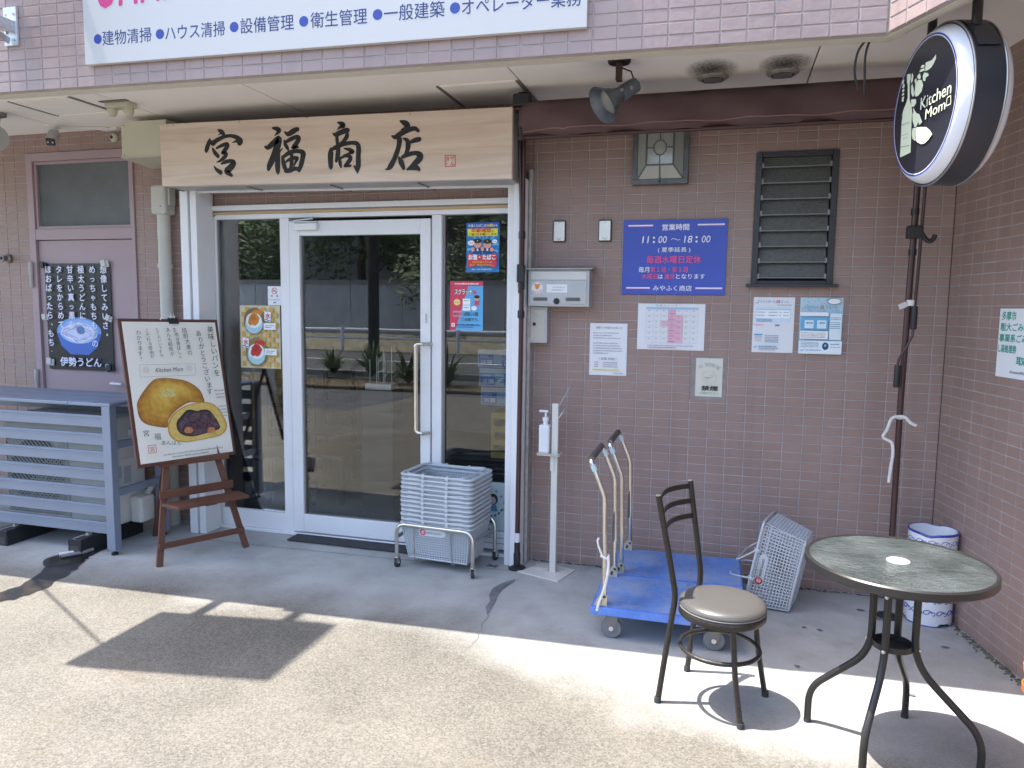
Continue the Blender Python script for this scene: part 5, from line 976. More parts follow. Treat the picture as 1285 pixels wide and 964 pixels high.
# two football flyers
CY = ink(sr('a8d4ea')); BD = ink(sr('4a9ac8')); LB = ink(sr('cfe4f2'))
p = Panel('flyer_sheet', 'white and pale blue football school flyer, the left one under the louvre window', 'flyer', (1.1185, -.0018, 1.295), .21, .297, M_PAPER)
p.line('logo', [(.008, .268), (.018, .264), (.024, .266), (.027, .282)], .0035, BD); p.text(.034, .266, .015, 'フットボールα スクール', BD, w=.145, off=.02); p.text(.118, .266, .0151, 'α', ink(sr('d0505c')), w=.015, off=.03); p.fake(.12, .254, .195, .005, GR)
p.rect('blue_field', .012, .165, .192, .245, LB); p.rect('table', .017, .185, .188, .235, ink(sr('f0f6fa'))); p.rect('table_head', .017, .228, .188, .235, CY)
for i in range(2):
    for a, b_ in ((.022, .062), (.08, .125), (.135, .145), (.155, .182)): p.fake(a, .214 - i * .017, b_, .006, GR)
for i in range(3): p.fake(.018, .178 - i * .006, .10, .0035, ink(sr('5c90b8')))
p.rect('pink_band', .008, .146, .056, .151, ink(sr('e6b8cc'))); p.rect('blue_tag', .115, .143, .138, .151, BD); p.rect('blue_tag', .01, .093, .052, .099, BD)
for z in (.085, .077, .069, .061): p.fake(.012, z, .05, .003, GR)
for z in (.09, .08, .071, .062, .055): p.fake(.065, z, .135, .0045, ink(sr('7898b0')))
p.line('logo', [(.008, .03), (.02, .026), (.026, .036)], .003, BD); p.fake(.034, .03, .13, .007, BD); p.fake(.034, .02, .135, .006, GR); p.fake(.034, .012, .12, .004, ink(sr('9090a0'))); p.done()
p = Panel('flyer_sheet', 'busy sky blue football school flyer, the right one under the louvre window', 'flyer', (1.356, -.0018, 1.295), .212, .297, CY)
p.rect('top', 0, .225, .212, .297, ink(sr('bcd6e2')))
for i in range(60): p.ell('speck', random.uniform(.01, .2), random.uniform(.228, .292), .003, .003, ink(sr(random.choice(['8fa8b8', 'e6eef2', '7fb4d0']))), 6)
p.ell('burst', .165, .278, .034, .017, ink(sr('5a6a74')), 18); p.ell('burst', .165, .278, .031, .0145, ink(sr('f0f2f4')), 24)
p.text(.02, .240, .016, 'フットボール', BD, w=.07, off=.02); p.text(.1, .240, .016, 'α', ink(sr('d0505c')), off=.03); p.text(.125, .240, .016, 'スクール', BD, w=.055, off=.02)
p.rect('white_band', .0, .2, .14, .22, ink(sr('f2f2f4'))); p.rect('blue_field', .006, .128, .14, .193, ink(sr('6ab0da')))
for u in (.024, .086): p.rect('card', u, .135, u + .045, .178, ink(sr('d6ecf6'))); p.fake(u + .008, .160, u + .04, .008, ink(sr('305878')))
p.rect('white_field', .004, .078, .142, .122, ink(sr('eef2f4')))
for z in (.11, .102, .094, .086): p.fake(.01, z, .13, .004, GR)
p.rect('side_field', .148, .075, .206, .215, ink(sr('dcebf2')))
for z in (.19, .182, .165, .155, .145, .135): p.fake(.152, z, .2, .004, ink(sr('4878a0')))
p.rect('foot', .0, .0, .212, .07, ink(sr('e6eff4'))); p.ell('portrait', .132, .042, .016, .02, ink(sr('28456e'))); p.ell('portrait', .132, .045, .006, .008, ink(sr('7ab0d8')), 12)
for z in (.06, .052, .044, .036): p.fake(.01, z, .1, .004, ink(sr('7898b0')))
p.fake(.155, .05, .2, .006, BD); p.fake(.155, .036, .205, .004, GR); p.line('logo', [(.008, .02), (.02, .015), (.026, .026)], .003, BD); p.fake(.034, .018, .11, .006, BD); p.done()
# green lettered notice on the side wall
sx_ = Vector((math.sin(SA), -math.cos(SA), 0)); so_ = Vector((XC, 0, 0)) + sx_ * .474 + Vector((-math.cos(SA), -math.sin(SA), 0)) * .002
GN = ink(sr('2f9a86'))
p = Panel('city_waste_notice', 'white notice with bold green Japanese lettering on the splayed side wall', 'notice', so_ + Vector((0, 0, 1.243)), .42, .30, M_PAPER, ux=sx_)
for (u, v, h_, w_, s_) in ((.018, .25, .038, .105, '多摩市'), (.013, .203, .034, .30, '粗大ごみ処理券'), (.010, .155, .034, .33, '事業系ごみ有料袋'), (.008, .108, .034, .135, 'し尿処理券'), (.15, .06, .036, .21, '取扱所')): p.text(u, v, h_, s_, GN, w=w_, off=.03)
p.fake(.11, .022, .25, .012, GR); p.done()
# mail box
M_MB = mat('mailbox_steel', (.46, .47, .48), .38, .4, var=.1, sc=8)
t = thing('mailbox', 'brushed steel letter box with a round animal sticker beside the shopfront', 'mailbox', (-.112, -.002, 1.528))
MB().bx(0, .352, -.125, 0, 0, .205).build('body', M_MB, t, bevel=.004)
MB().add([(-.012, -.15, .206), (.37, -.15, .206), (.37, .0, .222), (-.012, .0, .222), (-.012, -.15, .212), (.37, -.15, .212), (.37, 0, .228), (-.012, 0, .228)], [(0, 3, 2, 1), (4, 5, 6, 7), (0, 1, 5, 4), (1, 2, 6, 5), (2, 3, 7, 6), (3, 0, 4, 7)]).build('lid', M_MB, t, bevel=.001)
MB().bx(.018, .335, -.128, -.1245, .15, .196).build('flap', mat('flap_white', (.60, .60, .58), .45), t, bevel=.001)
fd_ = MB().bx(.013, .338, -.1305, -.1255, .014, .146).build('front_door', M_MB, t, bevel=.0015)
for x in (.034, .222):
    MB().prism([(x + .04 + .04 * math.cos(k * PI / 8) * (1) * .0 + (.035 if math.cos(k * PI / 8) > 0 else -.035) + .009 * math.cos(k * PI / 8), .041 + .012 * math.sin(k * PI / 8)) for k in range(16)], -.1325, -.1306).build('name_slot', M_ALU, fd_)
    MB().prism([(x + .04 + (.033 if math.cos(k * PI / 8) > 0 else -.033) + .006 * math.cos(k * PI / 8), .041 + .008 * math.sin(k * PI / 8)) for k in range(16)], -.1335, -.1326).build('slot_window', mat('slot_dark', (.10, .10, .09), .3), fd_)
MB().lathe([(.017, 0), (.017, .006), (.011, .014), (.011, .016)], (.168, -.1305, .030), 20, ax=(0, -1, 0)).build('lock_dial', M_BLACK, fd_, True)
sp_ = Panel('round_sticker', None, None, (.022, -.1312, .07), .066, .066, M_PAPER, th=.0005, parent=t, shape=[(.033 + .033 * math.cos(k * PI / 12), .033 + .033 * math.sin(k * PI / 12)) for k in range(24)])
OR = ink(sr('e89a4a')); sp_.ell('animal', .033, .043, .013, .012, OR); sp_.ell('animal', .022, .052, .007, .006, OR); sp_.ell('animal', .044, .052, .007, .006, OR); sp_.ell('animal', .033, .033, .010, .007, OR); sp_.ell('nose', .033, .041, .003, .002, ink(sr('8a4a20')), 8)
for i in range(7): a = -2.6 + i * .36; sp_.ell('arc_lettering', .033 + .024 * math.cos(a), .031 + .024 * math.sin(a), .0025, .003, ink(sr('d05070')), 8)
sp_.done()
sp_ = Panel('name_label', None, None, (.11, -.1312, .078), .118, .046, M_PAPER, th=.0005, parent=t); sp_.text(.035, .026, .007, '宮福商店', GR, w=.07); sp_.fake(.03, .012, .095, .006, GR); sp_.done()
t = thing('meter_box', 'narrow dented steel box with a key hole, right below the letter box', 'box', (-.118, -.002, 1.318))
MB().bx(0, .108, -.075, 0, 0, .208).build('body', M_MB, t, bevel=.003); MB().bx(.010, .098, -.0785, -.0755, .016, .195).build('cover', mat('cover_beige', (.50, .48, .43), .4, .3, var=.08), t, bevel=.002)
MB().lathe([(.010, 0), (.010, .004)], (.034, -.0785, .108), 14, ax=(0, -1, 0)).build('key_hole', M_BLACK, t, True)
MB().bar((.022, -.079, .175), (.045, -.079, .163), .001, .002).bar((.04, -.079, .165), (.05, -.079, .155), .001, .002).build('scratch', M_ALU, t)
# hand sanitiser stand
M_ST = mat('stand_white', (.64, .62, .57), .45)
t = thing('sanitiser_stand', 'slim white floor stand with a tray and tilted card holder beside the mailbox', 'stand', (.075, -.185, 0))
MB().add([(-.20, -.055, 0), (.06, -.14, 0), (.12, .07, 0), (-.07, .13, 0), (-.20, -.055, .006), (.06, -.14, .006), (.12, .07, .006), (-.07, .13, .006)], [(0, 3, 2, 1), (4, 5, 6, 7), (0, 1, 5, 4), (1, 2, 6, 5), (2, 3, 7, 6), (3, 0, 4, 7)]).build('base_plate', M_ST, t, bevel=.001)
MB().bx(-.018, .018, -.014, .014, .006, .985).build('post', M_ST, t, bevel=.002); MB().bx(-.022, .000, -.018, -.0145, .60, .69).build('bracket', M_ST, t)
MB().bx(-.094, .035, -.045, .045, .690, .696).build('tray', M_ST, t, bevel=.001); MB().tube(fillet([(-.094, -.045, .70), (.035, -.045, .70), (.035, .045, .70), (-.094, .045, .70), (-.094, -.045, .70)], .012), .004, 6).build('tray_rim', mat('beige_plastic', (.5, .46, .36), .5), t, True)
MB().add([(.018, -.04, .90), (.018, .045, .90), (.045, .045, .96), (.045, -.04, .94), (.022, -.04, .90), (.022, .045, .90), (.05, .045, .96), (.05, -.04, .94)], [(0, 1, 2, 3), (7, 6, 5, 4), (0, 4, 5, 1), (1, 5, 6, 2), (2, 6, 7, 3), (3, 7, 4, 0)]).build('holder_cheek', M_ST, t)
MB().add([(.018, -.045, .965), (.018, .035, .985), (.085, .045, 1.10), (.085, -.035, 1.09), (.022, -.045, .963), (.022, .035, .983), (.089, .045, 1.098), (.089, -.035, 1.088)], [(0, 1, 2, 3), (7, 6, 5, 4), (0, 4, 5, 1), (1, 5, 6, 2), (2, 6, 7, 3), (3, 7, 4, 0)]).build('card_holder', mat('holder_grey', (.4, .4, .39), .5), t)
t = thing('pump_bottle', 'white pump bottle standing on the tray of the floor stand', 'bottle', (.018, -.185, .697))
MB().bx(-.034, .028, -.028, .028, 0, .165).build('body', mat('bottle_white', (.74, .75, .78), .35), t, bevel=.009)
MB().lathe([(.014, .165), (.014, .185), (.018, .187), (.018, .205), (.006, .21), (.006, .235)], seg=16).build('neck', MATS['bottle_white'], t, True)
MB().bx(-.038, .016, -.01, .01, .235, .247).build('pump_head', MATS['bottle_white'], t, bevel=.004)

# ================================================================ OBJECTS ON THE FORECOURT
# ---- mauve steel door with its upper light
M_WIRE = mat('ribbed_glass', (.10, .12, .13), .12, var=.12, sc=5, coat=.5)
def ribbed():
    m = M_WIRE; N = m.node_tree.nodes; L = m.node_tree.links; b = N['Principled BSDF']
    co = N.new('ShaderNodeTexCoord'); hs = []
    for a in (.7, -.7):
        mp = N.new('ShaderNodeMapping'); mp.inputs['Rotation'].default_value = (0, a, 0); L.new(co.outputs['Object'], mp.inputs[0])
        wv = N.new('ShaderNodeTexWave'); wv.inputs['Scale'].default_value = 28; wv.bands_direction = 'X'; L.new(mp.outputs[0], wv.inputs[0]); hs.append(wv.outputs[1])
    ad = N.new('ShaderNodeMath'); L.new(hs[0], ad.inputs[0]); L.new(hs[1], ad.inputs[1])
    bp = N.new('ShaderNodeBump'); bp.inputs['Strength'].default_value = .6; bp.inputs['Distance'].default_value = .004; L.new(ad.outputs[0], bp.inputs['Height']); L.new(bp.outputs[0], b.inputs['Normal']); L.new(bp.outputs[0], b.inputs['Coat Normal'])
ribbed()
t = thing('steel_door', 'mauve painted steel door with a ribbed glass light above, behind the slatted cage', 'door', (-3.375, 0, 0))
f_ = MB(); f_.bx(-.458, -.402, -.012, .08, 0, 2.556).bx(.432, .459, -.012, .08, 0, 2.556).bx(-.4015, .4315, -.012, .08, 2.50, 2.556).bx(-.4015, .4315, -.010, .08, 1.955, 2.03); f_.build('frame', M_PURPLE, t, bevel=.002)
MB().bx(-.448, .452, .03, .10, 2.557, 2.58).build('shadow_gap', M_BLACK, t)
fr4(MB(), -.401, .431, 2.031, 2.499, .02, .002, .06).build('light_frame', M_PURPLE, t, bevel=.002)
MB().bx(-.38, .41, .02, .03, 2.051, 2.479).build('pane', M_WIRE, t)
MB().bx(-.398, .4285, .008, .05, .01, 1.951).build('door_leaf', M_PURPLE, t, bevel=.002)
for z in (1.62, .85, .3): MB().lathe([(.014, 0), (.014, .085), (.016, .09), (.016, .175), (.014, .18)], (-.445, -.022, z), 12).build('hinge', mat('hinge_grey', (.40, .37, .37), .5), t, True)
h_ = MB().tube([(.24, -.012, .955), (.24, -.05, .955), (.335, -.052, .953)], .010, 10).build('lever_handle', mat('handle_white', (.70, .68, .72), .4), t, True)
# udon poster
UB = mat('poster_black', (.014, .015, .022), .3, var=.3, sc=3); UW = ink(sr('d8dcf0'))
p = Panel('noodle_poster', 'black laminated udon noodle poster with white vertical lettering on the mauve door', 'poster', (-3.716, -.006, 1.036), .572, .752, UB, th=.002)
cl_ = ['想像してみいさ。', 'めっちゃもちもちの', '極太うどんに', '甘辛い真っ黒な', 'タレをからめて', 'ほおばったら、もち…']
p.ell('bowl', .28, .27, .196, .105, ink(sr('6f9fd8'))); p.poly('bowl', [(.085, .26), (.12, .17), (.2, .11), (.36, .11), (.44, .17), (.475, .26)], ink(sr('4a6fc0'))); p.ell('broth', .28, .275, .172, .088, ink(sr('8fb4e6'))); p.ell('noodles', .28, .265, .14, .072, ink(sr('c8d4f0')))
for i in range(16):
    a = i * .42; r_ = .045 + .006 * (i % 4); p.line('noodle', [(.28 + (r_ + .02 * math.sin(k + i)) * math.cos(a + k * .35) * 1.9, .265 + (r_ + .01 * math.sin(k * 2)) * math.sin(a + k * .35)) for k in range(7)], .007, ink(sr('e2e6f8' if i % 2 else 'b8b0d8')))
p.ell('topping', .30, .285, .035, .028, ink(sr('4a86b4'))); p.ell('topping', .285, .275, .016, .014, ink(sr('8a6aa0')))
for i, s_ in enumerate(cl_): p.vtext(.522 - i * .095, .742, .052, s_, UW, off=.03, pitch=.0645)
p.text(.12, .028, .062, '伊勢うどん', UB, w=.36, off=.07); p.text(.12, .028, .062, '伊勢うどん', UW, w=.36, off=.035); p.ell('mark', .53, .04, .018, .014, ink(sr('7a9ab0'))); po = p.done()
M_MAG = mat('magnet_white', (.52, .52, .5), .5)
for (x, z, mm, s_) in ((.0, .74, M_BLACK, 1), (.54, .745, M_MAG, 1.2), (-.005, .37, M_MAG, 1), (.555, .37, M_MAG, 1), (.02, .05, M_MAG, 1.2), (.55, .02, M_BLACK, 1.1)):
    mb = MB().bx(-.026 * s_, .026 * s_, -.012, -.001, -.02 * s_, .02 * s_).bx(-.022 * s_, .012 * s_, -.022, -.0125, -.012 * s_, .026 * s_); m_ = mb.build('magnet_clip', mm, po, bevel=.003); m_.location = (x, 0, z); m_.rotation_euler = (0, random.uniform(-.3, .3), 0)
# wall nozzle, sensor, camera etc at upper left
t = thing('security_camera', 'white bullet security camera on the soffit above the mauve door', 'camera', (-3.40, -.16, SZ))
MB().lathe([(.016, -.02), (.05, -.006), (.05, 0)], seg=24).build('base', M_WHITE, t, True); MB().tube([(0, 0, -.015), (.0, -.01, -.045), (.012, -.02, -.06)], .014, 12).build('neck', M_WHITE, t, True)
ca = Vector((.40, -.62, -.55)).normalized(); MB().bar(Vector((.0, .0, -.045)), Vector((.0, .0, -.045)) + ca * .135, .062, .056).build('housing', mat('camera_grey', (.45, .45, .43), .5), t, bevel=.012)
MB().bar(Vector((.0, .0, -.045)) + ca * .128, Vector((.0, .0, -.045)) + ca * .140, .054, .05).build('lens_plate', mat('lens_black', (.015, .015, .03), .15), t, bevel=.008)
for k in (-.012, .012): MB().lathe([(.006, 0), (.005, .002)], Vector((0, 0, -.045)) + ca * .1402 + Vector((k, k * .6, 0)), 10, ax=ca).build('lens', M_STEEL, t)
MB().tube([(.02, 0, -.006), (.10, .03, -.012), (.16, .05, -.01), (.30, .07, -.012), (.36, .12, -.008)], .005, 6).build('lead', M_WHITE, t, True)
t = thing('junction_cover', 'flat white cable cover plate on the soffit beside the security camera', 'cover', (-3.16, -.05, SZ)); MB().bx(0, .16, 0, .09, -.01, -.001).build('plate', M_SOFFIT, t, bevel=.003); MB().bx(.02, .14, .02, .07, -.014, -.0101).build('cover', M_WHITE, t, bevel=.003)
t = thing('motion_sensor', 'small round cream sensor on the tiled wall above the mauve door', 'sensor', (-3.06, 0, 2.63)); MB().lathe([(.028, 0), (.030, .012), (.018, .03)], (0, 0, 0), 18, ax=(0, -1, 0)).build('body', M_CREAM, t, True); MB().lathe([(.012, .03), (.01, .036)], (0, 0, 0), 12, ax=(0, -1, 0)).build('eye', M_DARK, t, True)
t = thing('lamp_base', 'cream twin lamp base screwed to the soffit edge left of the signboard', 'fixture', (-2.56, -.54, SZ))
MB().bx(-.03, .14, -.03, .05, -.03, -.001).build('plate', M_CREAM, t, bevel=.006)
for x, y in ((0, .0), (.10, .02)): MB().lathe([(.028, 0), (.03, -.02), (.018, -.045)], (x, y, -.03), 16).build('socket', M_CREAM, t, True)
fr4(MB(), -.04, .15, -.005, .0, .004, -.06, -.03).build('wire_guard', M_ALU, t)
t = thing('wall_spigot', 'small round grey wall spigot at the far left of the tiled wall', 'fixture', (-4.035, 0, 1.825)); MB().lathe([(.03, 0), (.03, .02), (.018, .03), (.018, .06), (.026, .062), (.026, .07)], (0, 0, 0), 18, ax=(0, -1, 0)).build('body', mat('spigot_grey', (.2, .18, .18), .4, .5), t, True); MB().lathe([(.012, .07), (.010, .076)], (0, 0, 0), 10, ax=(0, -1, 0)).build('mouth', M_BLACK, t)
t = thing('floodlight', 'grey floodlight under the soffit cut by the left picture edge', 'lamp', (-3.45, -.52, SZ)); MB().lathe([(.02, -.03), (.045, -.02), (.045, 0)], seg=18).build('base', M_GREY, t, True); MB().tube([(0, 0, -.02), (-.02, 0, -.1)], .012, 8).build('arm', M_GREY, t, True)
MB().lathe([(.03, 0), (.05, .06), (.085, .11), (.09, .12), (.07, .115)], (-.07, .02, -.10), 22, ax=(.6, -.6, -.5)).build('shade', mat('lamp_grey', (.3, .3, .3), .4), t, True)
# drain pipe and its box
t = thing('cream_box', 'cream metal box under the soffit at the left end of the wooden signboard', 'box', (-2.745, -.28, 2.43)); MB().bx(0, .34, 0, .27, 0, .222).build('body', M_CREAM, t, bevel=.003)
MB().add([(-.004, -.004, -.001), (.33, -.004, -.001), (.33, .26, -.02), (-.004, .26, -.02), (-.004, -.004, .012), (.33, -.004, .012), (.33, .26, .012), (-.004, .26, .012)], [(0, 3, 2, 1), (4, 5, 6, 7), (0, 1, 5, 4), (1, 2, 6, 5), (2, 3, 7, 6), (3, 0, 4, 7)]).build('bottom_lip', mat('cream_lip', (.5, .48, .38), .6), t)
for x, z in ((.02, .2), (.02, .02)): MB().lathe([(.004, 0), (.004, .003)], (x, -.0005, z), 8, ax=(0, -1, 0)).build('screw', M_ALU, t)
t = thing('drain_pipe', 'cream plastic pipe running down the tiled wall beside the mauve door', 'pipe', (-2.635, -.06, 0))
MB().tube([(0, 0, .0), (0, 0, 2.1)], .042, 18).build('pipe', mat('pipe_cream', (.50, .49, .44), .5), t, True); MB().bx(-.058, .058, -.052, .052, 2.10, 2.29).build('socket_cover', MATS['pipe_cream'], t, bevel=.016); MB().bx(.06, .075, -.03, .03, 2.16, 2.27).build('cover_lip', MATS['pipe_cream'], t, bevel=.004)
for z in (.8, 1.75): MB().lathe([(.048, 0), (.048, .03)], (0, 0, z), 18).build('clip', MATS['pipe_cream'], t, True)
MB().lathe([(.005, 0), (.005, .004)], (.022, -.052, 2.15), 8, ax=(0, -1, 0)).build('screw', M_ALU, t)

# ---- air conditioner in its slatted cage
M_CAGE = mat('cage_blue_grey', (.25, .29, .37), .42, .35, var=.05, sc=5)
t = thing('slatted_cage', 'blue grey aluminium slatted cage with a flat top over the air conditioner', 'cage', (-3.1, -.5, 0))
for x, y in ((.575, -.20), (.575, .21), (-.98, -.20), (-.98, .21)):
    MB().bx(x - .03, x + .03, y - .026, y + .026, .03, .905).build('post', M_CAGE, t, bevel=.003); MB().lathe([(.02, 0), (.02, .012), (.008, .016), (.008, .03)], (x, y, 0), 12).build('levelling_foot', M_BLACK, t, True)
tp = MB().bx(-1.02, .608, -.226, .238, .9055, .9265).build('top_sheet', M_CAGE, t, bevel=.004)
for k in range(3): MB().bx(-1.0, .58, -.20 + k * .15, -.06 + k * .15, .9267, .9285).build('top_plank', M_CAGE, t, bevel=.001)
for k in range(7):
    z0 = .12 + k * .1085 + (.0 if k else 0)
    s_ = MB().bx(-.98, .5445, -.212, -.190, z0 + .008, z0 + .078); s_.bx(-.98, .5445, -.216, -.2121, z0 + .054, z0 + .060).bx(-.98, .5445, -.216, -.2121, z0 + .066, z0 + .072); s_.build('slat', M_CAGE, t, bevel=.001)
for z in (.665, .375): MB().bx(.562, .588, -.1735, .1835, z - .022, z + .022).build('side_rail', M_CAGE, t, bevel=.002)
MB().bx(-.98, .545, .205, .225, .80, .84).build('back_rail', M_CAGE, t)
for x in (.3, -.25, -.75): MB().lathe([(.004, 0), (.003, .003)], (x, -.2262, .917), 8, ax=(0, -1, 0)).build('rivet', M_BLACK, t)
M_AC = mat('ac_ivory', (.66, .65, .60), .45, var=.03)
t = thing('air_conditioner', 'ivory air conditioner outdoor unit inside the slatted cage', 'air conditioner', (-3.06, -.44, .115))
MB().bx(-.42, .40, -.14, .16, 0, .685).build('casing', M_AC, t, bevel=.012)
MB().bx(-.41, .39, -.146, -.1405, .60, .63).build('top_band', mat('ac_band', (.5, .49, .45), .5), t)
g_ = MB()
for k in range(24):
    a = -.40 + k * .02; g_.bar((a, -.145, .05), (a + .3 if a + .3 < .09 else .09, -.145, .05 + min(.3, .09 - a)), .002, .003) if a < .08 else None
for k in range(44):
    c = -.9 + k * .032
    for sg in (1, -1):
        pts = []
        x0, x1, z0, z1 = -.40, .085, .05, .58
        for x in (x0, x1):
            z = (x * sg + c + (.0 if sg == 1 else .0));
            if z0 <= z <= z1: pts.append((x, z))
        for z in (z0, z1):
            x = (z - c) * sg
            if x0 <= x <= x1: pts.append((x, z))
        if len(pts) >= 2 and abs(pts[0][0] - pts[1][0]) > .01: g_.bar((pts[0][0], -.148, pts[0][1]), (pts[1][0], -.148, pts[1][1]), .0065, .004, up=(0, 1, 0))
g_.build('grille_wires', mat('grille_ivory', (.6, .59, .55), .5), t, kind='stuff')
MB().lathe([(.22, 0), (.22, .002)], (-.16, -.1405, .32), 40, ax=(0, -1, 0)).build('fan_opening', mat('fan_grey', (.14, .14, .14), .6), t, True)
for k in range(3):
    a = k * 2.094; MB().add([(-.16, -.143, .32), (-.16 + .2 * math.cos(a), -.144, .32 + .2 * math.sin(a)), (-.16 + .19 * math.cos(a + .6), -.1455, .32 + .19 * math.sin(a + .6))], [(0, 1, 2)]).build('fan_blade', M_GREY, t)
fr4(MB(), -.405, .09, .045, .585, .008, -.153, -.1405).build('grille_frame', M_AC, t, bevel=.002)
sd = MB().bx(.4005, .406, -.12, .14, .02, .42).build('side_panel', M_AC, t, bevel=.003); MB().bx(.4005, .408, -.10, .13, .44, .56).build('upper_panel', M_AC, t, bevel=.004); MB().bx(.4065, .4075, -.09, -.05, .30, .38).bx(.4065, .4075, -.03, .03, .26, .37).build('rating_label', mat('label_grey', (.42, .44, .48), .6), sd)
MB().bx(.401, .425, .02, .15, .56, .60).build('side_grip', M_AC, t, bevel=.004)
MB().bx(.4085, .50, .0, .13, .0, .17).build('valve_cover', M_AC, t, bevel=.018)
MB().tube([(.46, .1, .17), (.50, .15, .26), (.50, .22, .34), (.47, .36, .36)], .020, 10).build('wrapped_pipe', mat('pipe_wrap', (.5, .49, .45), .7), t, True)
for x, lab in ((-2.745, 'black plastic foot block under the cage, the one beside the wet patch'), (-3.32, 'black plastic foot block under the cage at the left picture edge')):
    t = thing('foot_block', lab, 'block', (x, -.53, 0), 0, 'foot blocks under the air conditioner')
    MB().bx(-.05, .05, -.25, .25, 0, .098).build('block', M_BLACK, t, bevel=.004); MB().bx(-.035, .035, -.2515, -.2505, .01, .055).build('recess', mat('block_grey', (.05,) * 3, .6), t)
    MB().bx(-.008, .008, -.2505, .2, .0985, .1045).build('channel', M_GREY, t)
    MB().lathe([(.024, 0), (.024, .004), (.01, .006), (.01, .014)], (0.01, -.16, .1005), 12).build('bolt', M_STEEL, t)

# wet trail, cracks and marks on the concrete
def puddle_mat():
    m, tt, b = nt('wet_concrete'); b.inputs['Base Color'].default_value = (.022, .021, .021, 1); b.inputs['Roughness'].default_value = .25; b.inputs['Alpha'].default_value = .8
    N = tt.nodes; L = tt.links; co = N.new('ShaderNodeTexCoord'); n = N.new('ShaderNodeTexNoise'); n.inputs['Scale'].default_value = 9; n.inputs['Detail'].default_value = 8; L.new(co.outputs['Object'], n.inputs[0])
    r = N.new('ShaderNodeValToRGB'); r.color_ramp.elements[0].color = (.012, .012, .013, 1); r.color_ramp.elements[1].color = (.06, .045, .025, 1); r.color_ramp.elements[0].position = .45; r.color_ramp.elements[1].position = .75; L.new(n.outputs[0], r.inputs[0]); L.new(r.outputs[0], b.inputs['Base Color'])
    return m
M_WET = puddle_mat()
def blob(name, lab, cat, pts, z, m, jit=.008, grp=None):
    pp = []; n = len(pts)
    for i in range(n):
        a, b = pts[i], pts[(i + 1) % n]; 
        for k in range(4): s_ = k / 4; pp.append((a[0] * (1 - s_) + b[0] * s_ + random.uniform(-jit, jit), a[1] * (1 - s_) + b[1] * s_ + random.uniform(-jit, jit), z))
    cx, cy = sum(p_[0] for p_ in pp) / len(pp), sum(p_[1] for p_ in pp) / len(pp)
    o = MB().add([(x - cx, y - cy, 0) for x, y, _ in pp], [tuple(range(len(pp)))]).build(name, m); o.location = (cx, cy, z); return tag(o, lab, cat, grp)
blob('wet_trail', 'dark wet trail on the concrete running out from the foot block', 'stain', [(-2.825, -.87), (-2.72, -1.01), (-2.66, -1.10), (-2.60, -1.25), (-2.62, -1.38), (-2.53, -1.50), (-2.47, -1.42), (-2.44, -1.27), (-2.49, -1.13), (-2.53, -.98), (-2.60, -.86), (-2.655, -.72), (-2.63, -.55), (-2.69, -.5), (-2.70, -.70), (-2.76, -.80)], .0042, M_WET, .012)
blob('wet_patch', 'black wet patch on the concrete at the end of the foot block', 'stain', [(-2.85, -.86), (-2.80, -.95), (-2.72, -1.0), (-2.64, -.96), (-2.60, -.86), (-2.63, -.76), (-2.70, -.70), (-2.80, -.76)], .0048, M_WET, .014)
for i, (x, y) in enumerate(((-2.80, -.84), (-2.765, -.86), (-2.745, -.83))):
    t = thing('hose_end', ['left drain hose end lying in the wet patch', 'middle drain hose end lying in the wet patch', 'drain hose end closest to the foot block'][i], 'hose', (x, y, .016), 0, 'drain hose ends'); MB().tube([(0, 0, 0), (.05, .07, 0), (.055, .13, .0)], .011, 8).build('hose', M_WHITE if i < 1 else M_GREY, t, True); MB().lathe([(.009, 0), (.008, .001)], (-.0004, -.0006, 0), 8, ax=(-.58, -.81, 0)).build('mouth', M_BLACK, t)
def crack(name, lab, pts, w_, z=.0044, m=None):
    mb = MB(); n = len(pts); vs = []
    for i, (x, y) in enumerate(pts):
        a = pts[max(0, i - 1)]; b = pts[min(n - 1, i + 1)]; dx, dy = b[0] - a[0], b[1] - a[1]; l = math.hypot(dx, dy); ww = w_[i] if isinstance(w_, list) else w_ * random.uniform(.6, 1.3)
        vs += [(x - dy / l * ww, y + dx / l * ww, 0), (x + dy / l * ww, y - dx / l * ww, 0)]
    x0, y0 = pts[0]; mb.add([(x - x0, y - y0, 0) for x, y, _ in vs], [(2 * i, 2 * i + 1, 2 * i + 3, 2 * i + 2) for i in range(n - 1)])
    o = mb.build(name, m or mat('crack_dark', (.07, .07, .07), .95)); o.location = (x0, y0, z); return tag(o, lab, 'crack')
crack('filled_crack', 'grey filler smeared along a crack in front of the awning pole', [(-.10, -.37), (-.135, -.45), (-.155, -.53), (-.15, -.62), (-.128, -.70), (-.125, -.78), (-.105, -.86)], [.006, .022, .026, .022, .013, .014, .003], m=mat('filler_grey', (.15, .155, .16), .9, var=.3, sc=12))
pts = [(-.105, -.86)]
for i in range(40): pts.append((pts[-1][0] + random.uniform(-.012, .018), pts[-1][1] - .027))
crack('hairline_crack', 'hairline crack wandering from the filler into the sunny concrete', pts, [.0011 * (1 - .75 * i / 40) for i in range(41)], m=mat('crack_faint', (.11, .10, .09), .95))
pts = [(-2.2, -.30)]
while pts[-1][0] < -.16: pts.append((pts[-1][0] + .06, -.30 + .03 * (pts[-1][0] + 2.2) + random.uniform(-.002, .002)))
crack('joint_line', 'thin straight joint in the concrete in front of the basket trolley', pts, .0018)
pts = [(.2, .0)]
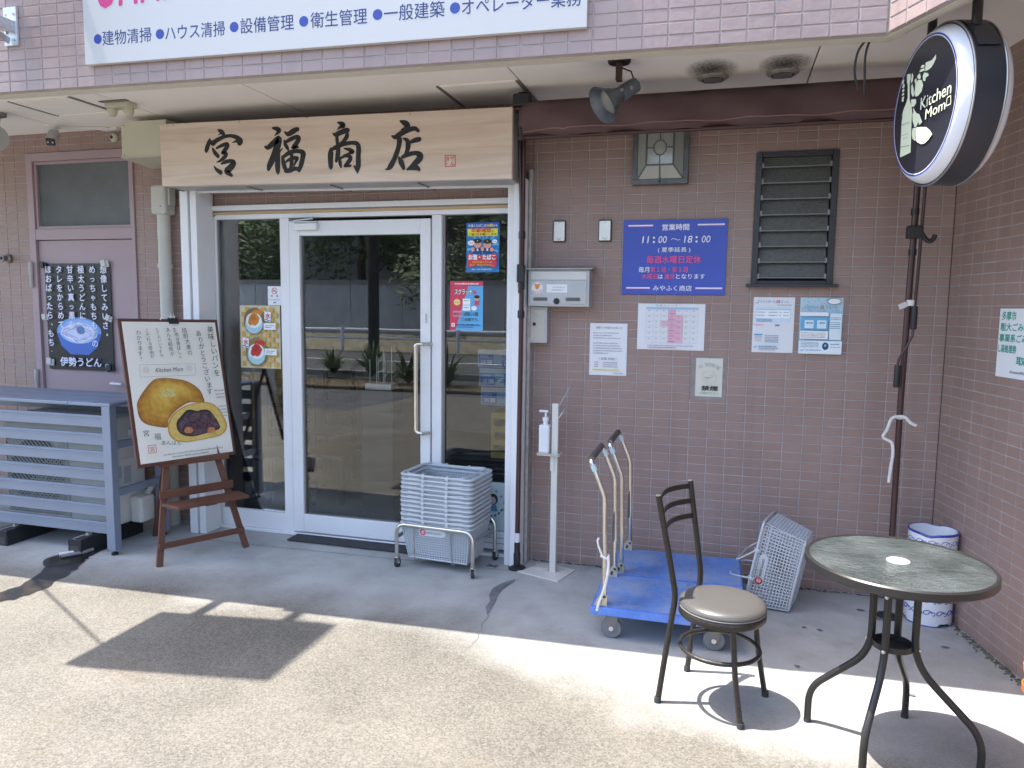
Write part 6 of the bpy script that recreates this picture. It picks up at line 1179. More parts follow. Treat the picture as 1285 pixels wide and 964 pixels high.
for nm, lab, x, y in (('cross_mark', 'grey cross painted on the concrete under the basket trolley', -.634, -.193), ('cross_mark', 'grey cross painted on the concrete beside the shutter guide', -.286, -.197)):
    o = MB().bar((-.035, -.012, 0), (.035, .012, 0), .013, .001).bar((-.03, .02, .0006), (.03, -.02, .0006), .013, .001).build(nm, mat('faded_paint', (.12, .12, .12), .9)); o.location = (x, y, .005); tag(o, lab, 'mark', 'cross marks on the concrete')
tag(MB().bx(-.43, .43, -.10, .10, 0, .009).build('door_mat', mat('mat_grey', (.045, .045, .05), .9, var=.15, sc=30, bump=.5, bsc=300), bevel=.003), 'thin dark grey mat on the concrete in front of the glass door', 'mat').location = (-1.26, -.055, .005)
tag(MB().add([(-.42, .05, .012), (-.16, .065, .012), (.40, .03, .011), (.41, .098, .03), (-.40, .10, .016)], [(0, 1, 2, 3, 4)]).build('mat_fold', mat('mat_grey_light', (.09, .09, .10), .9)), 'curled up far edge of the dark door mat', 'mat').location = (-1.26, -.055, .005)
# moss and grit where the side wall meets the ground
mb = MB()
for i in range(900):
    s_ = random.random() ** .7 * 1.7; d = abs(random.gauss(0, .018)) + .004; x = XC + math.sin(SA) * s_ - math.cos(SA) * d; y = -math.cos(SA) * s_ - math.sin(SA) * d; r_ = random.uniform(.002, .006)
    mb.lathe([(r_, 0), (r_ * .5, r_ * .8)], (x, y, .003), 5)
o = mb.build('grit', mat('grit', (.13, .125, .09), .95, var=.5, sc=40)); tag(o, 'grit and moss along the foot of the side wall', 'grit', kind='stuff')
mb = MB()
for i in range(700):
    x = random.uniform(-.12, 2.0); d = abs(random.gauss(0, .014)) + .004; r_ = random.uniform(.002, .006); mb.lathe([(r_, 0), (r_ * .5, r_ * .7)], (x, -d, .003), 5)
o = mb.build('grit', MATS['grit']); tag(o, 'grit along the foot of the brown tiled wall', 'grit', kind='stuff')
for i, (x, y, s_) in enumerate([(1.78, -.32, 1.6), (1.70, -.24, 1), (1.86, -.66, .7), (2.0, -.58, .8), (1.4, -.55, .6), (1.47, -.56, .6), (1.75, -1.10, .7), (1.33, -.98, .6)]):
    blob('oil_spot', 'dark spot on the concrete ' + ['in front of the ceramic stool, the largest', 'left of the ceramic stool foot', 'right of the table legs toward the side wall', 'closest to the side wall', 'below the tipped basket, left one of two', 'below the tipped basket, right one of two', 'in the sun edge right of the table', 'between chair and table'][i], 'stain', [(x + .022 * s_ * math.cos(a), y + .014 * s_ * math.sin(a)) for a in [k * PI / 3 for k in range(6)]], .0042 + i * .0002, mat('spot_dark', (.14, .15, .15), .9), .003, 'dark spots on the pale concrete')
tag(MB().add([(0, 0, 0), (.13, -.02, 0), (.10, -.09, 0), (.02, -.07, 0), (.0, 0, .012), (.13, -.02, .03), (.10, -.09, .02), (.02, -.07, .012)], [(0, 3, 2, 1), (4, 5, 6, 7), (0, 1, 5, 4), (1, 2, 6, 5), (2, 3, 7, 6), (3, 0, 4, 7)]).build('broken_slab_piece', mat('slab_piece', (.4, .38, .34), .9, var=.2)), 'small broken slab piece on the ground between pole and stand', 'rubble').location = (-.05, -.10, .003)

# ---- easel and its bread board
BD_ = ART['board']; bo, bux, buz = Vector(BD_['o']), Vector(BD_['ux']), Vector(BD_['uz'])
M_EAS = mat('easel_brown', (.13, .052, .03), .6, var=.2, sc=4, st=(1, 1, 1), bump=.1)
FL, FR_ = Vector((-2.103, -.789, 0)), Vector((-1.858, -.357, 0)); hx = (FR_ - FL).normalized(); en_ = Vector((hx.y, -hx.x, 0)); mid = (FL + FR_) / 2
t = thing('easel', 'brown wooden easel with a small shelf, holding the bread poster board', 'easel', (mid.x, mid.y, 0), math.atan2(hx.y, hx.x))
def lp(x, d, z): return (x, d, z)          # local: x along, -y toward the viewer
apex = 1.15; lean = .245
def leg_pt(s, z): k = 1 - z / 1.32; return Vector((s * .249 * k + s * .012, lean * z + .012, z))
for s_ in (-1, 1): MB().bar(leg_pt(s_, 0), leg_pt(s_, apex), .036, .020, up=(0, -1, .2)).build('front_leg', M_EAS, t, bevel=.002)
MB().bar((-.07, .63, 0), (-.02, lean * 1.1 + .02, 1.12), .03, .022, up=(0, 1, .4)).build('rear_leg', M_EAS, t, bevel=.002)
def cross(nm, z, ext, hz, dy, th=.018, s_=0): 
    a, b = leg_pt(-1, z), leg_pt(1, z); d = (b - a).normalized(); MB().bar(a - d * ext + Vector((0, dy, 0)), b + d * ext + Vector((0, dy, 0)), th, hz).build(nm, M_EAS, t, bevel=.003)
cross('lower_rail', .115, .015, .034, -.02); cross('shelf_back', .40, .035, .05, -.02); cross('ledge', .575, .06, .034, -.03, .03); cross('top_rail', 1.12, .02, .04, -.014)
a, b = leg_pt(-1, .335), leg_pt(1, .335); MB().add([(a.x - .02, a.y - .02, .335), (a.x - .02 + .05, a.y - .15, .33), (b.x + .06, b.y - .15, .33), (b.x + .05, b.y - .02, .335)] + [(a.x - .02, a.y - .02, .355), (a.x - .02 + .05, a.y - .15, .35), (b.x + .06, b.y - .15, .35), (b.x + .05, b.y - .02, .355)],
    [(0, 3, 2, 1), (4, 5, 6, 7), (0, 1, 5, 4), (1, 2, 6, 5), (2, 3, 7, 6), (3, 0, 4, 7)]).build('shelf', M_EAS, t, bevel=.003)
MB().bx(.03, .10, .04, .08, .30, .333).build('shelf_block', M_EAS, t, bevel=.002)
M_FRB = mat('frame_brown', (.10, .038, .028), .5, var=.1)
W_, H_ = .625, .872
p = Panel('bread_poster_board', 'tilted framed poster board with painted bean bun and handwriting, on the easel', 'board', bo, W_, H_, M_FRB, ux=bux, uz=buz, th=.018, bevel=.003)
y_ = p.lay(); p._p('paper', mat('board_paper', (.80, .775, .69), .6, var=.02)).bx(.02, W_ - .02, -.003, -.0002, .02, H_ - .02)
p.k = 14
BR_ = ART['bread']; pen = ink(sr('3c423e')); thin = ink(sr('9aa09a'))
def bread_mat(nm, c1, c2, sc):
    m, tt, b = nt(nm); N = tt.nodes; L = tt.links; co = N.new('ShaderNodeTexCoord'); n = N.new('ShaderNodeTexNoise'); n.inputs['Scale'].default_value = sc; n.inputs['Detail'].default_value = 8; L.new(co.outputs['Object'], n.inputs[0])
    r = N.new('ShaderNodeValToRGB'); r.color_ramp.elements[0].color = (*c1, 1); r.color_ramp.elements[1].color = (*c2, 1); r.color_ramp.elements[0].position = .35; r.color_ramp.elements[1].position = .65; L.new(n.outputs[0], r.inputs[0]); L.new(r.outputs[0], b.inputs['Base Color']); b.inputs['Roughness'].default_value = .7; return m
def ccw(q): return q if sum(q[i][0] * q[(i + 1) % len(q)][1] - q[(i + 1) % len(q)][0] * q[i][1] for i in range(len(q))) > 0 else q[::-1]
def rnd(q, n=5):
    q = [tuple(x) + (0,) for x in q]; N_ = len(q); out = []
    for i in range(N_):
        P4 = [q[(i + k) % N_] for k in (-1, 0, 1, 2)]
        for k in range(n):
            s_ = k / n; out.append(tuple(.5 * (2 * P4[1][d] + (P4[2][d] - P4[0][d]) * s_ + (2 * P4[0][d] - 5 * P4[1][d] + 4 * P4[2][d] - P4[3][d]) * s_ ** 2 + (3 * P4[1][d] - P4[0][d] - 3 * P4[2][d] + P4[3][d]) * s_ ** 3) for d in (0, 1)))
    return ccw(out)
def scaled(q, k, du=0, dv=0): cx, cy = sum(x[0] for x in q) / len(q), sum(x[1] for x in q) / len(q); return [(cx + (x[0] - cx) * k + du, cy + (x[1] - cy) * k + dv) for x in q]
bun = rnd(BR_['bun'])
for k, (s_, c1, c2, du, dv) in enumerate([(1, (.25, .10, .02), (.38, .17, .03), 0, 0), (.95, (.34, .145, .02), (.46, .22, .03), .002, .004), (.86, (.40, .18, .02), (.52, .27, .04), .003, .011), (.74, (.45, .215, .025), (.58, .32, .05), .005, .021), (.61, (.50, .26, .03), (.62, .37, .06), .007, .033), (.47, (.55, .31, .04), (.66, .42, .08), .007, .047), (.32, (.60, .37, .05), (.70, .48, .11), .006, .062)]):
    p.poly('painted_bun', scaled(bun, s_, du, dv), bread_mat('bun_paint_%d' % k, c1, c2, 30))
p.poly('painted_bun', rnd(BR_['glow']), bread_mat('seed_paint', (.50, .40, .12), (.72, .60, .22), 90))
cut = rnd(BR_['cut']); p.poly('painted_half_bun', cut, bread_mat('crust_paint', (.50, .26, .03), (.6, .34, .05), 40)); p.poly('painted_half_bun', scaled(cut, .95), bread_mat('crumb_paint', (.62, .42, .09), (.72, .52, .16), 40))
p.poly('painted_half_bun', rnd(BR_['hollow']), ink(sr('2a2e2e'))); bean = rnd(BR_['bean']); p.poly('painted_bean_paste', bean, bread_mat('bean_paint', (.045, .025, .035), (.15, .085, .10), 60))
cx, cy = sum(x[0] for x in bean) / len(bean), sum(x[1] for x in bean) / len(bean)
for i in range(46): a, r_ = random.uniform(0, 2 * PI), random.random() ** .5 * .042; p.ell('painted_bean_paste', cx + r_ * 2 * math.cos(a), cy + r_ * .75 * math.sin(a), .005, .004, ink((.10 + random.random() * .08, .055, .07)), 8)
for k in ('chest1', 'chest2'): p.poly('painted_chestnut', rnd(BR_[k]), bread_mat('chestnut_paint', (.42, .14, .06), (.62, .26, .12), 60))
bx_ = BR_['box']; p.line('pencil_box', [tuple(q) for q in bx_] + [tuple(bx_[0])], .0014, ink(sr('8a8480')))
c0 = ((bx_[0][0] + bx_[3][0]) / 2, (bx_[0][1] + bx_[3][1]) / 2); c1 = ((bx_[1][0] + bx_[2][0]) / 2, (bx_[1][1] + bx_[2][1]) / 2)
p.text(c0[0] + .09, c0[1] - .012, .026, 'Kitchen Mom', pen, w=c1[0] - c0[0] - .17, off=-.006, shear=.35)
for uu in (c0[0] + .035, c1[0] - .04):
    for k in range(5): p.ring('pencil_flower', uu + .014 * math.cos(k * 1.26), c0[1] + .004 + .012 * math.sin(k * 1.26), .006, .0012, ink(sr('8a7c80')), 12)
for s_, ((u0, v0), (u1, v1)) in ART['cols']:
    n = len(s_); pt = (v0 - v1) / n; p.vtext(u0, v0 + pt * .1, min(pt * .88, .05 if n < 8 else .048), s_, pen, off=-.004, pitch=pt, wob=.004, du=(u1 - u0) / n)
bl = ART['bl']; p.text(bl[0][0], bl[0][1] - .03, .036, '宮', pen, off=-.002); p.text(bl[0][0] + .058, bl[1][1] - .055, .038, '福', pen, off=-.002, rot=-.1); p.text(bl[2][0] + .02, bl[2][1] - .045, .026, 'あんぱん', pen, w=.12, off=-.002, rot=-.12)
st = BR_['stamp']; u0, v1 = st[0]; u1, v0 = st[2]; RR = ink(sr('b84a3c')); 
p.line('red_seal', [(u0, v0), (u1, v0), (u1, v1), (u0, v1), (u0, v0)], .003, RR); p.text(u0 + .008, v0 + .007, abs(v1 - v0) - .014, '宮', RR, w=abs(u1 - u0) - .016)
for k in range(2): p.fake(bl[8][0] + k * .05, bl[8][1] - .02 - k * .018, min(bl[8][0] + .38 - k * .1, .59), .010, thin, 'pencil_note')
for k in range(3): p.fake(bl[10][0] - .02 + k * .004, bl[10][1] - .02 - k * .022, bl[10][0] + .045, .010, thin, 'pencil_note')
for k in range(4): p.fake(bl[10][0] - .01 + k * .006, bl[10][1] - .12 - k * .02, min(bl[10][0] + .055, .6), .009, thin, 'pencil_note')
pb = p.done()
t = thing('binder_clip', 'black binder clip with a white cord on the top edge of the bread board', 'clip', (bo + bux * .33 + buz * .86))
mwc = Matrix(((bux.x, -bux.cross(buz).x, buz.x), (bux.y, -bux.cross(buz).y, buz.y), (bux.z, -bux.cross(buz).z, buz.z))); t.rotation_euler = mwc.to_euler()
MB().add([(-.03, -.012, -.02), (.03, -.012, -.02), (.03, .028, -.02), (-.03, .028, -.02), (-.03, .0, .018), (.03, .0, .018), (.03, .016, .018), (-.03, .016, .018)], [(0, 1, 5, 4), (1, 2, 6, 5), (2, 3, 7, 6), (3, 0, 4, 7), (4, 5, 6, 7)]).build('clip_body', M_BLACK, t)
MB().tube([(-.012, 0, .015), (-.008, 0, .045), (.008, 0, .045), (.012, 0, .015)], .0018, 6).build('wire_loop', M_STEEL, t, True)
MB().tube([(-.08, .0, .005), (-.065, .0, .025), (-.03, 0, .03), (0, .0, .022), (.02, .01, .03)], .004, 6).build('cord', M_ROPE, t, True)

# ---- shopping baskets, trolley
def rrect(L, W, z, r, n=5):
    out = []
    for cx, cy, a0 in ((L / 2 - r, W / 2 - r, 0), (-L / 2 + r, W / 2 - r, PI / 2), (-L / 2 + r, -W / 2 + r, PI), (L / 2 - r, -W / 2 + r, 1.5 * PI)):
        for k in range(n): a = a0 + PI / 2 * k / (n - 1); out.append(Vector((cx + r * math.cos(a), cy + r * math.sin(a), z)))
    return out
BL_, BW_, bl_, bw_, BH = .44, .30, .37, .235, .22
def make_basket(full=True):
    t = thing('shopping_basket', '-', 'basket')
    mb = MB()
    for (z0, o0, z1, o1) in ((BH - .013, .011, BH - .003, .012), (BH - .003, .012, BH, .009), (BH, .009, BH - .001, -.003), (BH - .001, -.003, BH - .02, -.004)):
        a = rrect(BL_ + 2 * o0, BW_ + 2 * o0, z0, .035); b = rrect(BL_ + 2 * o1, BW_ + 2 * o1, z1, .035); n = len(a)
        mb.add(a + b, [(i, (i + 1) % n, (i + 1) % n + n, i + n) for i in range(n)])
    o = mb.build('rim', M_BASKET, t, True); so = o.modifiers.new('t', 'SOLIDIFY'); so.thickness = .004
    mb = MB(); zt = BH - .02; zb = .004
    def side(p00, p10, p01, p11, nu, nv):            # lattice wall between bottom edge p00-p10 and top edge p01-p11
        P_ = [Vector(q) for q in (p00, p10, p01, p11)]; nrm = (P_[1] - P_[0]).cross(P_[2] - P_[0]).normalized()
        for i in range(nu + 1): u = i / nu; mb.bar(P_[0].lerp(P_[1], u), P_[2].lerp(P_[3], u), .0048, .004, up=nrm)
        for j in range(nv + 1): v = j / nv; mb.bar(P_[0].lerp(P_[2], v), P_[1].lerp(P_[3], v), .0038, .0042, up=nrm) if j else None
    L, W, l, w = BL_ / 2, BW_ / 2, bl_ / 2, bw_ / 2
    side((-l, -w, zb), (l, -w, zb), (-L + .01, -W, zt), (L - .01, -W, zt), 24, 13); side((l, w, zb), (-l, w, zb), (L - .01, W, zt), (-L + .01, W, zt), 24, 13)
    side((l, -w, zb), (l, w, zb), (L, -W + .01, zt), (L, W - .01, zt), 15, 13); side((-l, w, zb), (-l, -w, zb), (-L, W - .01, zt), (-L, -W + .01, zt), 15, 13)
    mb.build('lattice_side', M_BASKET, t)
    mb = MB()
    for i in range(17): x = -l + i * 2 * l / 16; mb.bx(x - .0025, x + .0025, -w, w, 0, .004)
    for j in range(11): y = -w + j * 2 * w / 10; mb.bx(-l, l, y - .0025, y + .0025, .0005, .0045)
    mb.tube(rrect(bl_, bw_, .006, .02), .005, 6, closed=True); mb.build('base_grid', M_BASKET, t, True)
    for sy in (-1, 1):
        for sx in (-.075, .075): MB().lathe([(.010, 0), (.010, .012), (.006, .014)], (sx, sy * (W + .003), BH - .012), 10, ax=(0, sy, 0)).bx(sx - .008, sx + .008, sy * (W + .003) - .006, sy * (W + .003) + .006, BH - .026, BH + .006).build('handle_pivot', M_BASKET, t, True)
    for sx in (-.075, .075):
        s_ = 1 if sx > 0 else -1
        MB().tube(fillet([(sx, -W - .010, BH - .004), (sx + s_ * .118, -W - .006, BH + .004), (sx + s_ * .118, W + .006, BH + .004), (sx, W + .010, BH - .004)], .05, 6), .0042, 6).build('handle', M_BASKET, t, True)
    return t
def logo_tag(t, z=.165, x=-.02):
    p = Panel('logo_plate', None, None, (x - .085, -BW_ / 2 + .006 - .0 - (BW_ - bw_) / 2 * (1 - z / BH) * -1 - .004, z - .02), .17, .042, mat('tag_white', (.64, .66, .68), .4), th=.002, parent=t)
    return p
bk = make_basket()
bsk = []
group = 'grey shopping baskets nested in one stack'
ords = ['topmost', 'second from the top', 'third from the top', 'fourth from the top', 'fifth from the top', 'sixth from the top', 'sixth from the bottom', 'fifth from the bottom', 'fourth from the bottom', 'third from the bottom', 'second from the bottom', 'lowest']
for k in range(12):
    b = bk if k == 0 else copy_tree(bk)
    b.location = (-.56 + random.uniform(-.003, .003), -.235 + random.uniform(-.003, .003), .055 + k * .0262); b.rotation_euler = (random.uniform(-.004, .004), random.uniform(-.004, .004), math.radians(-5) + random.uniform(-.008, .008))
    b['group'] = group; b['label'] = 'grey basket, %s in the stack on the trolley' % ords[11 - k]
    bsk.append(b)
def side_tag(b, flip=False):
    zt = .195; z0 = .150; f = lambda z: -(bw_ / 2 + (BW_ - bw_) / 2 * (z - .004) / (BH - .024)) - .0035
    uz = Vector((0, f(zt) - f(z0), zt - z0)).normalized()
    p = Panel('logo_plate', None, None, (-.105, f(z0), z0), .17, .044, mat('tag_white', (.64, .66, .68), .4), uz=uz, th=.0015, parent=b, shape=[(.022 + .022 * math.cos(a), .022 + .022 * math.sin(a)) for a in [PI / 2 + k * PI / 8 for k in range(9)]] + [(.148 + .022 * math.cos(a), .022 + .022 * math.sin(a)) for a in [-PI / 2 + k * PI / 8 for k in range(9)]])
    p.ell('red_disc', .028, .022, .019, .019, ink(sr('c8283c'))); p.line('white_swirl', [(.020, .014), (.03, .018), (.024, .026), (.036, .031)], .004, ink(sr('f0e0e0'))); p.ring('white_swirl', .029, .022, .008, .0025, ink(sr('f0e0e0')), 14)
    p.text(.052, .016, .011, 'SMART BASKET', ink((.14,) * 3), w=.095, off=.004); p.done()
side_tag(bsk[0])
lb = copy_tree(bk); a_, b__, c_ = .011, -1.393, -.262
R_ = Matrix.Rotation(a_, 3, 'Z') @ Matrix.Rotation(b__, 3, 'Y') @ Matrix.Rotation(c_, 3, 'X')
lb.location = (1.404, -.278, .190); lb.rotation_euler = R_.to_euler(); del lb['group']
for ch in [x for x in bpy.data.objects if x.parent == lb]:
    if ch.name.startswith('handle') and not ch.name.startswith('handle_pivot'):
        bpy.data.objects.remove(ch)
lb['label'] = 'grey basket tipped on its end against the tiled wall, red disc logo on its side'; side_tag(lb)
W = BW_ / 2
MB().tube(fillet([(-.075, -W - .010, BH - .004), (-.095, -W - .004, BH + .10), (-.095, W + .004, BH + .10), (-.075, W + .010, BH - .004)], .04, 6), .0045, 7).build('handle', M_BASKET, lb, True)
MB().tube(fillet([(.075, -W - .010, BH - .004), (-.015, -W - .004, BH + .085), (-.015, W + .004, BH + .085), (.075, W + .010, BH - .004)], .04, 6), .0045, 7).build('handle', M_BASKET, lb, True)
def caster(par, x, y, r, h, rz=0., m=M_CHROME, nm='caster'):
    c = MB().bx(-.012, -.009, -.012, .018, r, h - .004).bx(.009, .012, -.012, .018, r, h - .004).bx(-.014, .014, -.014, .02, h - .004, h).build(nm, m, par); c.location = (x, y, 0); c.rotation_euler = (0, 0, rz)
    MB().lathe([(r * .55, -.009), (r * .95, -.009), (r, -.005), (r, .005), (r * .95, .009), (r * .55, .009)], (0, .008, r), 20, ax=(1, 0, 0)).build('wheel', M_RUBBER, c, True); MB().lathe([(.006, -.014), (.006, .014)], (0, .008, r), 8, ax=(1, 0, 0)).build('axle', M_STEEL, c)
    return c
t = thing('basket_trolley', 'low chrome wire trolley on four casters under the basket stack', 'trolley', (-.56, -.235, 0), math.radians(-5))
for sy in (-1, 1):
    MB().tube(fillet([(-.242, sy * .165, .06), (-.242, sy * .165, .262), (.242, sy * .165, .262), (.242, sy * .165, .06)], .06, 7), .0115, 12).build('end_frame', M_CHROME, t, True)
    for x in (-.13, .11): MB().tube(fillet([(x, sy * .165, .262), (x, sy * .165 * .92, .05), (x, 0, .045)], .02), .004, 6).build('cradle_wire', M_CHROME, t, True)
for sx in (-1, 1):
    MB().bar((sx * .240, -.16, .185), (sx * .240, .16, .185), .008, .024).build('side_bar', M_STEEL, t, bevel=.002)
    for sy in (-1, 1): caster(t, sx * .242, sy * .165, .026, .062, random.uniform(-.4, .4))

# ---- two blue platform trucks
M_BLUE = mat('truck_blue', (.075, .185, .58), .55, var=.16, sc=7, bump=.15, bsc=90)
dust(M_BLUE, (.30, .33, .36), .45)
M_SCUFF = mat('scuff', (.05, .07, .16), .7)
M_DECK = dust(mat('deck_blue', (.10, .22, .57), .62, var=.2, sc=6, bump=.3, bsc=70), (.34, .37, .42), .6, 5, .38, .66)
def make_truck():
    t = thing('platform_truck', '-', 'hand truck'); L, W = .665, .44
    MB().bx(0, L, 0, W, .118, .158).build('deck', M_BLUE, t, bevel=.006)
    MB().bx(.01, L - .01, .01, W - .01, .1585, .160).build('deck_mat', M_DECK, t, bevel=.001)
    for y in (.03, W - .03):
        MB().prism([(.015, .158), (.075, .158), (.075, .205), (.068, .213), (.048, .213), (.03, .19)], y - .014, y - .011).prism([(.015, .158), (.075, .158), (.075, .205), (.068, .213), (.048, .213), (.03, .19)], y + .011, y + .014).build('bracket', mat('bracket_cream', (.52, .48, .38), .4, .4), t)
        MB().lathe([(.007, 0), (.006, .004)], (.062, y - .014, .202), 10, ax=(0, -1, 0)).bar((.044, y - .0155, .172), (.050, y - .0155, .190), .003, .010).build('latch', M_DARK, t)
    MB().tube(fillet([(.062, .03, .17), (.050, .03, .67), (-.018, .03, .835), (-.018, W - .03, .835), (.050, W - .03, .67), (.062, W - .03, .17)], .026, 5), .0115, 12).build('handle_bar', M_CHROME, t, True)
    MB().tube([(-.019, .065, .836), (-.019, W - .065, .836)], .0155, 12).build('grip', mat('grip_grey', (.09, .08, .085), .7), t, True)
    for y in (.03, W - .03): MB().tube([(-.008, y, .812), (.004, y, .785)], .0135, 12).build('plastic_film', mat('film_blue', (.45, .58, .62), .2), t, True)
    MB().bx(.045, .05, W - .048, W - .042, .34, .50).bx(.047, .0495, W - .10, W - .048, .35, .49).build('fold_plate', M_GREY, t)
    for x, y in ((.095, .05), (L - .11, .05), (.095, W - .05), (L - .11, W - .05)):
        c = MB().prism([(-.028, .118), (.032, .118), (.02, .045), (.012, .035), (-.004, .035), (-.02, .05)], -.018, -.015).prism([(-.028, .118), (.032, .118), (.02, .045), (.012, .035), (-.004, .035), (-.02, .05)], .015, .018).build('caster', mat('caster_grey', (.17, .16, .16), .45, .3), t); c.location = (x, y, 0)
        MB().lathe([(.022, -.013), (.044, -.013), (.048, -.008), (.048, .008), (.044, .013), (.022, .013)], (0, 0, .048), 24, ax=(0, 1, 0)).build('wheel', mat('wheel_grey', (.16, .17, .18), .6), c, True)
        MB().lathe([(.011, -.022), (.011, .022)], (0, 0, .048), 12, ax=(0, 1, 0)).build('hub', mat('hub_silver', (.6, .6, .6), .35, .6), c, True)
    mb = MB()
    for i in range(46):
        x, y, a, l = random.uniform(.04, L - .03), random.uniform(.03, W - .03), random.choice([0, .1, -.1, 1.2]), random.uniform(.003, .014)
        mb.add([(x, y, .1606), (x + l * math.cos(a), y + l * math.sin(a), .1606), (x + l * math.cos(a) - .002, y + l * math.sin(a) + .003, .1606), (x - .001, y + .0035, .1606)], [(0, 1, 2, 3)])
    mb.build('scuff_marks', M_SCUFF, t, kind='stuff')
    return t
tr = make_truck(); tr.location = (.428, -.978, 0); tr.rotation_euler = (0, 0, math.radians(.8)); tr['label'] = 'blue platform truck nearer the camera, a white cord knotted on its chrome handle'; tr['group'] = 'blue platform trucks side by side'
t2_ = copy_tree(tr); t2_.location = (.447, -.53, 0); t2_.rotation_euler = (0, 0, math.radians(.4)); t2_['label'] = 'blue platform truck against the tiled wall, behind the other one'
t = thing('knotted_cord', 'white cord knotted round the near handle post of the front platform truck', 'cord', (.486, -.948, .39))
MB().tube([(.017 * math.cos(a), .019 * math.sin(a), .004 * math.sin(2 * a)) for a in [2 * PI * k / 14 for k in range(14)]], .006, 8, closed=True).build('loop', M_ROPE, t, True)
MB().tube(smooth([(.018, -.014, .002), (.02, -.022, -.05), (.008, -.026, -.13), (-.02, -.028, -.22), (-.026, -.028, -.25)], 4), .0065, 8).build('cord_end', M_ROPE, t, True)
MB().tube([(-.012, -.014, .01), (-.028, -.016, .05), (-.034, -.014, .075), (-.028, -.012, .088)], .005, 8).build('cord_end', M_ROPE, t, True)

# ---- chair
M_CH = mat('hammered_bronze', (.045, .040, .037), .38, .55, var=.35, sc=160, bump=.2, bsc=220)
ch = thing('cafe_chair', 'dark hammered metal cafe chair with round taupe vinyl seat, in the sun', 'chair', (.98, -1.36, 0))
def c_(x, y, z): return Vector((x - .98, y + 1.36, z))
SC = Vector((1.006, -1.392, 0)); fdr = Vector((.942, -.337, 0)); sdr = Vector((.337, .942, 0)); SC0 = SC - Vector((.98, -1.36, 0))
rl = [c_(.779, -1.447, 0), c_(.800, -1.436, .18), c_(.829, -1.422, .40), c_(.829, -1.422, .44), c_(.815, -1.43, .52), c_(.757, -1.455, .822)]
rr = [c_(.877, -1.156, 0), c_(.893, -1.150, .18), c_(.916, -1.142, .40), c_(.916, -1.142, .44), c_(.905, -1.147, .52), c_(.861, -1.162, .822)]
for pts in (rl, rr): MB().tube(fillet(pts, .06, 4), .0115, 12).build('back_post', M_CH, ch, True)
for pts in (rl, rr):
    MB().lathe([(.0105, 0), (.0105, .004)], pts[-1] - Vector((0, 0, .002)), 12).build('post_cap', M_STEEL, ch, True)
for ft, k in (((1.086, -1.543), -1), ((1.185, -1.275), 1)):
    tp_ = SC0 + fdr * .085 + sdr * (k * .122); MB().tube([c_(ft[0], ft[1], .0), c_(ft[0], ft[1], .0).lerp(Vector((tp_.x, tp_.y, .37)), .5) + fdr * -.006, Vector((tp_.x, tp_.y, .37))], .0108, 12).build('leg', M_CH, ch, True)
for p_ in (rl[0], rr[0], c_(1.086, -1.543, 0), c_(1.185, -1.275, 0)): MB().lathe([(.0135, 0), (.0135, .018), (.012, .022)], p_, 14).build('rubber_foot', M_RUBBER, ch, True)
MB().lathe([(.138, 0), (.160, .0), (.163, .004), (.163, .026), (.160, .030), (.140, .030)], (SC0.x, SC0.y, .362), 48).build('seat_ring', M_CH, ch, True)
st_ = MB().lathe([(.150, .394), (.159, .396), (.1625, .403), (.1605, .412), (.150, .421), (.125, .429), (.085, .434), (.04, .4365), (.004, .437)], (SC0.x, SC0.y, 0), 48).build('seat_cushion', mat('taupe_vinyl', (.085, .081, .076), .32, var=.05, sc=3, bump=.12, bsc=220), ch, True)
MB().tube([(SC0.x + .1605 * math.cos(a), SC0.y + .1605 * math.sin(a), .3955) for a in [2 * PI * k / 48 for k in range(48)]], .0028, 6, closed=True).build('piping', mat('vinyl_piping', (.2, .18, .16), .4), ch, True)
MB().tube([(SC0.x + .148 * math.cos(a) - .004, SC0.y + .148 * math.sin(a), .232) for a in [2 * PI * k / 40 for k in range(40)]], .0085, 10, closed=True).build('ring_stretcher', M_CH, ch, True)
for z_ in (.800, .738, .676):
    def on(pts, z):
        a, b = pts[-2], pts[-1]; return a.lerp(b, (z - a.z) / (b.z - a.z))
    A_, B_ = on(rl, z_), on(rr, z_); mb = MB(); n = 12; prev = None; vs = []
    for i in range(n + 1):
        u = i / n; q = A_.lerp(B_, u) - fdr * (.036 * math.sin(PI * u)) + Vector((0, 0, .006 * math.sin(PI * u)))
        for dy, dz in ((-.0035, -.0105), (.0035, -.0105), (.0035, .0105), (-.0035, .0105)): vs.append(q + fdr * dy + Vector((0, 0, dz)))
    mb.add(vs, [(4 * i + k, 4 * i + (k + 1) % 4, 4 * i + 4 + (k + 1) % 4, 4 * i + 4 + k) for i in range(n) for k in range(4)] + [(3, 2, 1, 0), (4 * n, 4 * n + 1, 4 * n + 2, 4 * n + 3)]); mb.build('back_slat', M_CH, ch, True)

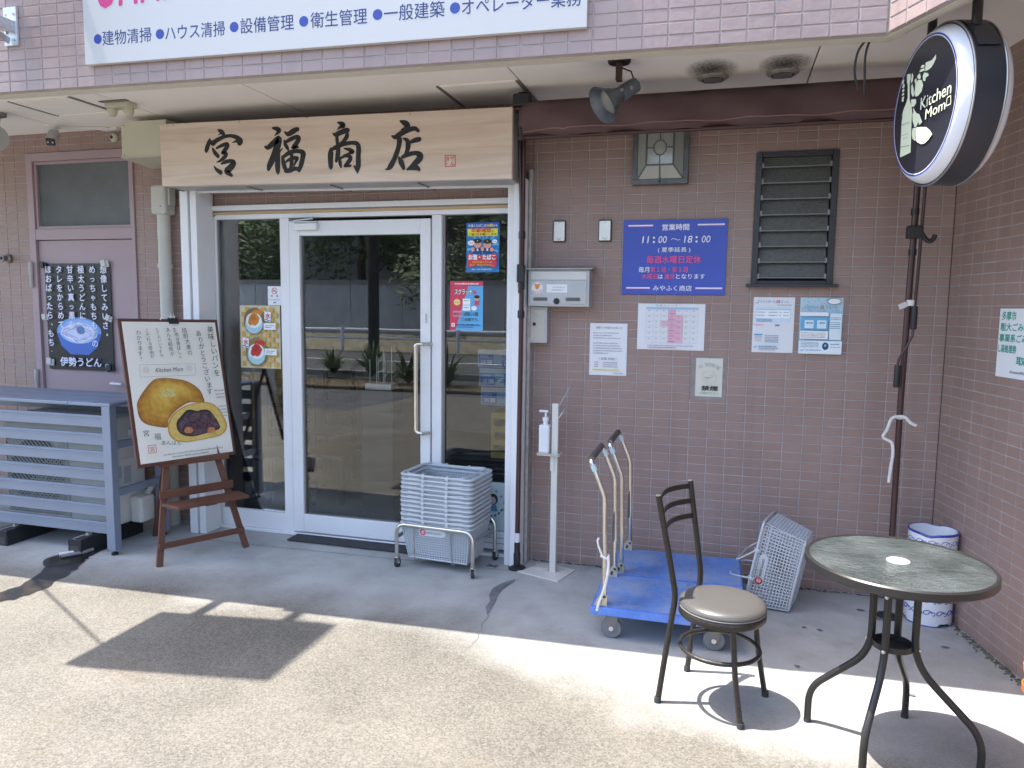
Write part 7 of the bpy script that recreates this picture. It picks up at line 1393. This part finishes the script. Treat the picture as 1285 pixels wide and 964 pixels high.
# ---- glass table
TC = Vector((1.570, -1.537, 0)); TR = .295; TZ = .682
tb = thing('glass_table', 'round bistro table with pebbled glass top and dark tube legs, at the right', 'table', TC)
def table_glass():
    m, t, b = nt('pebbled_glass'); N = t.nodes; L = t.links; N.remove(b)
    co = N.new('ShaderNodeTexCoord'); n = N.new('ShaderNodeTexNoise'); n.inputs['Scale'].default_value = 42; n.inputs['Detail'].default_value = 3; L.new(co.outputs['Object'], n.inputs[0])
    bp = N.new('ShaderNodeBump'); bp.inputs['Strength'].default_value = .8; bp.inputs['Distance'].default_value = .012; L.new(n.outputs[0], bp.inputs['Height'])
    n2 = N.new('ShaderNodeTexNoise'); n2.inputs['Scale'].default_value = 5; n2.inputs['Detail'].default_value = 9; L.new(co.outputs['Object'], n2.inputs[0])
    r = N.new('ShaderNodeValToRGB'); r.color_ramp.elements[0].position = .38; r.color_ramp.elements[1].position = .66; r.color_ramp.elements[0].color = (.08, .105, .105, 1); r.color_ramp.elements[1].color = (.34, .39, .40, 1); L.new(n2.outputs[0], r.inputs[0])
    tr_ = N.new('ShaderNodeBsdfTransparent'); tr_.inputs[0].default_value = (.74, .80, .75, 1)
    df = N.new('ShaderNodeBsdfDiffuse'); L.new(r.outputs[0], df.inputs[0]); L.new(bp.outputs[0], df.inputs[1])
    gl = N.new('ShaderNodeBsdfGlossy'); gl.inputs['Roughness'].default_value = .16; L.new(bp.outputs[0], gl.inputs['Normal'])
    m1 = N.new('ShaderNodeMixShader'); m1.inputs[0].default_value = .24; L.new(tr_.outputs[0], m1.inputs[1]); L.new(df.outputs[0], m1.inputs[2])
    fr = N.new('ShaderNodeFresnel'); fr.inputs[0].default_value = 1.55; L.new(bp.outputs[0], fr.inputs[1])
    m2 = N.new('ShaderNodeMixShader'); L.new(fr.outputs[0], m2.inputs[0]); L.new(m1.outputs[0], m2.inputs[1]); L.new(gl.outputs[0], m2.inputs[2]); L.new(m2.outputs[0], N['Material Output'].inputs[0]); return m
M_TG = table_glass()
MB().lathe([(.002, -.006), (TR - .012, -.006), (TR - .012, -.001), (.002, -.001)], (0, 0, TZ), 72).build('glass_top', M_TG, tb)
M_TB = mat('table_bronze', (.036, .034, .034), .38, .4, var=.12, sc=10)
MB().lathe([(TR - .013, -.012), (TR - .013, .001), (TR - .006, .003), (TR, -.002), (TR + .0005, -.024), (TR - .004, -.030), (TR - .011, -.030), (TR - .013, -.024)], (0, 0, TZ), 96).build('metal_rim', M_TB, tb, True)
MB().lathe([(.036, -.0005), (.036, .002), (.032, .004), (.002, .004)], (0, 0, TZ), 32).build('hole_plug', mat('plug_white', (.82, .80, .74), .4), tb, True)
for i, (x, y) in enumerate(((1.327, -1.419), (1.685, -1.28), (1.466, -1.715), (1.84, -1.612))):
    d = Vector((x - TC.x, y - TC.y, 0)); R0 = d.length; d.normalize(); a = d * .068
    pts = [a + Vector((0, 0, .655)), a + Vector((0, 0, .335)), d * (R0 - .0) + Vector((0, 0, .135)), d * R0 + Vector((0, 0, .012))]
    lg = MB().tube(fillet(pts, .085, 7), .0125, 12).build('leg', M_TB, tb, True)
    MB().lathe([(.0135, 0), (.0135, .012)], d * R0, 14).build('foot_cap', M_RUBBER, lg, True)
    for z in (.385, .575): MB().lathe([(.007, 0), (.006, .006), (.003, .008)], a + d * .012 + Vector((0, 0, z)), 10, ax=d).build('bolt', M_STEEL, lg, True)
    # cross member under the glass carrying the top
    MB().bar(a + Vector((0, 0, .655)), d * (TR - .013) + Vector((0, 0, .662)), .02, .010).build('top_arm', M_TB, tb)
for z in (.378, .57): MB().lathe([(.032, 0), (.064, .0), (.064, .020), (.060, .020), (.060, .004), (.032, .004)], (0, 0, z), 36).build('clamp_plate', M_TB, tb, True)

# ---- blue and white ceramic garden stool
PC = Vector((2.0, -.255, 0)); M_POT = mat('glazed_white', (.74, .76, .80), .12, var=.03, coat=.5); M_COB = mat('cobalt_glaze', (.03, .05, .32), .15, var=.3, sc=30, coat=.5)
pt = thing('ceramic_stool', 'blue and white glazed ceramic garden stool in the corner behind the glass table', 'stool', PC)
mb = MB(); n = 64; prof = [(.104, .0), (.108, .02), (.107, .16), (.103, .175), (.107, .19), (.108, .33), (.102, .345), (.108, .36), (.110, .45), (.108, .462), (.100, .462), (.098, .40), (.05, .39), (.002, .39)]
for r, h in prof:
    for k in range(n):
        a = 2 * PI * k / n; dz = 0
        if h > .449: q = (a * 1 / PI + .12) % 1; dz = -.009 * math.exp(-((q - .5) / .10) ** 2)
        if h == 0: q = (a * 1.5 / PI) % 1; dz = .045 * max(0, 1 - abs(q - .5) / .16)
        mb.v.append((r * math.cos(a), r * math.sin(a), h + dz))
for i in range(len(prof) - 1):
    for k in range(n): k2 = (k + 1) % n; mb.f.append((i * n + k, i * n + k2, (i + 1) * n + k2, (i + 1) * n + k)); mb.m.append(0)
mb.build('body', M_POT, pt, True)
mb.v = mb.v; 
def around(r, zf, w_, nm='glaze_band', n_=96):
    MB().tube([((r + .0008) * math.cos(a), (r + .0008) * math.sin(a), zf(a)) for a in [2 * PI * k / n_ for k in range(n_)]], w_, 6, closed=True).build(nm, M_COB, pt, True)
def rimz(a): q = (a * 1 / PI + .12) % 1; return .458 - .009 * math.exp(-((q - .5) / .10) ** 2)
around(.1075, rimz, .006, 'glaze_rim'); around(.1065, lambda a: .352 + .004 * abs(math.sin(a * 10)), .006); around(.1055, lambda a: .180 + .004 * abs(math.sin(a * 10)), .0055); around(.104, lambda a: .004 + .045 * max(0, 1 - abs(((a * 1.5 / PI) % 1) - .5) / .16), .003)
def curl(a0, z0, s_, k, turns=1.6):
    pts = []
    for i in range(16):
        th = i / 15 * turns * PI; rr_ = s_ * (.25 + .75 * (1 - i / 15)); x = k * rr_ * math.cos(th); z = rr_ * math.sin(th) * .8; a = a0 + x / .108; pts.append((.1088 * math.cos(a), .1088 * math.sin(a), z0 + z))
    MB().tube(pts, .0019, 5).build('glaze_curl', M_COB, pt, True)
for j in range(6):
    a0 = -PI * .92 + j * .52
    for z in (.415, .30, .24, .13, .07): curl(a0, z, .024, 1); curl(a0 + .24, z - .004, .020, -1)
# ---- stack of orange pots at the right picture edge
M_ORG = mat('orange_plastic', (.72, .13, .025), .5, var=.06)
for i in range(4):
    t = thing('orange_pot', ['orange plastic pot at the bottom of the stack at the right picture edge', 'second lowest orange plastic pot in the stack at the right picture edge', 'second highest orange plastic pot in the stack at the right picture edge', 'topmost orange plastic pot in the stack at the right picture edge'][i], 'pot', (2.216, -1.118, .001 + i * .075), 0, 'orange pots stacked by the side wall')
    MB().lathe([(.07, 0), (.082, .085), (.094, .087), (.095, .112), (.089, .113), (.088, .095), (.066, .006), (.002, .005)], seg=28).build('body', M_ORG, t, True)
bpy.data.objects.remove(_to)
